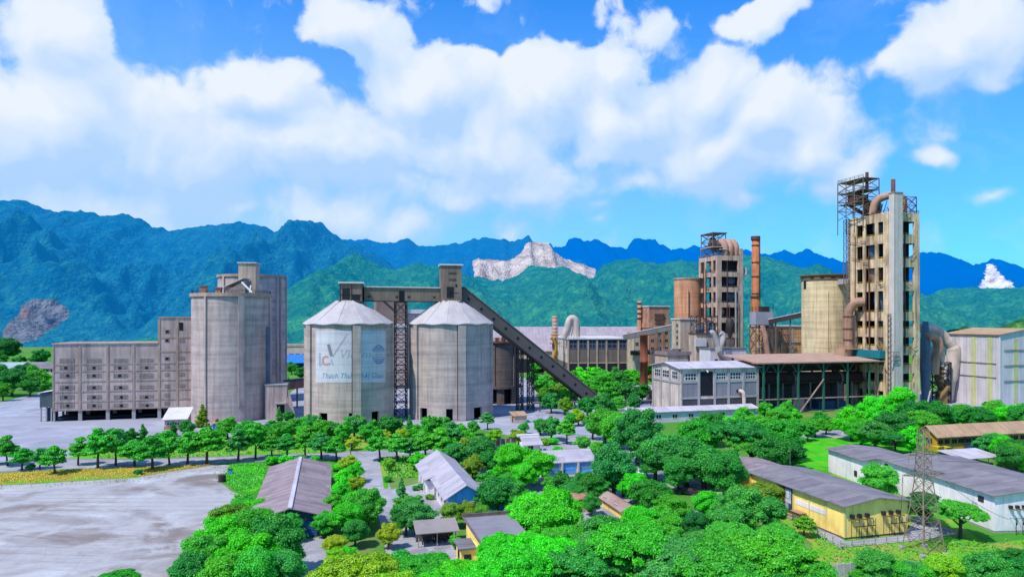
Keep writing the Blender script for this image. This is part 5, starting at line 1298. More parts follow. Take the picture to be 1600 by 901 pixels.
# ------------------------------------------------------------------ bag filter building at the right edge and its ducts
fr = Fr(1562.5, 637); w = fr.U(1650); dv = fr.V(1480); ze = fr.Z(523); zr = ze+2.2
o = framed('filter_building', 'huge pale sheet-clad block with yellowed strips and salmon roof at right edge', 'industrial building', fr)
MB().gable_walls(0, w, 0, dv, 0, ze, zr, 'y').build('wall', clad_blue, o)
MB().gable(0, w, 0, dv, ze+.05, zr+.05, 'y', .7, .3).build('roof', tan_roof, o)
for px in (1521.5, 1546.5): y = fr.V(px); MB().box(-.1, -.003, y-1.1, y+1.1, 0, ze-.8).build('translucent_strip', clad_yel, o)
x = fr.U(1587); MB().box(x-1.1, x+1.1, -.1, -.003, 0, ze-1.5).build('translucent_strip', clad_yel, o)
m = MB()
for py, py2 in ((568,0), (590,0)): z = fr.Z(py); m.box(-.35, -.101, fr.V(1557), dv-.5, z-.12, z+.12)
for py in (546.5, 570.5, 595): z = fr.Z(py); m.box(fr.U(1568), w-.5, -.35, -.101, z-.12, z+.12)
m.build('girts', pack_trim, o)
m = MB(); m.box(-.25, .2, -.25, .2, 0, ze-.5); m.build('corner_trim', white_trim, o)
q = thing('exhaust_ducts', 'thick bent exhaust ducts and blue-grey hoppers between tallest tower and pale block', 'duct', (0,0,0))
Y = 283
big = MB(); big.tube(arc_path([W(1442,513,Y-4), W(1453,512,Y-2), W(1466,517,Y), W(1478,530,Y), W(1487,541,Y), W(1489,554,Y), W(1484,590,Y), W(1478,628,Y)], 6),
    [2.0]*13+[2.05]*6+[2.3]*6+[2.9]*6+[2.9]*6+[2.4]*5+[1.8], 18); big.build('main_duct', duct_mat, q)
m = MB(); m.tube(arc_path([W(1446,527,Y-6), W(1455,524,Y-5), W(1464,532,Y-4), W(1466,545,Y-4), W(1461,560,Y-4), W(1459,584,Y-4)], 6), 1.9, 16); m.build('small_duct', duct_pink, q)
for pts in ([(1456,545),(1470,552),(1471,575)], [(1463,556),(1476,560),(1474,592)]):
    MB().tube(arc_path([W(a,b,Y-3) for a, b in pts], 5), 1.1, 12).build('branch_duct', duct_mat, q)
m = MB(); pz = W(1446,560,Y-5); m.lathe([(0,W(0,502,Y-5).z),(1.0,W(0,502,Y-5).z),(1.8,W(0,530,Y-5).z),(2.0,W(0,575,Y-5).z),(1.4,W(0,620,Y-5).z),(1.4,0)], pz.x, pz.y, 22); m.build('vessel', cyc_mat, q)
m = MB(); pa = W(1463,640,Y); lattice(m, pa.x-4, pa.x+3.5, pa.y-4, pa.y+2, 0, W(0,565,Y).z, 4, .4, .3)
for k in range(4): z = 4+k*4; m.box(pa.x-4.2, pa.x+3.7, pa.y-4.2, pa.y+2.2, z, z+.2)
m.build('steel_frame', steel_dark, q)
m = MB(); cyclone(m, pa.x+.2, pa.y-2, 5, 2.0, 9); m.tube([(pa.x-3,pa.y-5,1),(pa.x+2,pa.y-5,7)], .8, 10); m.box(pa.x-2, pa.x+1.5, pa.y-5, pa.y-2.5, .1, 5); m.build('fan_unit', surf('tan_machine', lin('#b08a58', .6), stain=.5), q)
m = MB(); m.beam(W(1428,607,258), W(1438,640,256), .6); m.beam(W(1454,610,266), W(1447,640,264), .5); m.build('stay_pipe', conc_pale, q)

# low shed in front of the workshop
fr = Fr(986, 662); w = fr.U(1184); ze = fr.Z(645)
o = framed('low_store', 'long low white store with pale lilac roof in front of the workshop', 'store', fr)
MB().gable_walls(0, w, 0, 9, 0, ze, ze+.9, 'x').build('wall', clad_blue, o); MB().gable(0, w, 0, 9, ze+.02, ze+.92, 'x', .6, .2).build('roof', light_roof, o)
for k in range(7): window(o, 3+k*(w-6)/7, 0, 1.3, 2, 1.4, fm=white_trim, gm=gl_d)
# ------------------------------------------------------------------ foreground buildings
fr = Fr(509, 836); x0 = fr.U(396); D = 39.0; ze = fr.Z(804); zr = ze+1.5
o = framed('warehouse', 'big gabled shed with mauve roof beside the concrete yard', 'warehouse', fr)
MB().gable_walls(x0, 0, 0, D, 0, ze, zr).build('wall', blue_dk, o)
MB().gable(x0, 0, 0, D, ze+.05, zr+.05, over=.9, th=.15).build('roof', mauve_roof, o)
m = MB(); xm = x0/2
m.box(xm-.35, xm+.35, -.9, D+.9, zr+.15, zr+.32); m.build('ridge_cap', light_roof, o)
m = MB()
for k in range(1, 7): x = x0*k/7; m.box(x-.12, x+.12, -.1, -.01, 0, ze-.1)
m.build('posts', steel_mid, o)
MB().box(x0*.45, x0*.12, -.14, -.02, .05, ze-.7).build('sliding_door', blue_door, o)

# white house with blue gable
fr = Fr(699.5, 808); w, D = 6.4, 32.0; ze, zr = 3.5, 5.4
o = framed('white_house', 'long house with pale grey hipped gable roof and a blue gable end', 'house', fr)
MB().gable_walls(0, w, 0, D, 0, ze, zr).build('wall', white_w, o)
MB().add([(.05,-.03,ze-.1),(w-.05,-.03,ze-.1),(w/2,-.03,zr-.12)], [(0,1,2)]).build('blue_gable', blue_w, o)
MB().box(.1, w-.1, -.03, -.003, .6, ze-.12).build('blue_front', blue_w, o)
MB().gable(0, w, 0, D, ze+.05, zr+.05, over=.8, th=.15).build('roof', house_roof, o)
wl = 1.3; y0, y1 = D-16, D-2
MB().box(-wl, -.01, y0, y1, 0, ze-.75).build('wing_wall', white_w, o)
MB().add([(-wl-.7,y0-.6,ze-.62),(.3,y0-.6,ze+.25),(.3,y1+.6,ze+.25),(-wl-.7,y1+.6,ze-.62),(-wl-.7,y0-.6,ze-.48),(.3,y0-.6,ze+.39),(.3,y1+.6,ze+.39),(-wl-.7,y1+.6,ze-.48)], [(3,2,1,0),(4,5,6,7),(0,1,5,4),(1,2,6,5),(2,3,7,6),(3,0,4,7)]).build('wing_roof', house_roof, o)
MB().box(w+.01, w+4.2, 2, 12, 0, ze-1.0).build('porch_wall', blue_w, o)
MB().box(w+.85, w+5, 1.2, 12.8, ze-.99, ze-.75).build('porch_roof', slate_roof, o)
for k in range(4): window(o, 0, 2+k*3.4, 1.0, 1.8, 1.5, 'left', fm=white_trim, gm=gl_d)
MB().box(-.09, -.004, y0-2.4, y0-1.2, .05, 2.2).build('door', blue_door, o)
for k in range(3): MB().box(-wl-.5, -wl-.3, y0+2+k*4, y0+2.2+k*4, 0, 2.8).build('verandah_post', white_trim, o)
for k in range(2): window(o, w*.18+k*w*.36, -.03, 1.0, 1.7, 1.5, fm=white_trim, gm=gl_d)

# sky-blue fronted pavilion
fr = Fr(850, 748); w = fr.U(929); ze = fr.Z(723); zr = ze+1.7
o = framed('office_pavilion', 'low pavilion with pale flat roof and sky-blue glazed front', 'office', fr)
MB().box(0, w, 0, 8, 0, ze).build('wall', white_w, o)
MB().gable(0, w, 0, 8, ze+.03, zr, 'x', .45, .18).build('roof', house_roof, o)
for k in range(3):
    xa = .5+k*(w-.5)/3; xb = xa+(w-.5)/3-.7
    wf = MB().box(xa, xb, -.1, -.003, .9, ze-.35).build('window', blue_w, o)
    g = MB(); g.box(xa+.2, xb-.2, -.14, -.101, ze*.5, ze-.5) ; g.build('pane', surf('pale_blue_glass', lin('#8cc4ea', .6), stain=.2, rough=.2, bump=0) if k != 1 else blue_w, wf)
MB().box(w*.36, w*.40, -.13, -.004, .05, 2.4).build('door', dark_open, o)
m = MB()
for k in range(4): x = .1+k*(w-.5)/3; m.box(x, x+.4, -.5, -.11, 0, ze-.1)
m.build('columns', white_trim, o)
MB().box(-.2, w+.2, -1.6, -.02, .01, .3).build('step', conc_pale, o)

# gate hut
fr = Fr(817, 709); w = fr.U(844)
o = framed('gate_hut', 'small gate hut with sloping pale roof between clipped yellow trees', 'hut', fr)
MB().box(0, w, 0, 3.2, 0, 2.6).build('wall', white_w, o)
MB().add([(-.4,-1.6,2.35),(w+.4,-1.6,2.35),(w+.2,2.4,4.0),(-.2,2.4,4.0),(-.4,-1.6,2.5),(w+.4,-1.6,2.5),(w+.2,2.4,4.15),(-.2,2.4,4.15)],
         [(3,2,1,0),(4,5,6,7),(0,1,5,4),(1,2,6,5),(2,3,7,6),(3,0,4,7)]).build('sloping_roof', house_roof, o)
MB().box(-.6, w+.6, 2.41, 4.2, 3.9, 4.4).build('roof_beam', white_trim, o)
m = MB()
for x in (-.3, w+.1): m.box(x, x+.25, -1.5, -1.25, 0, 2.34)
m.build('columns', white_trim, o); MB().box(w*.3, w*.6, -.05, -.003, .8, 2.0).build('window', gl_d, o)
# gate wall
fr = Fr(742, 699); w = fr.U(806)
o = framed('boundary_wall', 'brown panelled gate wall at the paved yard below the plain silo', 'wall', fr)
n = 8; m = MB(); m.box(0, w, .05, .25, 0, 2.0); m.build('panels', brown_w, o)
for k in range(n+1): x = k*w/n; MB().box(x-.2, x+.2, 0, .3, 0, 2.25).build('post', conc_pale, o)
MB().box(-.1, w+.1, .02, .28, 2.01, 2.1).build('top_rail', pack_trim, o)

# red-striped pale roof among trees
fr = Fr(973, 812); w = fr.U(996); D = 18; ze = fr.Z(797)
o = framed('pale_roof_house', 'narrow house with rust-streaked pale pink roof sunk among trees', 'house', fr)
MB().gable_walls(0, w, 0, D, 0, ze, ze+.7).build('wall', yellow_w, o); MB().gable(0, w, 0, D, ze+.03, ze+.75, over=.5, th=.15).build('roof', tin_roof, o)
for k in range(3): window(o, 0, 2+k*5, .9, 1.5, 1.2, 'left', fm=white_trim, gm=gl_d)
fr = Fr(900, 801); w = fr.U(918)
o = framed('small_red_roof_hut', 'tiny hut with faded red roof peeping out behind bright green tree', 'hut', fr)
MB().gable_walls(0, w, 0, 4, 0, 2.5, 3.3, 'x').build('wall', beige_w, o); MB().gable(0, w, 0, 4, 2.53, 3.35, 'x', .4, .12).build('roof', pinkbrick, o); MB().box(.4, 1.1, -.05, -.003, .05, 1.9).build('door', dark_open, o)

# bicycle shelter with motorbikes
fr = Fr(653, 855); w = fr.U(713)
o = framed('bike_shelter', 'open shelter with weathered grey sloping roof, motorbikes parked beneath', 'shelter', fr)
D = 2.8
MB().add([(-.4,-.7,2.15),(w+.4,-.7,2.15),(w+.4,D+.3,3.1),(-.4,D+.3,3.1),(-.4,-.7,2.27),(w+.4,-.7,2.27),(w+.4,D+.3,3.22),(-.4,D+.3,3.22)],
         [(3,2,1,0),(4,5,6,7),(0,1,5,4),(1,2,6,5),(2,3,7,6),(3,0,4,7)]).build('roof', surf('weathered_tin', lin('#a89c96', .8), stain=.5, streak=0), o)
for k in range(3):
    x = k*(w-.2)/2; MB().box(x, x+.14, -.2, -.06, 0, 2.2).build('post', conc_pale, o); MB().box(x, x+.14, D-.3, D-.16, 0, 2.95).build('post', steel_mid, o)
MB().box(0, w, D-.1, D, 0, 1.6).build('rear_wall', brown_w, o)
def motorbike(label, loc, rz, mat):
    q = thing('motorbike', label, 'motorbike', loc, rz, 'motorbikes under the shelter')
    def wheel(y): 
        wv = MB(); n = 16; R_, r_ = .29, .06
        for i in range(n):
            for j in range(6): pass
        ring = [(0, y+math.cos(2*math.pi*i/n)*R_, .31+math.sin(2*math.pi*i/n)*R_) for i in range(n+1)]; wv.tube(ring, r_, 6, caps=False); tw_ = wv.build('wheel', rubber, q)
        h = MB()
        for i in range(5): a = 2*math.pi*i/5; h.beam((0,y,.31),(0,y+math.cos(a)*R_,.31+math.sin(a)*R_),.03)
        h.build('rim', steel_mid, tw_)
    wheel(-.6); wheel(.6)
    MB().tube(arc_path([(0,-.85,.75),(0,-.45,.78),(0,-.1,.55),(0,.25,.5),(0,.42,.85)], 4), [.08]*4+[.13]*4+[.12]*4+[.1]*4+[.07], 8).build('body', mat, q)
    MB().box(-.12, .12, -.75, .0, .76, .84).build('seat', rubber, q)
    m = MB(); m.tube([(0,.6,.31),(0,.42,.95)], .035, 6); m.tube([(-.32,.36,1.0),(0,.42,.98),(.32,.36,1.0)], .025, 6); m.build('handlebar', steel_mid, q)
    return q
cols_ = [(car_white,'white'), (blue_door,'blue'), (ink_red,'red'), (steel_dark,'black'), (steel_mid,'grey'), (yel_paint,'yellow')]
R_ = Matrix.Rotation(fr.ang, 3, 'Z')
for k, (mt, nm) in enumerate(cols_):
    p = R_ @ Vector((.9+k*(w-1.6)/5, 2.0+.3*(k % 2), 0)); motorbike(f'{nm} motorbike parked nose-in under the open bike shelter', (fr.X+p.x, fr.Y+p.y, 0), fr.ang+.1*(k % 3-1), mt)

# yellow flat-roofed building with porch
fr = Fr(757, 899); D = 12.5; w = fr.U(830); zt = 4.0
o = framed('flat_roof_building', 'yellow-walled building with plain grey flat roof behind the bright front canopy', 'building', fr)
MB().box(0, w, 0, D, 0, zt).build('wall', yellow_w, o)
MB().box(-.4, w+.4, -.4, D+.4, zt+.01, zt+.25).build('roof', surf('flat_grey_roof', lin('#a09aa0', .8), lin('#6e6870', .7), stain=.4, streak=0, corr=.5, corr_axis=1), o)
m = MB(); m.box(-.5, w+.5, D+.1, D+.5, zt+.26, zt+.75); m.box(-.6, -.25, -.5, D+.09, zt+.251, zt+.35); m.build('parapet', dark_silo, o)
MB().box(-2.6, -.01, 3, 6.5, 0, 2.7).build('porch_wall', yellow_w, o); MB().box(-2.9, -.41, 2.7, 7.2, 2.71, 2.9).build('porch_roof', slate_roof, o); MB().box(-2.66, -2.604, 4, 5.2, .05, 2.2).build('door', dark_open, o)
MB().box(-2.2, -1.2, 2.9, 2.99, 1.0, 2.0).build('window', gl_d, o)

# yellow hall, right
fr = Fr(1320, 843); w = fr.U(1418); D = 24.0; ze = fr.Z(789.5); zr = ze+.85
YB = fr
o = framed('yellow_hall', 'bright yellow hall with slate roof, wall vents and a painted board', 'hall', fr)
MB().gable_walls(0, w, 0, D, .35, ze, zr).build('wall', yellow_w, o)
MB().box(.06, w-.06, .06, D, 0, .349).build('plinth', brown_w, o)
MB().gable(0, w, 0, D, ze+.03, zr+.05, over=.75, th=.14).build('roof', slate_roof, o)
ext = MB().gable_walls(-.6, w-1.0, D+.01, D+13, 0, ze-.7, zr-.75); eo = ext.build('rear_wing', yellow_w, o); MB().gable(-.6, w-1, D+.77, D+13, ze-.68, zr-.7, over=.74, th=.14).build('roof', mauve_roof, eo)
m = MB()
for k in range(1, 6): y = k*D/6; m.box(-.12, -.003, y-.14, y+.14, .36, ze-.15)
m.box(-.1, .14, -.1, .14, .36, ze-.2); m.build('pilasters', surf('pale_yellow_render', lin('#f3dc90', .9), stain=.2), o)
yv = fr.V
MB().box(-.06, -.002, yv(1292), yv(1243.5), ze*.50, ze*.66).build('white_band', white_w, o)
m = MB()
for k in range(9): x = (k+.5)*w/9; m.box(x-.09, x+.09, -.6, -.01, ze-.05+(.85*(1-abs(2*(k+.5)/9-1))), ze+.05+(.85*(1-abs(2*(k+.5)/9-1))))
m.build('roof_struts', steel_dark, o)
for k, px in enumerate((1330, 1341.5, 1353.5, 1379, 1390.5, 1402)):
    x = fr.U(px); zc = ze*.68+.10*(k >= 3)
    v = MB().box(x-.28, x+.28, -.45, -.003, zc-.28, zc+.28).build('wall_vent', steel_dark, o)
    MB().beam((x-.3,-.2,zc-.28),(x+.5,-1.0,zc-.38),.5,.06).build('hood', steel_rust, v)
for k, (a, b) in enumerate(((1333,1364), (1385,1415))):
    xa, xb = fr.U(a), fr.U(b)-.3; z = ze*.40
    m = MB(); m.box(xa, xb, -.9, -.75, z, z+.09)
    for j in range(4):
        x = xa+.2+j*(xb-xa-.5)/3; m.beam((x,-.8,z),(x,-.8,z+.9),.07); m.beam((x,-.8,z),(x,-.02,z-.2),.07); m.beam((x,-.5,z-.1),(x+.1,-.3,.1),.06)
    m.build('line_bracket', steel_dark, o)
    m = MB()
    for j in range(4):
        x = xa+.2+j*(xb-xa-.5)/3; m.lathe([(.05,z+.35),(.14,z+.4),(.06,z+.5),(.14,z+.55),(.06,z+.65),(.13,z+.7),(.04,z+.85)], x, -.8, 10)
    m.build('insulators', ins_mat, o)
m = MB()
for j in range(7): x = fr.U(1330)+j*(w-1.2)/7; m.box(x-.05, x+.05, -.02, -.004, .35, ze*.55+(j*5 % 3)*.3)
m.build('rust_streaks', surf('dark_drip_stain', lin('#8a7434', .6), stain=.3), o)
# painted board on the long wall
pb_ = thing('painted_board', 'large framed billboard with red, blue and white figures on the yellow wall', 'billboard', (fr.X, fr.Y, 0), fr.ang)
ya, yb = fr.V(1238.5), fr.V(1214.5); z0, z1 = .9, ze-.35
MB().box(-.22, -.125, ya, yb, z0, z1).build('board', surf('dull_blue_paint', lin('#4a5a78', .7), stain=.3), pb_)
def pane(name, a, b, c, d, mat, p=.24): 
    L = yb-ya; hh = z1-z0; MB().box(-p, -.221, yb-L*b, yb-L*a, z0+hh*c, z0+hh*d).build(name, mat, pb_)
pane('red_area', .12, .6, .62, .97, surf('dark_red_paint', lin('#8e2c34', .7), stain=.3)); pane('white_figure', .16, .34, .60, .9, sign_white, .25); pane('blue_area', .6, .97, .5, .95, ink_pale)
pane('white_band', .03, .97, .36, .52, sign_white); pane('lower_figures', .2, .8, .12, .34, ink_pale); pane('dark_panel', .05, .95, .03, .11, steel_dark)
pane('white_figure', .68, .84, .56, .86, sign_white, .25)
# little sheds and fence beside it
fn = thing('chain_fence', 'thin wire fence on concrete posts around the yellow hall', 'fence', (0,0,0))
line = [ground(1206,797), ground(1314,857), ground(1437,845), ground(1500,834)]
wires = MB()
for a, b in zip(line, line[1:]):
    A_, B_ = Vector((*a, 0)), Vector((*b, 0)); n = max(2, int((B_-A_).length/1.9))
    for i in range(n + (b == line[-1])):
        p = A_.lerp(B_, i/n); MB().box(p.x-.06, p.x+.06, p.y-.06, p.y+.06, 0, 1.25).build('post', conc_pale, fn)
    for z in (.4, .8, 1.15): wires.beam(A_+Vector((0,0,z)), B_+Vector((0,0,z)), .03)
wires.build('wires', steel_mid, fn)
q = thing('outdoor_cabinet', 'small brown cabinet against the yellow hall behind a young tree', 'cabinet', (fr.X, fr.Y, 0), fr.ang)
y = fr.V(1254); MB().box(-1.3, -.15, y-1.0, y+1.0, 0, 1.7).build('body', brown_w, q); MB().box(-1.5, -.15, y-1.2, y+1.2, 1.71, 1.82).build('lid', pinkbrick, q)

# white hall, far right
fr = Fr(1554, 832, 5); w = 17.0; D = 29; ze = fr.Z(774); zr = ze+1.0
o = framed('white_hall', 'long white hall with wide slate roof running behind the pylon', 'hall', fr)
MB().gable_walls(0, w, 0, D, .3, ze, zr).build('wall', white_w, o); MB().box(.05, w-.05, .05, D, 0, .299).build('plinth', conc_pale, o)
MB().gable(0, w, 0, D, ze+.03, zr+.05, over=.6, th=.14).build('roof', slate_roof, o)
MB().box(-.08, -.003, 2.2, 3.4, ze*.72, ze*.88).build('wall_vent', steel_dark, o); MB().box(-.08, -.003, D-2.2, D-1.2, ze*.72, ze*.9).build('wall_vent', steel_dark, o)
MB().box(-.03, -.002, 3.6, 4.8, ze*.4, ze*.66).build('grey_patch', clad_blue, o)
for k in range(4):
    x = 2.6+k*1.15; v = MB().box(x-.25, x+.25, -.4, -.003, ze*.66, ze*.66+.45).build('wall_vent', steel_dark, o); MB().beam((x-.1,-.2,ze*.66),(x+.3,-.9,ze*.66-.1),.45,.05).build('hood', steel_rust, v)
    m = MB(); m.box(x-.04, x+.04, -1.3, -1.22, 0, 2.6); m.beam((x,-1.26,2.5),(x,-.02,2.3),.06); m.lathe([(.05,1.6),(.12,1.65),(.05,1.8),(.12,1.9),(.05,2.0)], x, -1.4, 8); m.build('line_post', steel_dark, o)
fr = Fr(1348.5, 757, 6); w = fr.U(1432); D = fr.V(1294.5); ze = fr.Z(719); zr = ze+.7
o = framed('white_annex', 'shorter white hall with grey roof behind the yellow hall', 'hall', fr)
MB().gable_walls(0, w, 0, D, 0, ze, zr).build('wall', white_w, o); MB().gable(0, w, 0, D, ze+.03, zr+.05, over=.6, th=.14).build('roof', slate_roof, o)
MB().box(-.07, -.003, 2, 3, 1.2, 2.4).build('wall_vent', steel_dark, o); MB().box(w*.42, w*.55, -.07, -.003, ze*.3, ze*.8).build('red_door', pinkbrick, o)
fr = Fr(1505, 733); w = fr.U(1567)
o = framed('lean_to_roof', 'low grey corrugated shelter roof between the white hall and yellow workshop', 'shelter', fr)
D = 7; MB().add([(0,0,2.2),(w,0,2.2),(w,D,3.0),(0,D,3.0),(0,0,2.32),(w,0,2.32),(w,D,3.12),(0,D,3.12)], [(3,2,1,0),(4,5,6,7),(0,1,5,4),(1,2,6,5),(2,3,7,6),(3,0,4,7)]).build('roof', light_roof, o)
for k in range(4): x = .2+k*(w-.5)/3; MB().box(x, x+.12, .2, .32, 0, 2.2).build('post', steel_mid, o); MB().box(x, x+.12, D-.4, D-.28, 0, 2.9).build('post', steel_mid, o)
MB().box(.1, w-.1, D-.2, D-.1, 0, 2.7).build('rear_wall', brown_w, o)

# yellow workshop at the back right
fr = Fr(1464, 705); w = fr.U(1640); D = fr.V(1436); ze = fr.Z(680); zr = ze+2.0
o = framed('yellow_workshop', 'ochre workshop with tan roof, a row of dark windows and blue door', 'workshop', fr)
MB().gable_walls(0, w, 0, D, 0, ze, zr, 'x').build('wall', surf('ochre_render', lin('#dda63a', .85), lin('#8a6428', .8), stain=.3, streak=.3), o)
MB().gable(0, w, 0, D, ze+.03, zr+.05, 'x', .8, .18).build('roof', tan_roof, o)
k = 0
for px in (1464.5, 1474.5, 1486, 1496, 1508, 1518, 1529.5, 1540, 1552, 1563, 1573.5, 1582, 1593):
    xa = fr.U(px)+.2; window(o, xa, 0, ze-2.3, 1.7, 1.25, fm=steel_mid, gm=black_in)
MB().box(fr.U(1508), fr.U(1526), -.1, -.003, .05, ze-2.6).build('blue_door', blue_door, o)
MB().box(fr.U(1505.5), fr.U(1508), -.3, -.004, .05, ze-.4).build('door_post', steel_rust, o)
window(o, 0, D*.25, ze-2.4, 2.4, 1.4, 'left', fm=steel_mid, gm=black_in); window(o, 0, D*.62, ze-2.4, 2.4, 1.4, 'left', fm=steel_mid, gm=black_in)
def bin_(label, px, py, wpx):
    fr = Fr(px, py); w = fr.U(px+wpx); q = framed('yellow_skip', label, 'skip', fr)
    m = MB(); v = [(.3,0,.2),(w-.3,0,.2),(w,-.2,1.6),(0,-.2,1.6),(.3,1.8,.2),(w-.3,1.8,.2),(w,2,1.6),(0,2,1.6)]
    m.add(v, [(0,1,2,3),(7,6,5,4),(3,2,6,7),(1,5,6,2),(4,0,3,7),(0,4,5,1)]); m.build('body', yel_paint, q)
    m = MB(); m.box(-.05, w+.05, -.3, -.19, 1.5, 1.65); m.box(.4, .6, -.12, 0, .0, .25); m.box(w-.6, w-.4, -.12, 0, 0, .25); m.build('rim', steel_dark, q)
bin_('yellow skip nearer the left corner of the ochre workshop', 1465.5, 708, 10); bin_('yellow skip beside the blue door of the ochre workshop', 1478, 708.5, 10)

# lattice pylon
fr = Fr(1442, 871, 12); X = fr.U(1478); Ztop = 18.0
o = framed('lattice_pylon', 'narrow rusty lattice power pylon standing on the lawn', 'pylon', fr)
m = MB(); hw = X/2
def corner(ix, iy, z):
    f_ = z/Ztop
    k = 1-.55*min(1, f_/.55) if f_ < .55 else .45-.2*(f_-.55)/.45
    return (hw+(1 if ix else -1)*hw*k, hw+(1 if iy else -1)*hw*k, z)
for ix in (0,1):
    for iy in (0,1):
        for a, b in ((0,.55),(.55,1)): m.beam(corner(ix,iy,a*Ztop), corner(ix,iy,b*Ztop), .13)
m.build('legs', pylon_m, o)
m = MB(); lv = [0, .14, .27, .38, .48, .57, .65, .73, .80, .87, .94, 1]
for i, (a, b) in enumerate(zip(lv, lv[1:])):
    for p, q in (((0,0),(1,0)),((1,0),(1,1)),((1,1),(0,1)),((0,1),(0,0))):
        m.beam(corner(*p,a*Ztop), corner(*q,b*Ztop), .06); m.beam(corner(*q,a*Ztop), corner(*p,b*Ztop), .06); m.beam(corner(*p,b*Ztop), corner(*q,b*Ztop), .06)
m.build('braces', pylon_m, o)
def arm(z, L, name='cross_arm'):
    for sgn in (-1, 1):
        m = MB(); tip = (hw+sgn*L, hw, z+.15)
        for iy in (0,1): c = corner(1 if sgn > 0 else 0, iy, z); m.beam(c, tip, .09); c2 = corner(1 if sgn > 0 else 0, iy, z+.8); m.beam(c2, tip, .07)
        for f_ in (.4, .7): p0 = Vector(corner(1 if sgn > 0 else 0, 0, z)).lerp(Vector(tip), f_); p1 = Vector(corner(1 if sgn > 0 else 0, 1, z)).lerp(Vector(tip), f_); m.beam(p0, p1, .06)
        am = m.build(name, pylon_m, o)
        g = MB(); x = hw+sgn*L; g.lathe([(.03,z+.1)]+[(r_, z-.05-.1*j) for j in range(8) for r_ in ((.11,) if j % 2 else (.05,))]+[(.03,z-.95)], x, hw, 10); g.build('insulator', ins_mat, am)
arm(fr.Z(748), 3.6); arm(fr.Z(716), 2.6)
for (ix, iy) in ((0,0),(1,0),(0,1),(1,1)): c = corner(ix, iy, 0); MB().box(c[0]-.35, c[0]+.35, c[1]-.35, c[1]+.35, 0, .45).build('footing', conc_pale, o)
# sagging lines from the pylon to the halls
def cable(label, a, b, sag):
    a, b = Vector(a), Vector(b); pts = [a.lerp(b, i/14)-Vector((0,0,sag*4*(i/14)*(1-i/14))) for i in range(15)]
    tag(MB().tube(pts, .03, 5).build('power_line', steel_dark), label, 'power line', 'power lines from the pylon')
RP = Matrix.Rotation(fr.ang, 3, 'Z'); wp = lambda x, y, z: tuple(RP @ Vector((x, y, 0)) + Vector((fr.X, fr.Y, z)))
yh = lambda px, z: (YB.X+math.cos(YB.ang)*YB.U(px), YB.Y+math.sin(YB.ang)*YB.U(px)-.85, z)
cable('thin cable from left pylon arm to the yellow hall', wp(hw-3.6, hw, fr.Z(748)-.9), yh(1402, 3.0), .8)
cable('thin cable from right pylon arm to the white hall', wp(hw+3.6, hw, fr.Z(748)-.9), (ground(1566,832)[0], ground(1566,832)[1]-1.4, 2.6), .6)
cable('thin cable from upper right pylon arm out of frame', wp(hw+2.6, hw, fr.Z(716)-.9), (120, 112, 12), .8)

# metal fence at the bottom edge
fr = Fr(1288, 906); w = fr.U(1350)
o = framed('panel_fence', 'pale blue-white panel fence at the bottom edge below the lawn', 'fence', fr)
n = 6; h = fr.Z(883)
for k in range(n):
    x = k*w/n; MB().box(x+.09, x+w/n-.09, .02, .1, .1, h-.1*(k % 2)).build('panel', clad_blue, o)
for k in range(n+1): x = k*w/n; MB().box(x-.08, x+.08, 0, .14, 0, h+.1).build('post', white_trim, o)
fr = Fr(1295, 905); q = framed('gas_cylinder', 'small yellow cylinder standing before the pale panel fence', 'cylinder', fr)
MB().lathe([(0,.0),(.28,.02),(.3,.1),(.3,.9),(.2,1.1),(.08,1.18)], 0, -.6, 16).build('body', yel_paint, q); MB().lathe([(.05,1.15),(.12,1.18),(.12,1.3),(0,1.32)], 0, -.6, 10).build('cap', steel_dark, q)

# cars, bins and yard clutter
def car(label, px, py, rz, mat, group='vehicles on the plant roads'):
    X_, Y_ = ground(px, py); q = thing('parked_car', label, 'car', (X_, Y_, 0), rz, group)
    L, Wd = 4.4, 1.8
    prof = [(-2.2,.35),(-2.2,.8),(-2.05,.95),(-1.2,1.0),(-.75,1.45),(.75,1.48),(1.45,1.0),(2.1,.9),(2.2,.6),(2.2,.35)]
    m = MB(); n = len(prof); vs = []
    for sx in (-1, 1):
        for x, z in prof: k = Wd/2*(1 if z < 1.05 else .82); vs.append((x, sx*k, z))
    m.add(vs, [tuple(range(n))[::-1], tuple(range(n, 2*n))]+[(i, (i+1) % n, n+(i+1) % n, n+i) for i in range(n)]); b = m.build('body', mat, q)
    g = MB(); g.add([(-1.17,-.72,1.02),(-.80,-.68,1.42),(-.80,.68,1.42),(-1.17,.72,1.02)], [(0,1,2,3)]); g.add([(1.43,-.72,1.03),(.80,-.68,1.45),(.80,.68,1.45),(1.43,.72,1.03)], [(3,2,1,0)])
    for v in g.v: pass
    g.v = [(x*1.02, y, z+.012) for x, y, z in g.v]
    for s_ in (-1, 1): y = s_*.775; g.add([(-.95,s_*.86,1.05),(1.2,s_*.86,1.05),(.7,s_*.76,1.42),(-.7,s_*.76,1.42)], [(0,1,2,3)] if s_ < 0 else [(3,2,1,0)])
    g.build('windows', glass, q)
    for x in (-1.35, 1.35):
        for s_ in (-1, 1): wv = MB(); wv.tube([(x,s_*.72,.33),(x,s_*.93,.33)], .33, 16); o_ = wv.build('wheel', rubber, q); MB().tube([(x,s_*.931,.33),(x,s_*.94,.33)], .2, 12).build('rim', steel_mid, o_)
    for s_ in (-1, 1): MB().box(2.19, 2.22, s_*.6-.18, s_*.6+.18, .62, .78).build('headlight', white_trim, q)
car('white car on the tree-shaded road right of the dark rounded tree', 996, 743, rad(-50), car_white)
car('dark car in shade further down the tree-lined road', 1075, 772, rad(-30), steel_dark)
car('silver car glimpsed behind the bright green twin tree', 781, 748, rad(20), steel_mid)
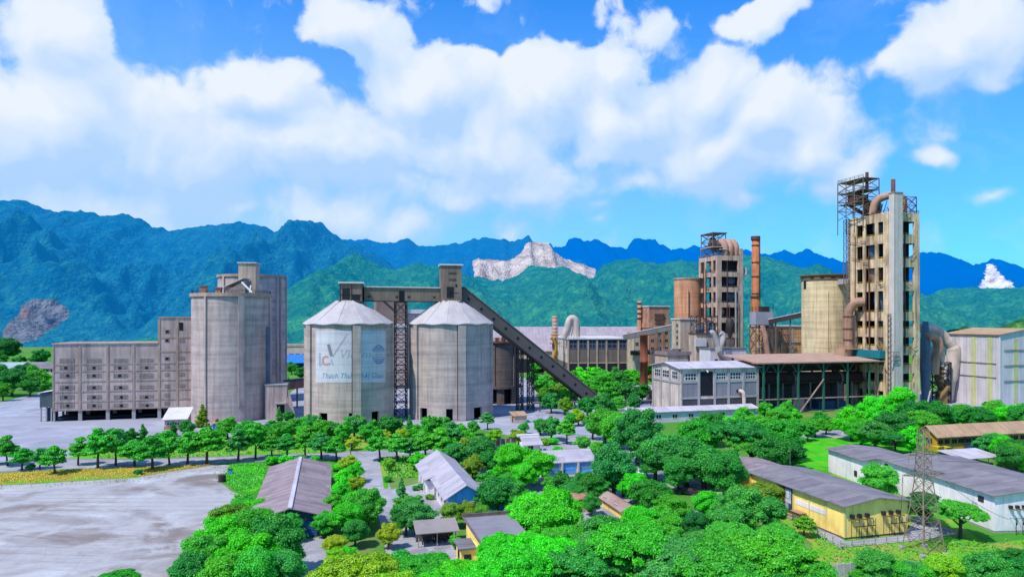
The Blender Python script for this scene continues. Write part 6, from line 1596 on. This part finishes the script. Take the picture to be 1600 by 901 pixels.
X_, Y_ = ground(347, 752); q = thing('oil_drum', 'dark drum standing alone at the edge of the concrete yard', 'drum', (X_, Y_, 0))
MB().lathe([(0,0),(.75,0),(.75,1.4),(0,1.4)], n=20, sm=False).build('body', steel_dark, q); m = MB()
for z in (.02, .48, .95, 1.36): m.lathe([(.75,z),(.8,z+.02),(.8,z+.06),(.75,z+.08)], n=20)
m.build('hoops', steel_rust, q)
X_, Y_ = ground(360, 741); q = thing('waste_bin', 'small pale blue waste bin beside weedy lawn at yard entrance', 'bin', (X_, Y_, 0), .3)
MB().add([(-.35,-.35,.1),(.35,-.35,.1),(.35,.35,.1),(-.35,.35,.1),(-.45,-.45,1.1),(.45,-.45,1.1),(.45,.45,1.1),(-.45,.45,1.1)], [(0,1,5,4),(1,2,6,5),(2,3,7,6),(3,0,4,7),(3,2,1,0)]).build('body', blue_w, q); MB().box(-.5,.5,-.5,.5,1.11,1.2).build('lid', steel_dark, q)
# lamp posts
def lamp(label, px, py_base, py_top, rz):
    X_, Y_ = ground(px, py_base); h = CZ-(py_top-H)/F*Y_; q = thing('lamp_post', label, 'lamp post', (X_, Y_, 0), rz, 'slim lamp posts on the plant')
    MB().lathe([(.13,0),(.07,h)], n=8).build('pole', steel_mid, q); MB().tube(arc_path([(0,0,h),(.3,0,h+.35),(1.1,0,h+.45)], 4), .05, 6).build('arm', steel_mid, q); MB().box(1.0, 1.6, -.12, .12, h+.36, h+.48).build('lamp_head', white_trim, q)
lamp('slim lamp post rising by the rear wing of the yellow hall', 1234.5, 748, 704, 2.5)
lamp('slim lamp post on the roof edge side of the white annex', 1434.5, 726, 697, .4)
lamp('slim lamp post beside the street at the access road junction', 548, 717, 690, 1.2)
# ------------------------------------------------------------------ trees
def leaf_mat():
    m = bpy.data.materials.new('foliage'); m.use_nodes = True; t = NT(m.node_tree)
    out = t.n('ShaderNodeOutputMaterial')
    oc = t.n('ShaderNodeObjectInfo'); geo = t.n('ShaderNodeNewGeometry'); co = t.n('ShaderNodeTexCoord').outputs['Object']
    c = oc.outputs['Color']
    big = t.noise(co, 2.6, 3, .6)
    yel = t.mix(1.0, c, (1.5, 1.1, .6, 1), 'MULTIPLY'); blu = t.mix(1.0, c, (.75, .8, 1.1, 1), 'MULTIPLY')
    c2 = t.mix(t.ramp(big, .50, .70, 0, .75), c, yel); c2 = t.mix(t.ramp(big, .50, .32, 0, .75), c2, blu)
    ri = geo.outputs['Random Per Island']
    dk = t.mix(1.0, c2, (.66, .7, .7, 1), 'MULTIPLY'); br = t.mix(1.0, c2, (1.5, 1.35, 1.2, 1), 'MULTIPLY')
    c3 = t.mix(t.ramp(ri, .0, .5, .8, 0), c2, dk); c3 = t.mix(t.ramp(ri, .6, 1, 0, .8), c3, br)
    d = t.n('ShaderNodeBsdfDiffuse'); tr = t.n('ShaderNodeBsdfTranslucent'); gl = t.n('ShaderNodeBsdfGlossy'); gl.inputs['Roughness'].default_value = .45
    gl.inputs['Color'].default_value = (.5, .55, .6, 1)
    t.l(c3, d.inputs[0]); t.l(t.mix(1.0, c3, (1.25, 1.1, .5, 1), 'MULTIPLY'), tr.inputs[0])
    mx = t.n('ShaderNodeMixShader'); mx.inputs[0].default_value = .3; t.l(d.outputs[0], mx.inputs[1]); t.l(tr.outputs[0], mx.inputs[2])
    m2 = t.n('ShaderNodeMixShader'); m2.inputs[0].default_value = .05; t.l(mx.outputs[0], m2.inputs[1]); t.l(gl.outputs[0], m2.inputs[2])
    t.l(m2.outputs[0], out.inputs[0]); return m
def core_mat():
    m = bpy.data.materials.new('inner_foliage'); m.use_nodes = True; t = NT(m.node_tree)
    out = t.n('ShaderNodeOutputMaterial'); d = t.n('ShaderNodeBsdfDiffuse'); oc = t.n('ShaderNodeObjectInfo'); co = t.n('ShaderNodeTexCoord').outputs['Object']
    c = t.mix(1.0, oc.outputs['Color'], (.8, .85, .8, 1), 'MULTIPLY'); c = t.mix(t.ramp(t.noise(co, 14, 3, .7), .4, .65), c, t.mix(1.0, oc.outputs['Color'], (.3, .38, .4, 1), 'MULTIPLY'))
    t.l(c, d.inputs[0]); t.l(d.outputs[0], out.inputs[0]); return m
LEAF, CORE = leaf_mat(), core_mat()
BARK = surf('bark', lin('#7a6a5c', .5), lin('#3e342c', .6), stain=.5, streak=.5, scale=1.5)
def crown_mesh(name, kind, seed, nleaf, ls, kz):
    """Leaf sprays spread over many overlapping clumps; radius 1, centred at height kz."""
    r = np.random.default_rng(seed); cl = []
    lob = r.uniform(0, 6.28, 4)
    def lobes(a): return 1+.10*math.sin(2*a+lob[0])+.09*math.sin(3*a+lob[1])+.05*math.sin(5*a+lob[2])
    if kind == 'round':
        for i in range(95 if name == 'roundbig' else 60):
            v = r.normal(size=3); v /= np.linalg.norm(v); v[2] = abs(v[2]) if r.random() < .3 else v[2]
            q = r.uniform(.30,.80)*lobes(math.atan2(v[1], v[0]))
            cl.append((v*np.array([1,1,.80])*q + [0,0,.02], r.uniform(.13,.29), r.uniform(.6,.95)))
    elif kind == 'umbrella':
        for i in range(150):
            a, q = r.random()*6.283, .90*math.sqrt(r.random()); z = .36*(1-q*q)-.06+r.normal()*.07; q *= lobes(a)
            cl.append((np.array([math.cos(a)*q, math.sin(a)*q, z]), r.uniform(.09,.20), r.uniform(.45,.75)))
    elif kind == 'street':
        for lev, (z, q0, n) in enumerate(((-.38,.74,24),(0,.70,22),(.36,.48,15),(.66,.2,6))):
            for i in range(n):
                a = 6.283*(i+r.random()*.9)/n; q = q0*r.uniform(.25,1.1)*lobes(a)
                cl.append((np.array([math.cos(a)*q, math.sin(a)*q, z+r.normal()*.09]), r.uniform(.15,.30), r.uniform(.42,.7)))
    elif kind == 'conic':
        for i in range(60):
            z = r.random(); a = r.random()*6.283; q = .62*(1-z)**.7*r.uniform(.3,1.05)
            cl.append((np.array([math.cos(a)*q, math.sin(a)*q, -1.1+2.6*z]), .12+.22*(1-z)*r.uniform(.5,1), 1.0))
    elif kind == 'bush':
        for i in range(30):
            v = r.normal(size=3); v /= np.linalg.norm(v); q = .72*r.random()**.4
            cl.append((v*np.array([1,1,.62])*q, r.uniform(.18,.36), .85))
    C = np.array([c[0] for c in cl]); Rr = np.array([c[1] for c in cl]); Fl = np.array([c[2] for c in cl])
    w = Rr**2; w /= w.sum(); vs, fs = [], []; 
    n2 = int(nleaf*2.4); pick = r.choice(len(cl), n2, p=w); D = r.normal(size=(n2,3)); D /= np.linalg.norm(D, axis=1)[:,None]
    D[:,2] = np.where(D[:,2] < -.25, -D[:,2], D[:,2])
    sc3 = np.stack([Rr[pick], Rr[pick], Rr[pick]*Fl[pick]], 1)
    P = C[pick] + D*sc3*(r.uniform(.75,1.12,(n2,1)) + .35*(r.random((n2,1)) < .08))
    keep = np.ones(n2, bool)
    for c, rr, fl in cl:
        dd = (P-c)/np.array([rr, rr, rr*fl]); keep &= (np.linalg.norm(dd, axis=1) > .66)
    P, D = P[keep][:nleaf], D[keep][:nleaf]; n = len(P)
    N = D + r.normal(size=(n,3))*.6 + np.array([0,0,.45]); N /= np.linalg.norm(N, axis=1)[:,None]
    T = np.cross(N, r.normal(size=(n,3))); T /= np.linalg.norm(T, axis=1)[:,None]; B = np.cross(N, T)
    s = ls*r.uniform(.6,1.35,(n,1)); a = T*s; b = B*s*r.uniform(.5,.8,(n,1))
    V = np.stack([P-a, P-b*.9+a*.1+N*s*.18, P+a, P+b+N*s*.18], 1).reshape(-1,3); V[:,2] += kz
    verts = [tuple(v) for v in V]; faces = [(4*i, 4*i+1, 4*i+2, 4*i+3) for i in range(n)]; mi = [0]*n
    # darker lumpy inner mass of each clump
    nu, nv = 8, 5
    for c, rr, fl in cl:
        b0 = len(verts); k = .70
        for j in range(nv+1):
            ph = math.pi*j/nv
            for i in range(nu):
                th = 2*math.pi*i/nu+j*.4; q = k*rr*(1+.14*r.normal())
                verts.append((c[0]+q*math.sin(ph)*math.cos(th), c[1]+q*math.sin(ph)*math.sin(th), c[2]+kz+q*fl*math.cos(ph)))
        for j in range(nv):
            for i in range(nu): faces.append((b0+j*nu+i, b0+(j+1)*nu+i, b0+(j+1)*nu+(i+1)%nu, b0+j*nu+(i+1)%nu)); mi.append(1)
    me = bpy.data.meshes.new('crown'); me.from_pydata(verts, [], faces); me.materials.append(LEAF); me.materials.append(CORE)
    me.polygons.foreach_set('material_index', mi); me.update(); return me
def trunk_mesh(kind, seed, kz):
    r = random.Random(seed); m = MB(); t0 = {'street': .07, 'conic': .08, 'bush': .05}.get(kind, .075)
    top = kz-(.25 if kind != 'conic' else -.6)
    pts = [(0,0,-.05),(r.uniform(-.03,.03),r.uniform(-.03,.03),top*.5),(r.uniform(-.06,.06),r.uniform(-.06,.06),top)]
    m.tube(arc_path(pts, 3), [t0*1.5,t0*1.2,t0*1.1,t0,t0*.95,t0*.85,t0*.7], 8)
    if kind != 'conic':
        for i in range(6):
            a = 6.283*(i+r.random()*.5)/6; q = r.uniform(.4,.65); z = top*r.uniform(.62,.95)
            m.tube([(0,0,z),(math.cos(a)*q*.5,math.sin(a)*q*.5,z+.22),(math.cos(a)*q,math.sin(a)*q,kz+r.uniform(-.1,.3))], [t0*.55,t0*.4,t0*.15], 6)
    o = m.build('trunk', BARK); me = o.data; bpy.data.objects.remove(o); return me
KZ = {'round': 1.02, 'umbrella': 1.05, 'street': 1.42, 'conic': 1.3, 'bush': .55}
SPEC = {'round': (8000, .052), 'roundbig': (21000, .034), 'umbrella': (30000, .027), 'street': (4200, .072), 'conic': (3200, .07), 'bush': (1700, .10)}
PROTO = {}
for kk, (nl, ls) in SPEC.items():
    kind = 'round' if kk == 'roundbig' else kk
    for v in range(4 if kind in ('round', 'street', 'umbrella') else 2):
        PROTO.setdefault(kk, []).append((crown_mesh(kk, kind, 100*v+len(kk), nl, ls, KZ[kind]), trunk_mesh(kind, v+7, KZ[kind])))
COL = {  # sunlit leaf base colours
    'g': ('mid green', '#46c036'), 'd': ('dark green', '#30a03e'), 'b': ('bluish green', '#42b050'), 'y': ('yellow-green', '#8ccc24'),
    'l': ('bright green', '#48dc22'), 'o': ('olive green', '#6cae30'), 'k': ('deep green', '#24863a')}
LEAFK = 1.05
ORD = ['first','second','third','fourth','fifth','sixth','seventh','eighth','ninth','tenth','eleventh','twelfth','thirteenth','fourteenth','fifteenth','sixteenth',
       'seventeenth','eighteenth','nineteenth','twentieth','twenty-first','twenty-second','twenty-third','twenty-fourth','twenty-fifth','twenty-sixth','twenty-seventh','twenty-eighth','twenty-ninth','thirtieth']
KIND = {'r': ('round', 'rounded_tree', 'rounded tree'), 'R': ('roundbig', 'broadleaf_tree', 'broad-crowned tree'), 'u': ('umbrella', 'spreading_tree', 'spreading tree'),
        's': ('street', 'street_tree', 'tiered tree'), 'c': ('conic', 'conical_tree', 'conical tree'), 'h': ('bush', 'shrub', 'shrub')}
rt = random.Random(3); NT_ = 0
def plant(where, group, items):
    """items: (crown centre column, crown centre row, crown radius, kind, colour) read off the photograph; where: phrase for the label."""
    global NT_
    items = sorted(items, key=lambda i: i[0])
    for n, (px, py, rp, kd, ck) in enumerate(items):
        kk, name, word = KIND[kd]; kind = 'round' if kk == 'roundbig' else kk; kz = KZ[kind]
        Y = CZ*F/((py-H)+kz*rp); rp *= {'s': 1.28, 'u': 1.24, 'c': 1.1, 'r': 1.32}.get(kd, 1.33); Y = CZ*F/((py-H)+kz*rp); R_ = rp/F*Y; X = (px-800)/F*Y
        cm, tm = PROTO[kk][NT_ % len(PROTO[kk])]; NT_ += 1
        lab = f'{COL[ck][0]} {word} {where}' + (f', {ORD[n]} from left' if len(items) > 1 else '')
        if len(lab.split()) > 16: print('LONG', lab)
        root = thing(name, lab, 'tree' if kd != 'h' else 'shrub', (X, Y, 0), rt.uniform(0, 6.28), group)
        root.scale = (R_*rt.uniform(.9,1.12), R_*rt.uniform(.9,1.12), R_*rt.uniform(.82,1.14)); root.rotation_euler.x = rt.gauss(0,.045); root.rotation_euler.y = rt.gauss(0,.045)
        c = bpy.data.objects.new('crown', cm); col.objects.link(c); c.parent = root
        cc = lin(COL[ck][1], LEAFK*rt.uniform(.85,1.12)); c.color = (cc[0]*rt.uniform(.8,1.7), cc[1], cc[2]*rt.uniform(.45,1.05), 1)
        tr = bpy.data.objects.new('trunk', tm); col.objects.link(tr); tr.parent = root
P = plant
P('in the roadside row beyond the concrete yard', 'street trees along the road', [(-8,700,14,'s','g'),(12,702,14,'s','g'),(34,709,14,'s','g'),(62,713,11,'s','b'),(86,709,17,'s','g'),(122,701,14,'s','g'),(153,697,19,'s','g'),
  (181,694,18,'s','b'),(210,697,17,'s','g'),(238,699,19,'s','g'),(265,695,17,'s','g'),(293,692,18,'s','g'),(323,688,20,'s','g'),(372,690,17,'s','b'),(399,686,17,'s','g')])
P('in the street row beyond the mauve-roofed warehouse', 'street trees along the road', [(425,692,14,'s','g'),(448,689,15,'s','b'),(477,689,15,'s','g'),(502,687,17,'s','b'),(526,692,15,'s','g'),(549,690,10,'r','y'),(594,692,15,'s','g'),
  (620,691,17,'s','g'),(641,692,15,'s','b'),(665,688,17,'s','g'),(689,684,19,'s','g'),(706,673,17,'s','b')])
P('on the verge near the packing block forecourt', 'trees on the far side of the road', [(175,676,11,'s','d'),(203,680,10,'r','d'),(224,676,11,'c','d'),(271,669,9,'c','k'),(293,666,11,'r','d'),(250,684,9,'r','g')])
P('standing tall before the flat-topped silo', 'trees below the silos', [(316,648,13,'c','o')])
P('in the hedge belt below the flat-topped silo', 'belt of trees below the silos', [(342,678,12,'r','g'),(356,668,13,'r','g'),(374,674,12,'r','l'),(390,667,14,'r','g'),(408,673,13,'r','g'),(424,665,13,'r','b'),(440,672,14,'r','g'),(436,651,9,'c','b'),(449,652,9,'r','d'),(456,668,14,'r','g')])
P('in the belt below the sign-painted silo', 'belt of trees below the silos', [(472,674,13,'r','g'),(486,664,14,'r','b'),(502,672,13,'r','g'),(518,668,14,'r','d'),(536,674,13,'r','g'),(553,664,16,'r','b'),(571,673,13,'r','g'),(586,669,12,'r','g'),
  (611,661,18,'r','d'),(603,680,9,'r','y'),(627,678,9,'r','y')])
P('in the belt below the plain cone-roofed silo', 'belt of trees below the silos', [(640,668,10,'c','b'),(655,673,14,'r','g'),(672,666,15,'r','g'),(691,664,15,'r','b'),(711,676,14,'r','g'),(725,684,14,'r','g'),(740,666,10,'r','b'),(762,655,9,'s','b')])
P('in the gap between silos', 'trees behind the silos', [(438,591,12,'r','l'),(470,581,10,'r','d'),(456,574,8,'r','d'),(482,578,9,'r','g')])
P('among the trees left of the packing block', 'trees at the far left', [(8,546,18,'R','k'),(-14,560,20,'R','d'),(38,586,17,'R','k'),(19,596,17,'R','d'),(53,590,16,'r','g'),(66,588,12,'r','l'),(5,610,12,'r','g'),(47,602,13,'r','d'),(70,600,9,'r','g'),(-10,592,20,'R','d'),(12,574,10,'r','g'),(62,560,12,'r','d'),(30,562,10,'r','d')])
P('in the grove behind the inclined conveyor', 'grove behind the inclined conveyor', [(838,571,10,'r','g'),(850,549,9,'r','l'),(846,603,17,'r','g'),(866,590,14,'r','o'),(869,612,17,'r','o'),(890,592,14,'r','g'),(886,616,15,'r','g'),(905,586,15,'r','l'),(902,606,15,'r','d'),(862,628,13,'r','d'),(848,622,10,'r','o'),
  (918,632,15,'r','d'),(883,632,12,'r','o'),(832,588,9,'r','g')])
P('in the grove below the brown panelled hall', 'grove below the brown hall', [(925,584,14,'r','l'),(928,606,16,'r','g'),(945,588,15,'r','g'),(953,610,16,'r','g'),(965,590,14,'r','d'),(985,587,14,'r','l'),(978,609,17,'r','d'),(1000,592,12,'r','g'),(1010,577,11,'r','l'),(1004,612,13,'r','d'),
  (940,632,15,'r','d'),(962,634,13,'r','g'),(992,628,10,'r','d')])
P('beside the road below the conveyor foot', 'trees below the conveyor', [(904,650,11,'r','y'),(944,662,26,'R','g'),(969,668,24,'R','g'),(926,668,14,'r','b'),(932,699,11,'r','g'),(911,690,12,'r','g'),(886,672,12,'s','g'),(862,668,15,'r','b'),(844,663,12,'r','b'),(818,666,9,'r','b'),(893,655,8,'r','g')])
P('clipped by the gate hut', 'clipped yellow-green trees by the gate', [(772,680,12,'r','y'),(810,679,12,'r','y'),(865,688,8,'h','l'),(851,690,7,'h','y'),(871,701,7,'h','l')])
P('in the dense wood left of the yellow hall', 'wood left of the yellow hall', [(996,684,32,'R','d'),(1024,712,28,'R','d'),(1050,702,36,'R','b'),(1072,712,34,'R','d'),(1100,716,34,'R','b'),(1132,742,30,'R','d'),(1077,668,16,'R','g'),(1107,664,24,'R','d'),(1098,688,26,'R','g'),(1150,685,34,'u','d'),
  (1174,690,32,'u','g'),(1160,654,15,'r','g'),(1214,680,30,'R','g'),(1206,708,26,'R','d'),(1238,704,22,'R','k'),(1060,740,22,'R','d'),(1136,662,14,'r','l'),(1186,664,15,'r','g')])
P('before the kiln shed', 'trees in front of the kiln shed', [(1194,641,11,'r','g'),(1217,650,16,'R','g'),(1247,668,15,'r','g'),(1274,664,14,'r','g'),(1262,676,9,'r','d'),(1228,637,10,'r','g'),(1283,652,12,'r','d'),(1308,658,9,'r','l'),(1240,650,11,'r','l'),(1291,664,11,'r','g')])
P('in front of the tallest tower', 'trees in front of the tallest tower', [(1331,660,21,'R','l'),(1345,672,20,'R','g'),(1368,650,22,'R','l'),(1367,672,24,'R','b'),(1396,664,24,'R','d'),(1407,630,20,'R','l'),(1424,650,21,'R','d'),(1441,656,20,'R','g'),(1461,643,23,'R','d'),(1399,684,20,'u','d'),(1424,686,19,'r','l'),(1350,652,12,'r','g')])
P('in front of the pale filter block', 'trees in front of the filter block', [(1484,655,14,'r','d'),(1506,645,18,'R','g'),(1530,652,18,'R','d'),(1555,643,16,'R','g'),(1548,634,9,'r','d'),(1579,650,19,'R','l'),(1597,656,18,'R','d'),(1612,642,20,'R','g')])
P('around the ochre workshop door', 'trees around the ochre workshop', [(1538,695,13,'r','b'),(1554,687,15,'R','g'),(1570,695,18,'R','l'),(1583,703,19,'R','d'),(1574,715,17,'R','d'),(1590,710,17,'R','g'),(1597,721,12,'r','l'),(1560,728,6,'h','y'),(1520,716,5,'h','g')])
P('between the yellow hall and white hall', 'trees between the halls', [(1369,748,26,'R','g')])
P('beside the lattice pylon', 'trees beside the pylon', [(1446,786,25,'R','k'),(1500,801,30,'u','g')])
P('in the bottom right shrubbery', 'shrubbery at the bottom right', [(1366,884,25,'R','b'),(1400,893,20,'R','g'),(1424,890,23,'R','b'),(1474,892,27,'R','y'),(1520,893,22,'R','b'),(1548,888,34,'R','b'),(1586,868,19,'R','d'),(1600,892,22,'R','d'),(1340,900,14,'R','g'),(1448,902,20,'R','g')])
P('beside the fence of the yellow hall', 'young trees by the yellow hall', [(1256,813,14,'s','o'),(1189,768,25,'R','o')])
P('on the slope left of the yellow hall', 'trees left of the yellow hall', [(1166,792,32,'R','b'),(1137,815,24,'R','b'),(1084,818,19,'R','k'),(1110,790,20,'R','l'),(1050,796,24,'R','g'),(1021,772,26,'R','d'),(993,762,20,'R','l'),(1036,816,22,'R','g'),(1002,816,24,'R','l'),(1200,800,22,'R','b')])
P('in the great front canopy', 'great canopy at the bottom', [(1190,866,60,'u','g'),(1118,884,56,'u','g'),(1246,893,46,'u','g'),(1052,872,56,'u','b'),(982,862,54,'u','g'),(912,872,52,'u','b'),(850,862,48,'u','l'),(800,890,46,'u','l'),(1160,925,58,'u','g'),(1240,936,52,'u','d'),
  (1040,936,56,'u','g'),(930,935,56,'u','g'),(850,935,52,'u','g'),(760,908,44,'u','l'),(786,862,34,'u','l'),(772,892,30,'u','l'),(826,846,34,'u','l'),(930,848,40,'u','b'),(1000,874,44,'u','g'),(1085,860,42,'u','b'),(1140,842,34,'u','g'),(1216,838,32,'u','g'),(740,920,34,'u','l'),(1100,846,34,'u','b'),(1020,842,34,'u','g'),(950,832,30,'R','b'),(884,838,30,'u','g')])
P('in the bright clump beyond the great canopy', 'bright clump in the middle', [(835,798,34,'R','l'),(872,790,36,'R','l'),(856,812,34,'R','l'),(820,815,26,'R','l')])
P('behind the sky-blue fronted pavilion trees', 'trees around the pavilion', [(802,722,24,'R','l'),(834,722,25,'R','l'),(819,738,20,'R','l'),(959,734,31,'R','b'),(974,745,22,'R','b')])
P('in the shrubbery before the pavilion', 'shrubbery before the pavilion', [(862,752,13,'r','b'),(880,756,15,'r','d'),(898,758,17,'R','b'),(920,760,19,'R','d'),(940,766,14,'R','b'),(911,745,8,'h','g'),(925,786,14,'R','b'),(900,775,14,'R','d')])
P('right behind the pale-roofed white house', 'trees around the white house', [(750,700,25,'R','d'),(733,703,20,'r','o'),(716,706,19,'R','b'),(762,718,18,'R','d'),(738,728,16,'r','o'),(770,740,13,'r','l'),(758,750,15,'r','g'),(777,772,24,'R','d'),(803,774,22,'R','b'),(758,777,18,'R','d'),(790,756,16,'R','g')])
P('on the lawn left of the white house', 'young trees on the front lawn', [(609,725,9,'r','y'),(647,724,9,'r','l'),(664,719,11,'r','l'),(655,712,9,'r','l'),(606,748,6,'h','d'),(650,762,5,'h','d'),(661,760,6,'h','d'),(672,775,6,'h','o')])
P('in the bright row between warehouse and access road', 'row right of the warehouse', [(546,722,13,'r','y'),(552,737,13,'r','l'),(541,752,15,'r','l'),(556,758,12,'r','y'),(535,770,16,'r','l'),(557,783,24,'R','l'),(575,794,25,'R','g'),(541,808,23,'R','l'),(507,817,17,'R','g'),(526,792,16,'R','g'),(555,829,19,'R','d'),(527,730,8,'h','l')])
P('in the yellow thicket below the warehouse', 'yellow thicket below the warehouse', [(524,846,15,'R','y'),(523,866,14,'R','y'),(606,838,15,'R','y'),(540,862,12,'R','l')])
P('by the bend of the access road', 'trees by the access road bend', [(627,775,14,'c','b'),(640,786,18,'R','b'),(651,801,25,'R','b'),(634,812,18,'R','d')])
P('behind the open bike shelter', 'trees around the bike shelter', [(706,804,16,'R','o'),(729,800,16,'R','o'),(750,800,15,'R','o'),(772,806,14,'R','d'),(711,846,9,'r','g'),(724,855,8,'r','d')])
P('in the bottom canopy by the paved yard', 'bottom canopy left of centre', [(560,902,54,'u','y'),(616,880,44,'u','g'),(664,893,40,'u','g'),(600,925,52,'u','y'),(720,906,38,'u','l'),(510,905,30,'u','y'),(680,930,40,'u','l')])
P('in the tall thicket between yard and warehouse', 'thicket beside the concrete yard', [(366,803,26,'R','o'),(346,838,30,'R','l'),(320,872,32,'R','g'),(396,818,34,'R','g'),(430,848,36,'R','d'),(386,866,38,'R','l'),(452,822,18,'R','g'),(296,893,28,'R','d'),(436,886,34,'R','b'),(352,898,32,'R','g'),(404,896,34,'R','g'),(458,866,18,'R','g'),(408,790,18,'R','l'),(378,784,14,'R','g')])
P('poking up alone at the yard edge', 'trees at the yard edge', [(184,906,26,'u','g'),(150,910,16,'u','g')])
P('along the hedge beyond the warehouse roof', 'shrubs along the street', [(421,720,8,'h','l'),(447,717,9,'h','l'),(470,718,8,'h','g'),(430,718,7,'h','l'),(492,716,8,'h','l')])
P('on the verge of the concrete yard', 'shrub on the verge', [(215,737,6,'h','d'),(48,729,6,'h','d')])

# ------------------------------------------------------------------ weeds and rough grass nobody could count
def weeds(polys, n, hmin, hmax, colour, seed):
    r = random.Random(seed); vs, fs = [], []
    for poly, share in polys:
        w = [ground(*p) for p in poly]; xs = [p[0] for p in w]; ys = [p[1] for p in w]; k = 0; px_, py_ = np.array(xs), np.array(ys)
        while k < n*share:
            x, y = r.uniform(min(xs), max(xs)), r.uniform(min(ys), max(ys))
            if not inside(w, np.array([x]), np.array([y]))[0]: continue
            if mnoise(Vector((x*.12, y*.12, seed))) < r.uniform(-.5, .25): k += .4; continue
            k += 1; h = r.uniform(hmin, hmax)
            for q in range(4):
                a = r.uniform(0, 6.28); dx, dy = math.cos(a)*h*.7, math.sin(a)*h*.7; b = len(vs); wd = h*.28
                vs += [(x-dy*wd/h, y+dx*wd/h, .03), (x+dy*wd/h, y-dx*wd/h, .03), (x+dx+dy*.1, y+dy-dx*.1, h), (x+dx*.8-dy*.2, y+dy*.8+dx*.2, h*.8)]; fs.append((b, b+1, b+2, b+3))
    me = bpy.data.meshes.new('grass'); me.from_pydata(vs, [], fs); me.materials.append(LEAF); me.update()
    o = bpy.data.objects.new('grass', me); col.objects.link(o); o['kind'] = 'stuff'; o.color = lin(colour, .95)
from mathutils.noise import noise as mnoise
weeds([([(358,727),(416,723),(410,760),(388,775),(362,762),(350,748)], 1.0)], 2200, .15, .45, '#58cc34', 1)
weeds([([(-60,760),(0,757),(60,754),(140,749),(215,745),(262,737),(300,731),(340,724),(265,729),(125,733),(0,739),(-60,744)], 1.0)], 5200, .12, .36, '#d6cc50', 2)
weeds([([(1250,800),(1300,850),(1440,850),(1540,845),(1620,840),(1640,900),(1300,900)], 1.0)], 2600, .12, .35, '#74c434', 3)
weeds([([(592,716),(664,711),(668,744),(608,748)], .4), ([(100,716),(215,716),(418,710),(560,705),(680,699),(690,680),(470,675),(300,695),(160,705)], .6)], 2600, .2, .6, '#5cc034', 4)
weeds([([(330,729),(364,729),(352,745),(346,758),(362,768),(388,778),(404,792),(396,796),(360,772),(338,752)], .5), ([(-40,764),(0,759),(140,751),(215,747),(262,739),(300,733),(320,735),(220,752),(100,758),(0,768)], .5)], 500, .1, .28, '#8cab40', 5)
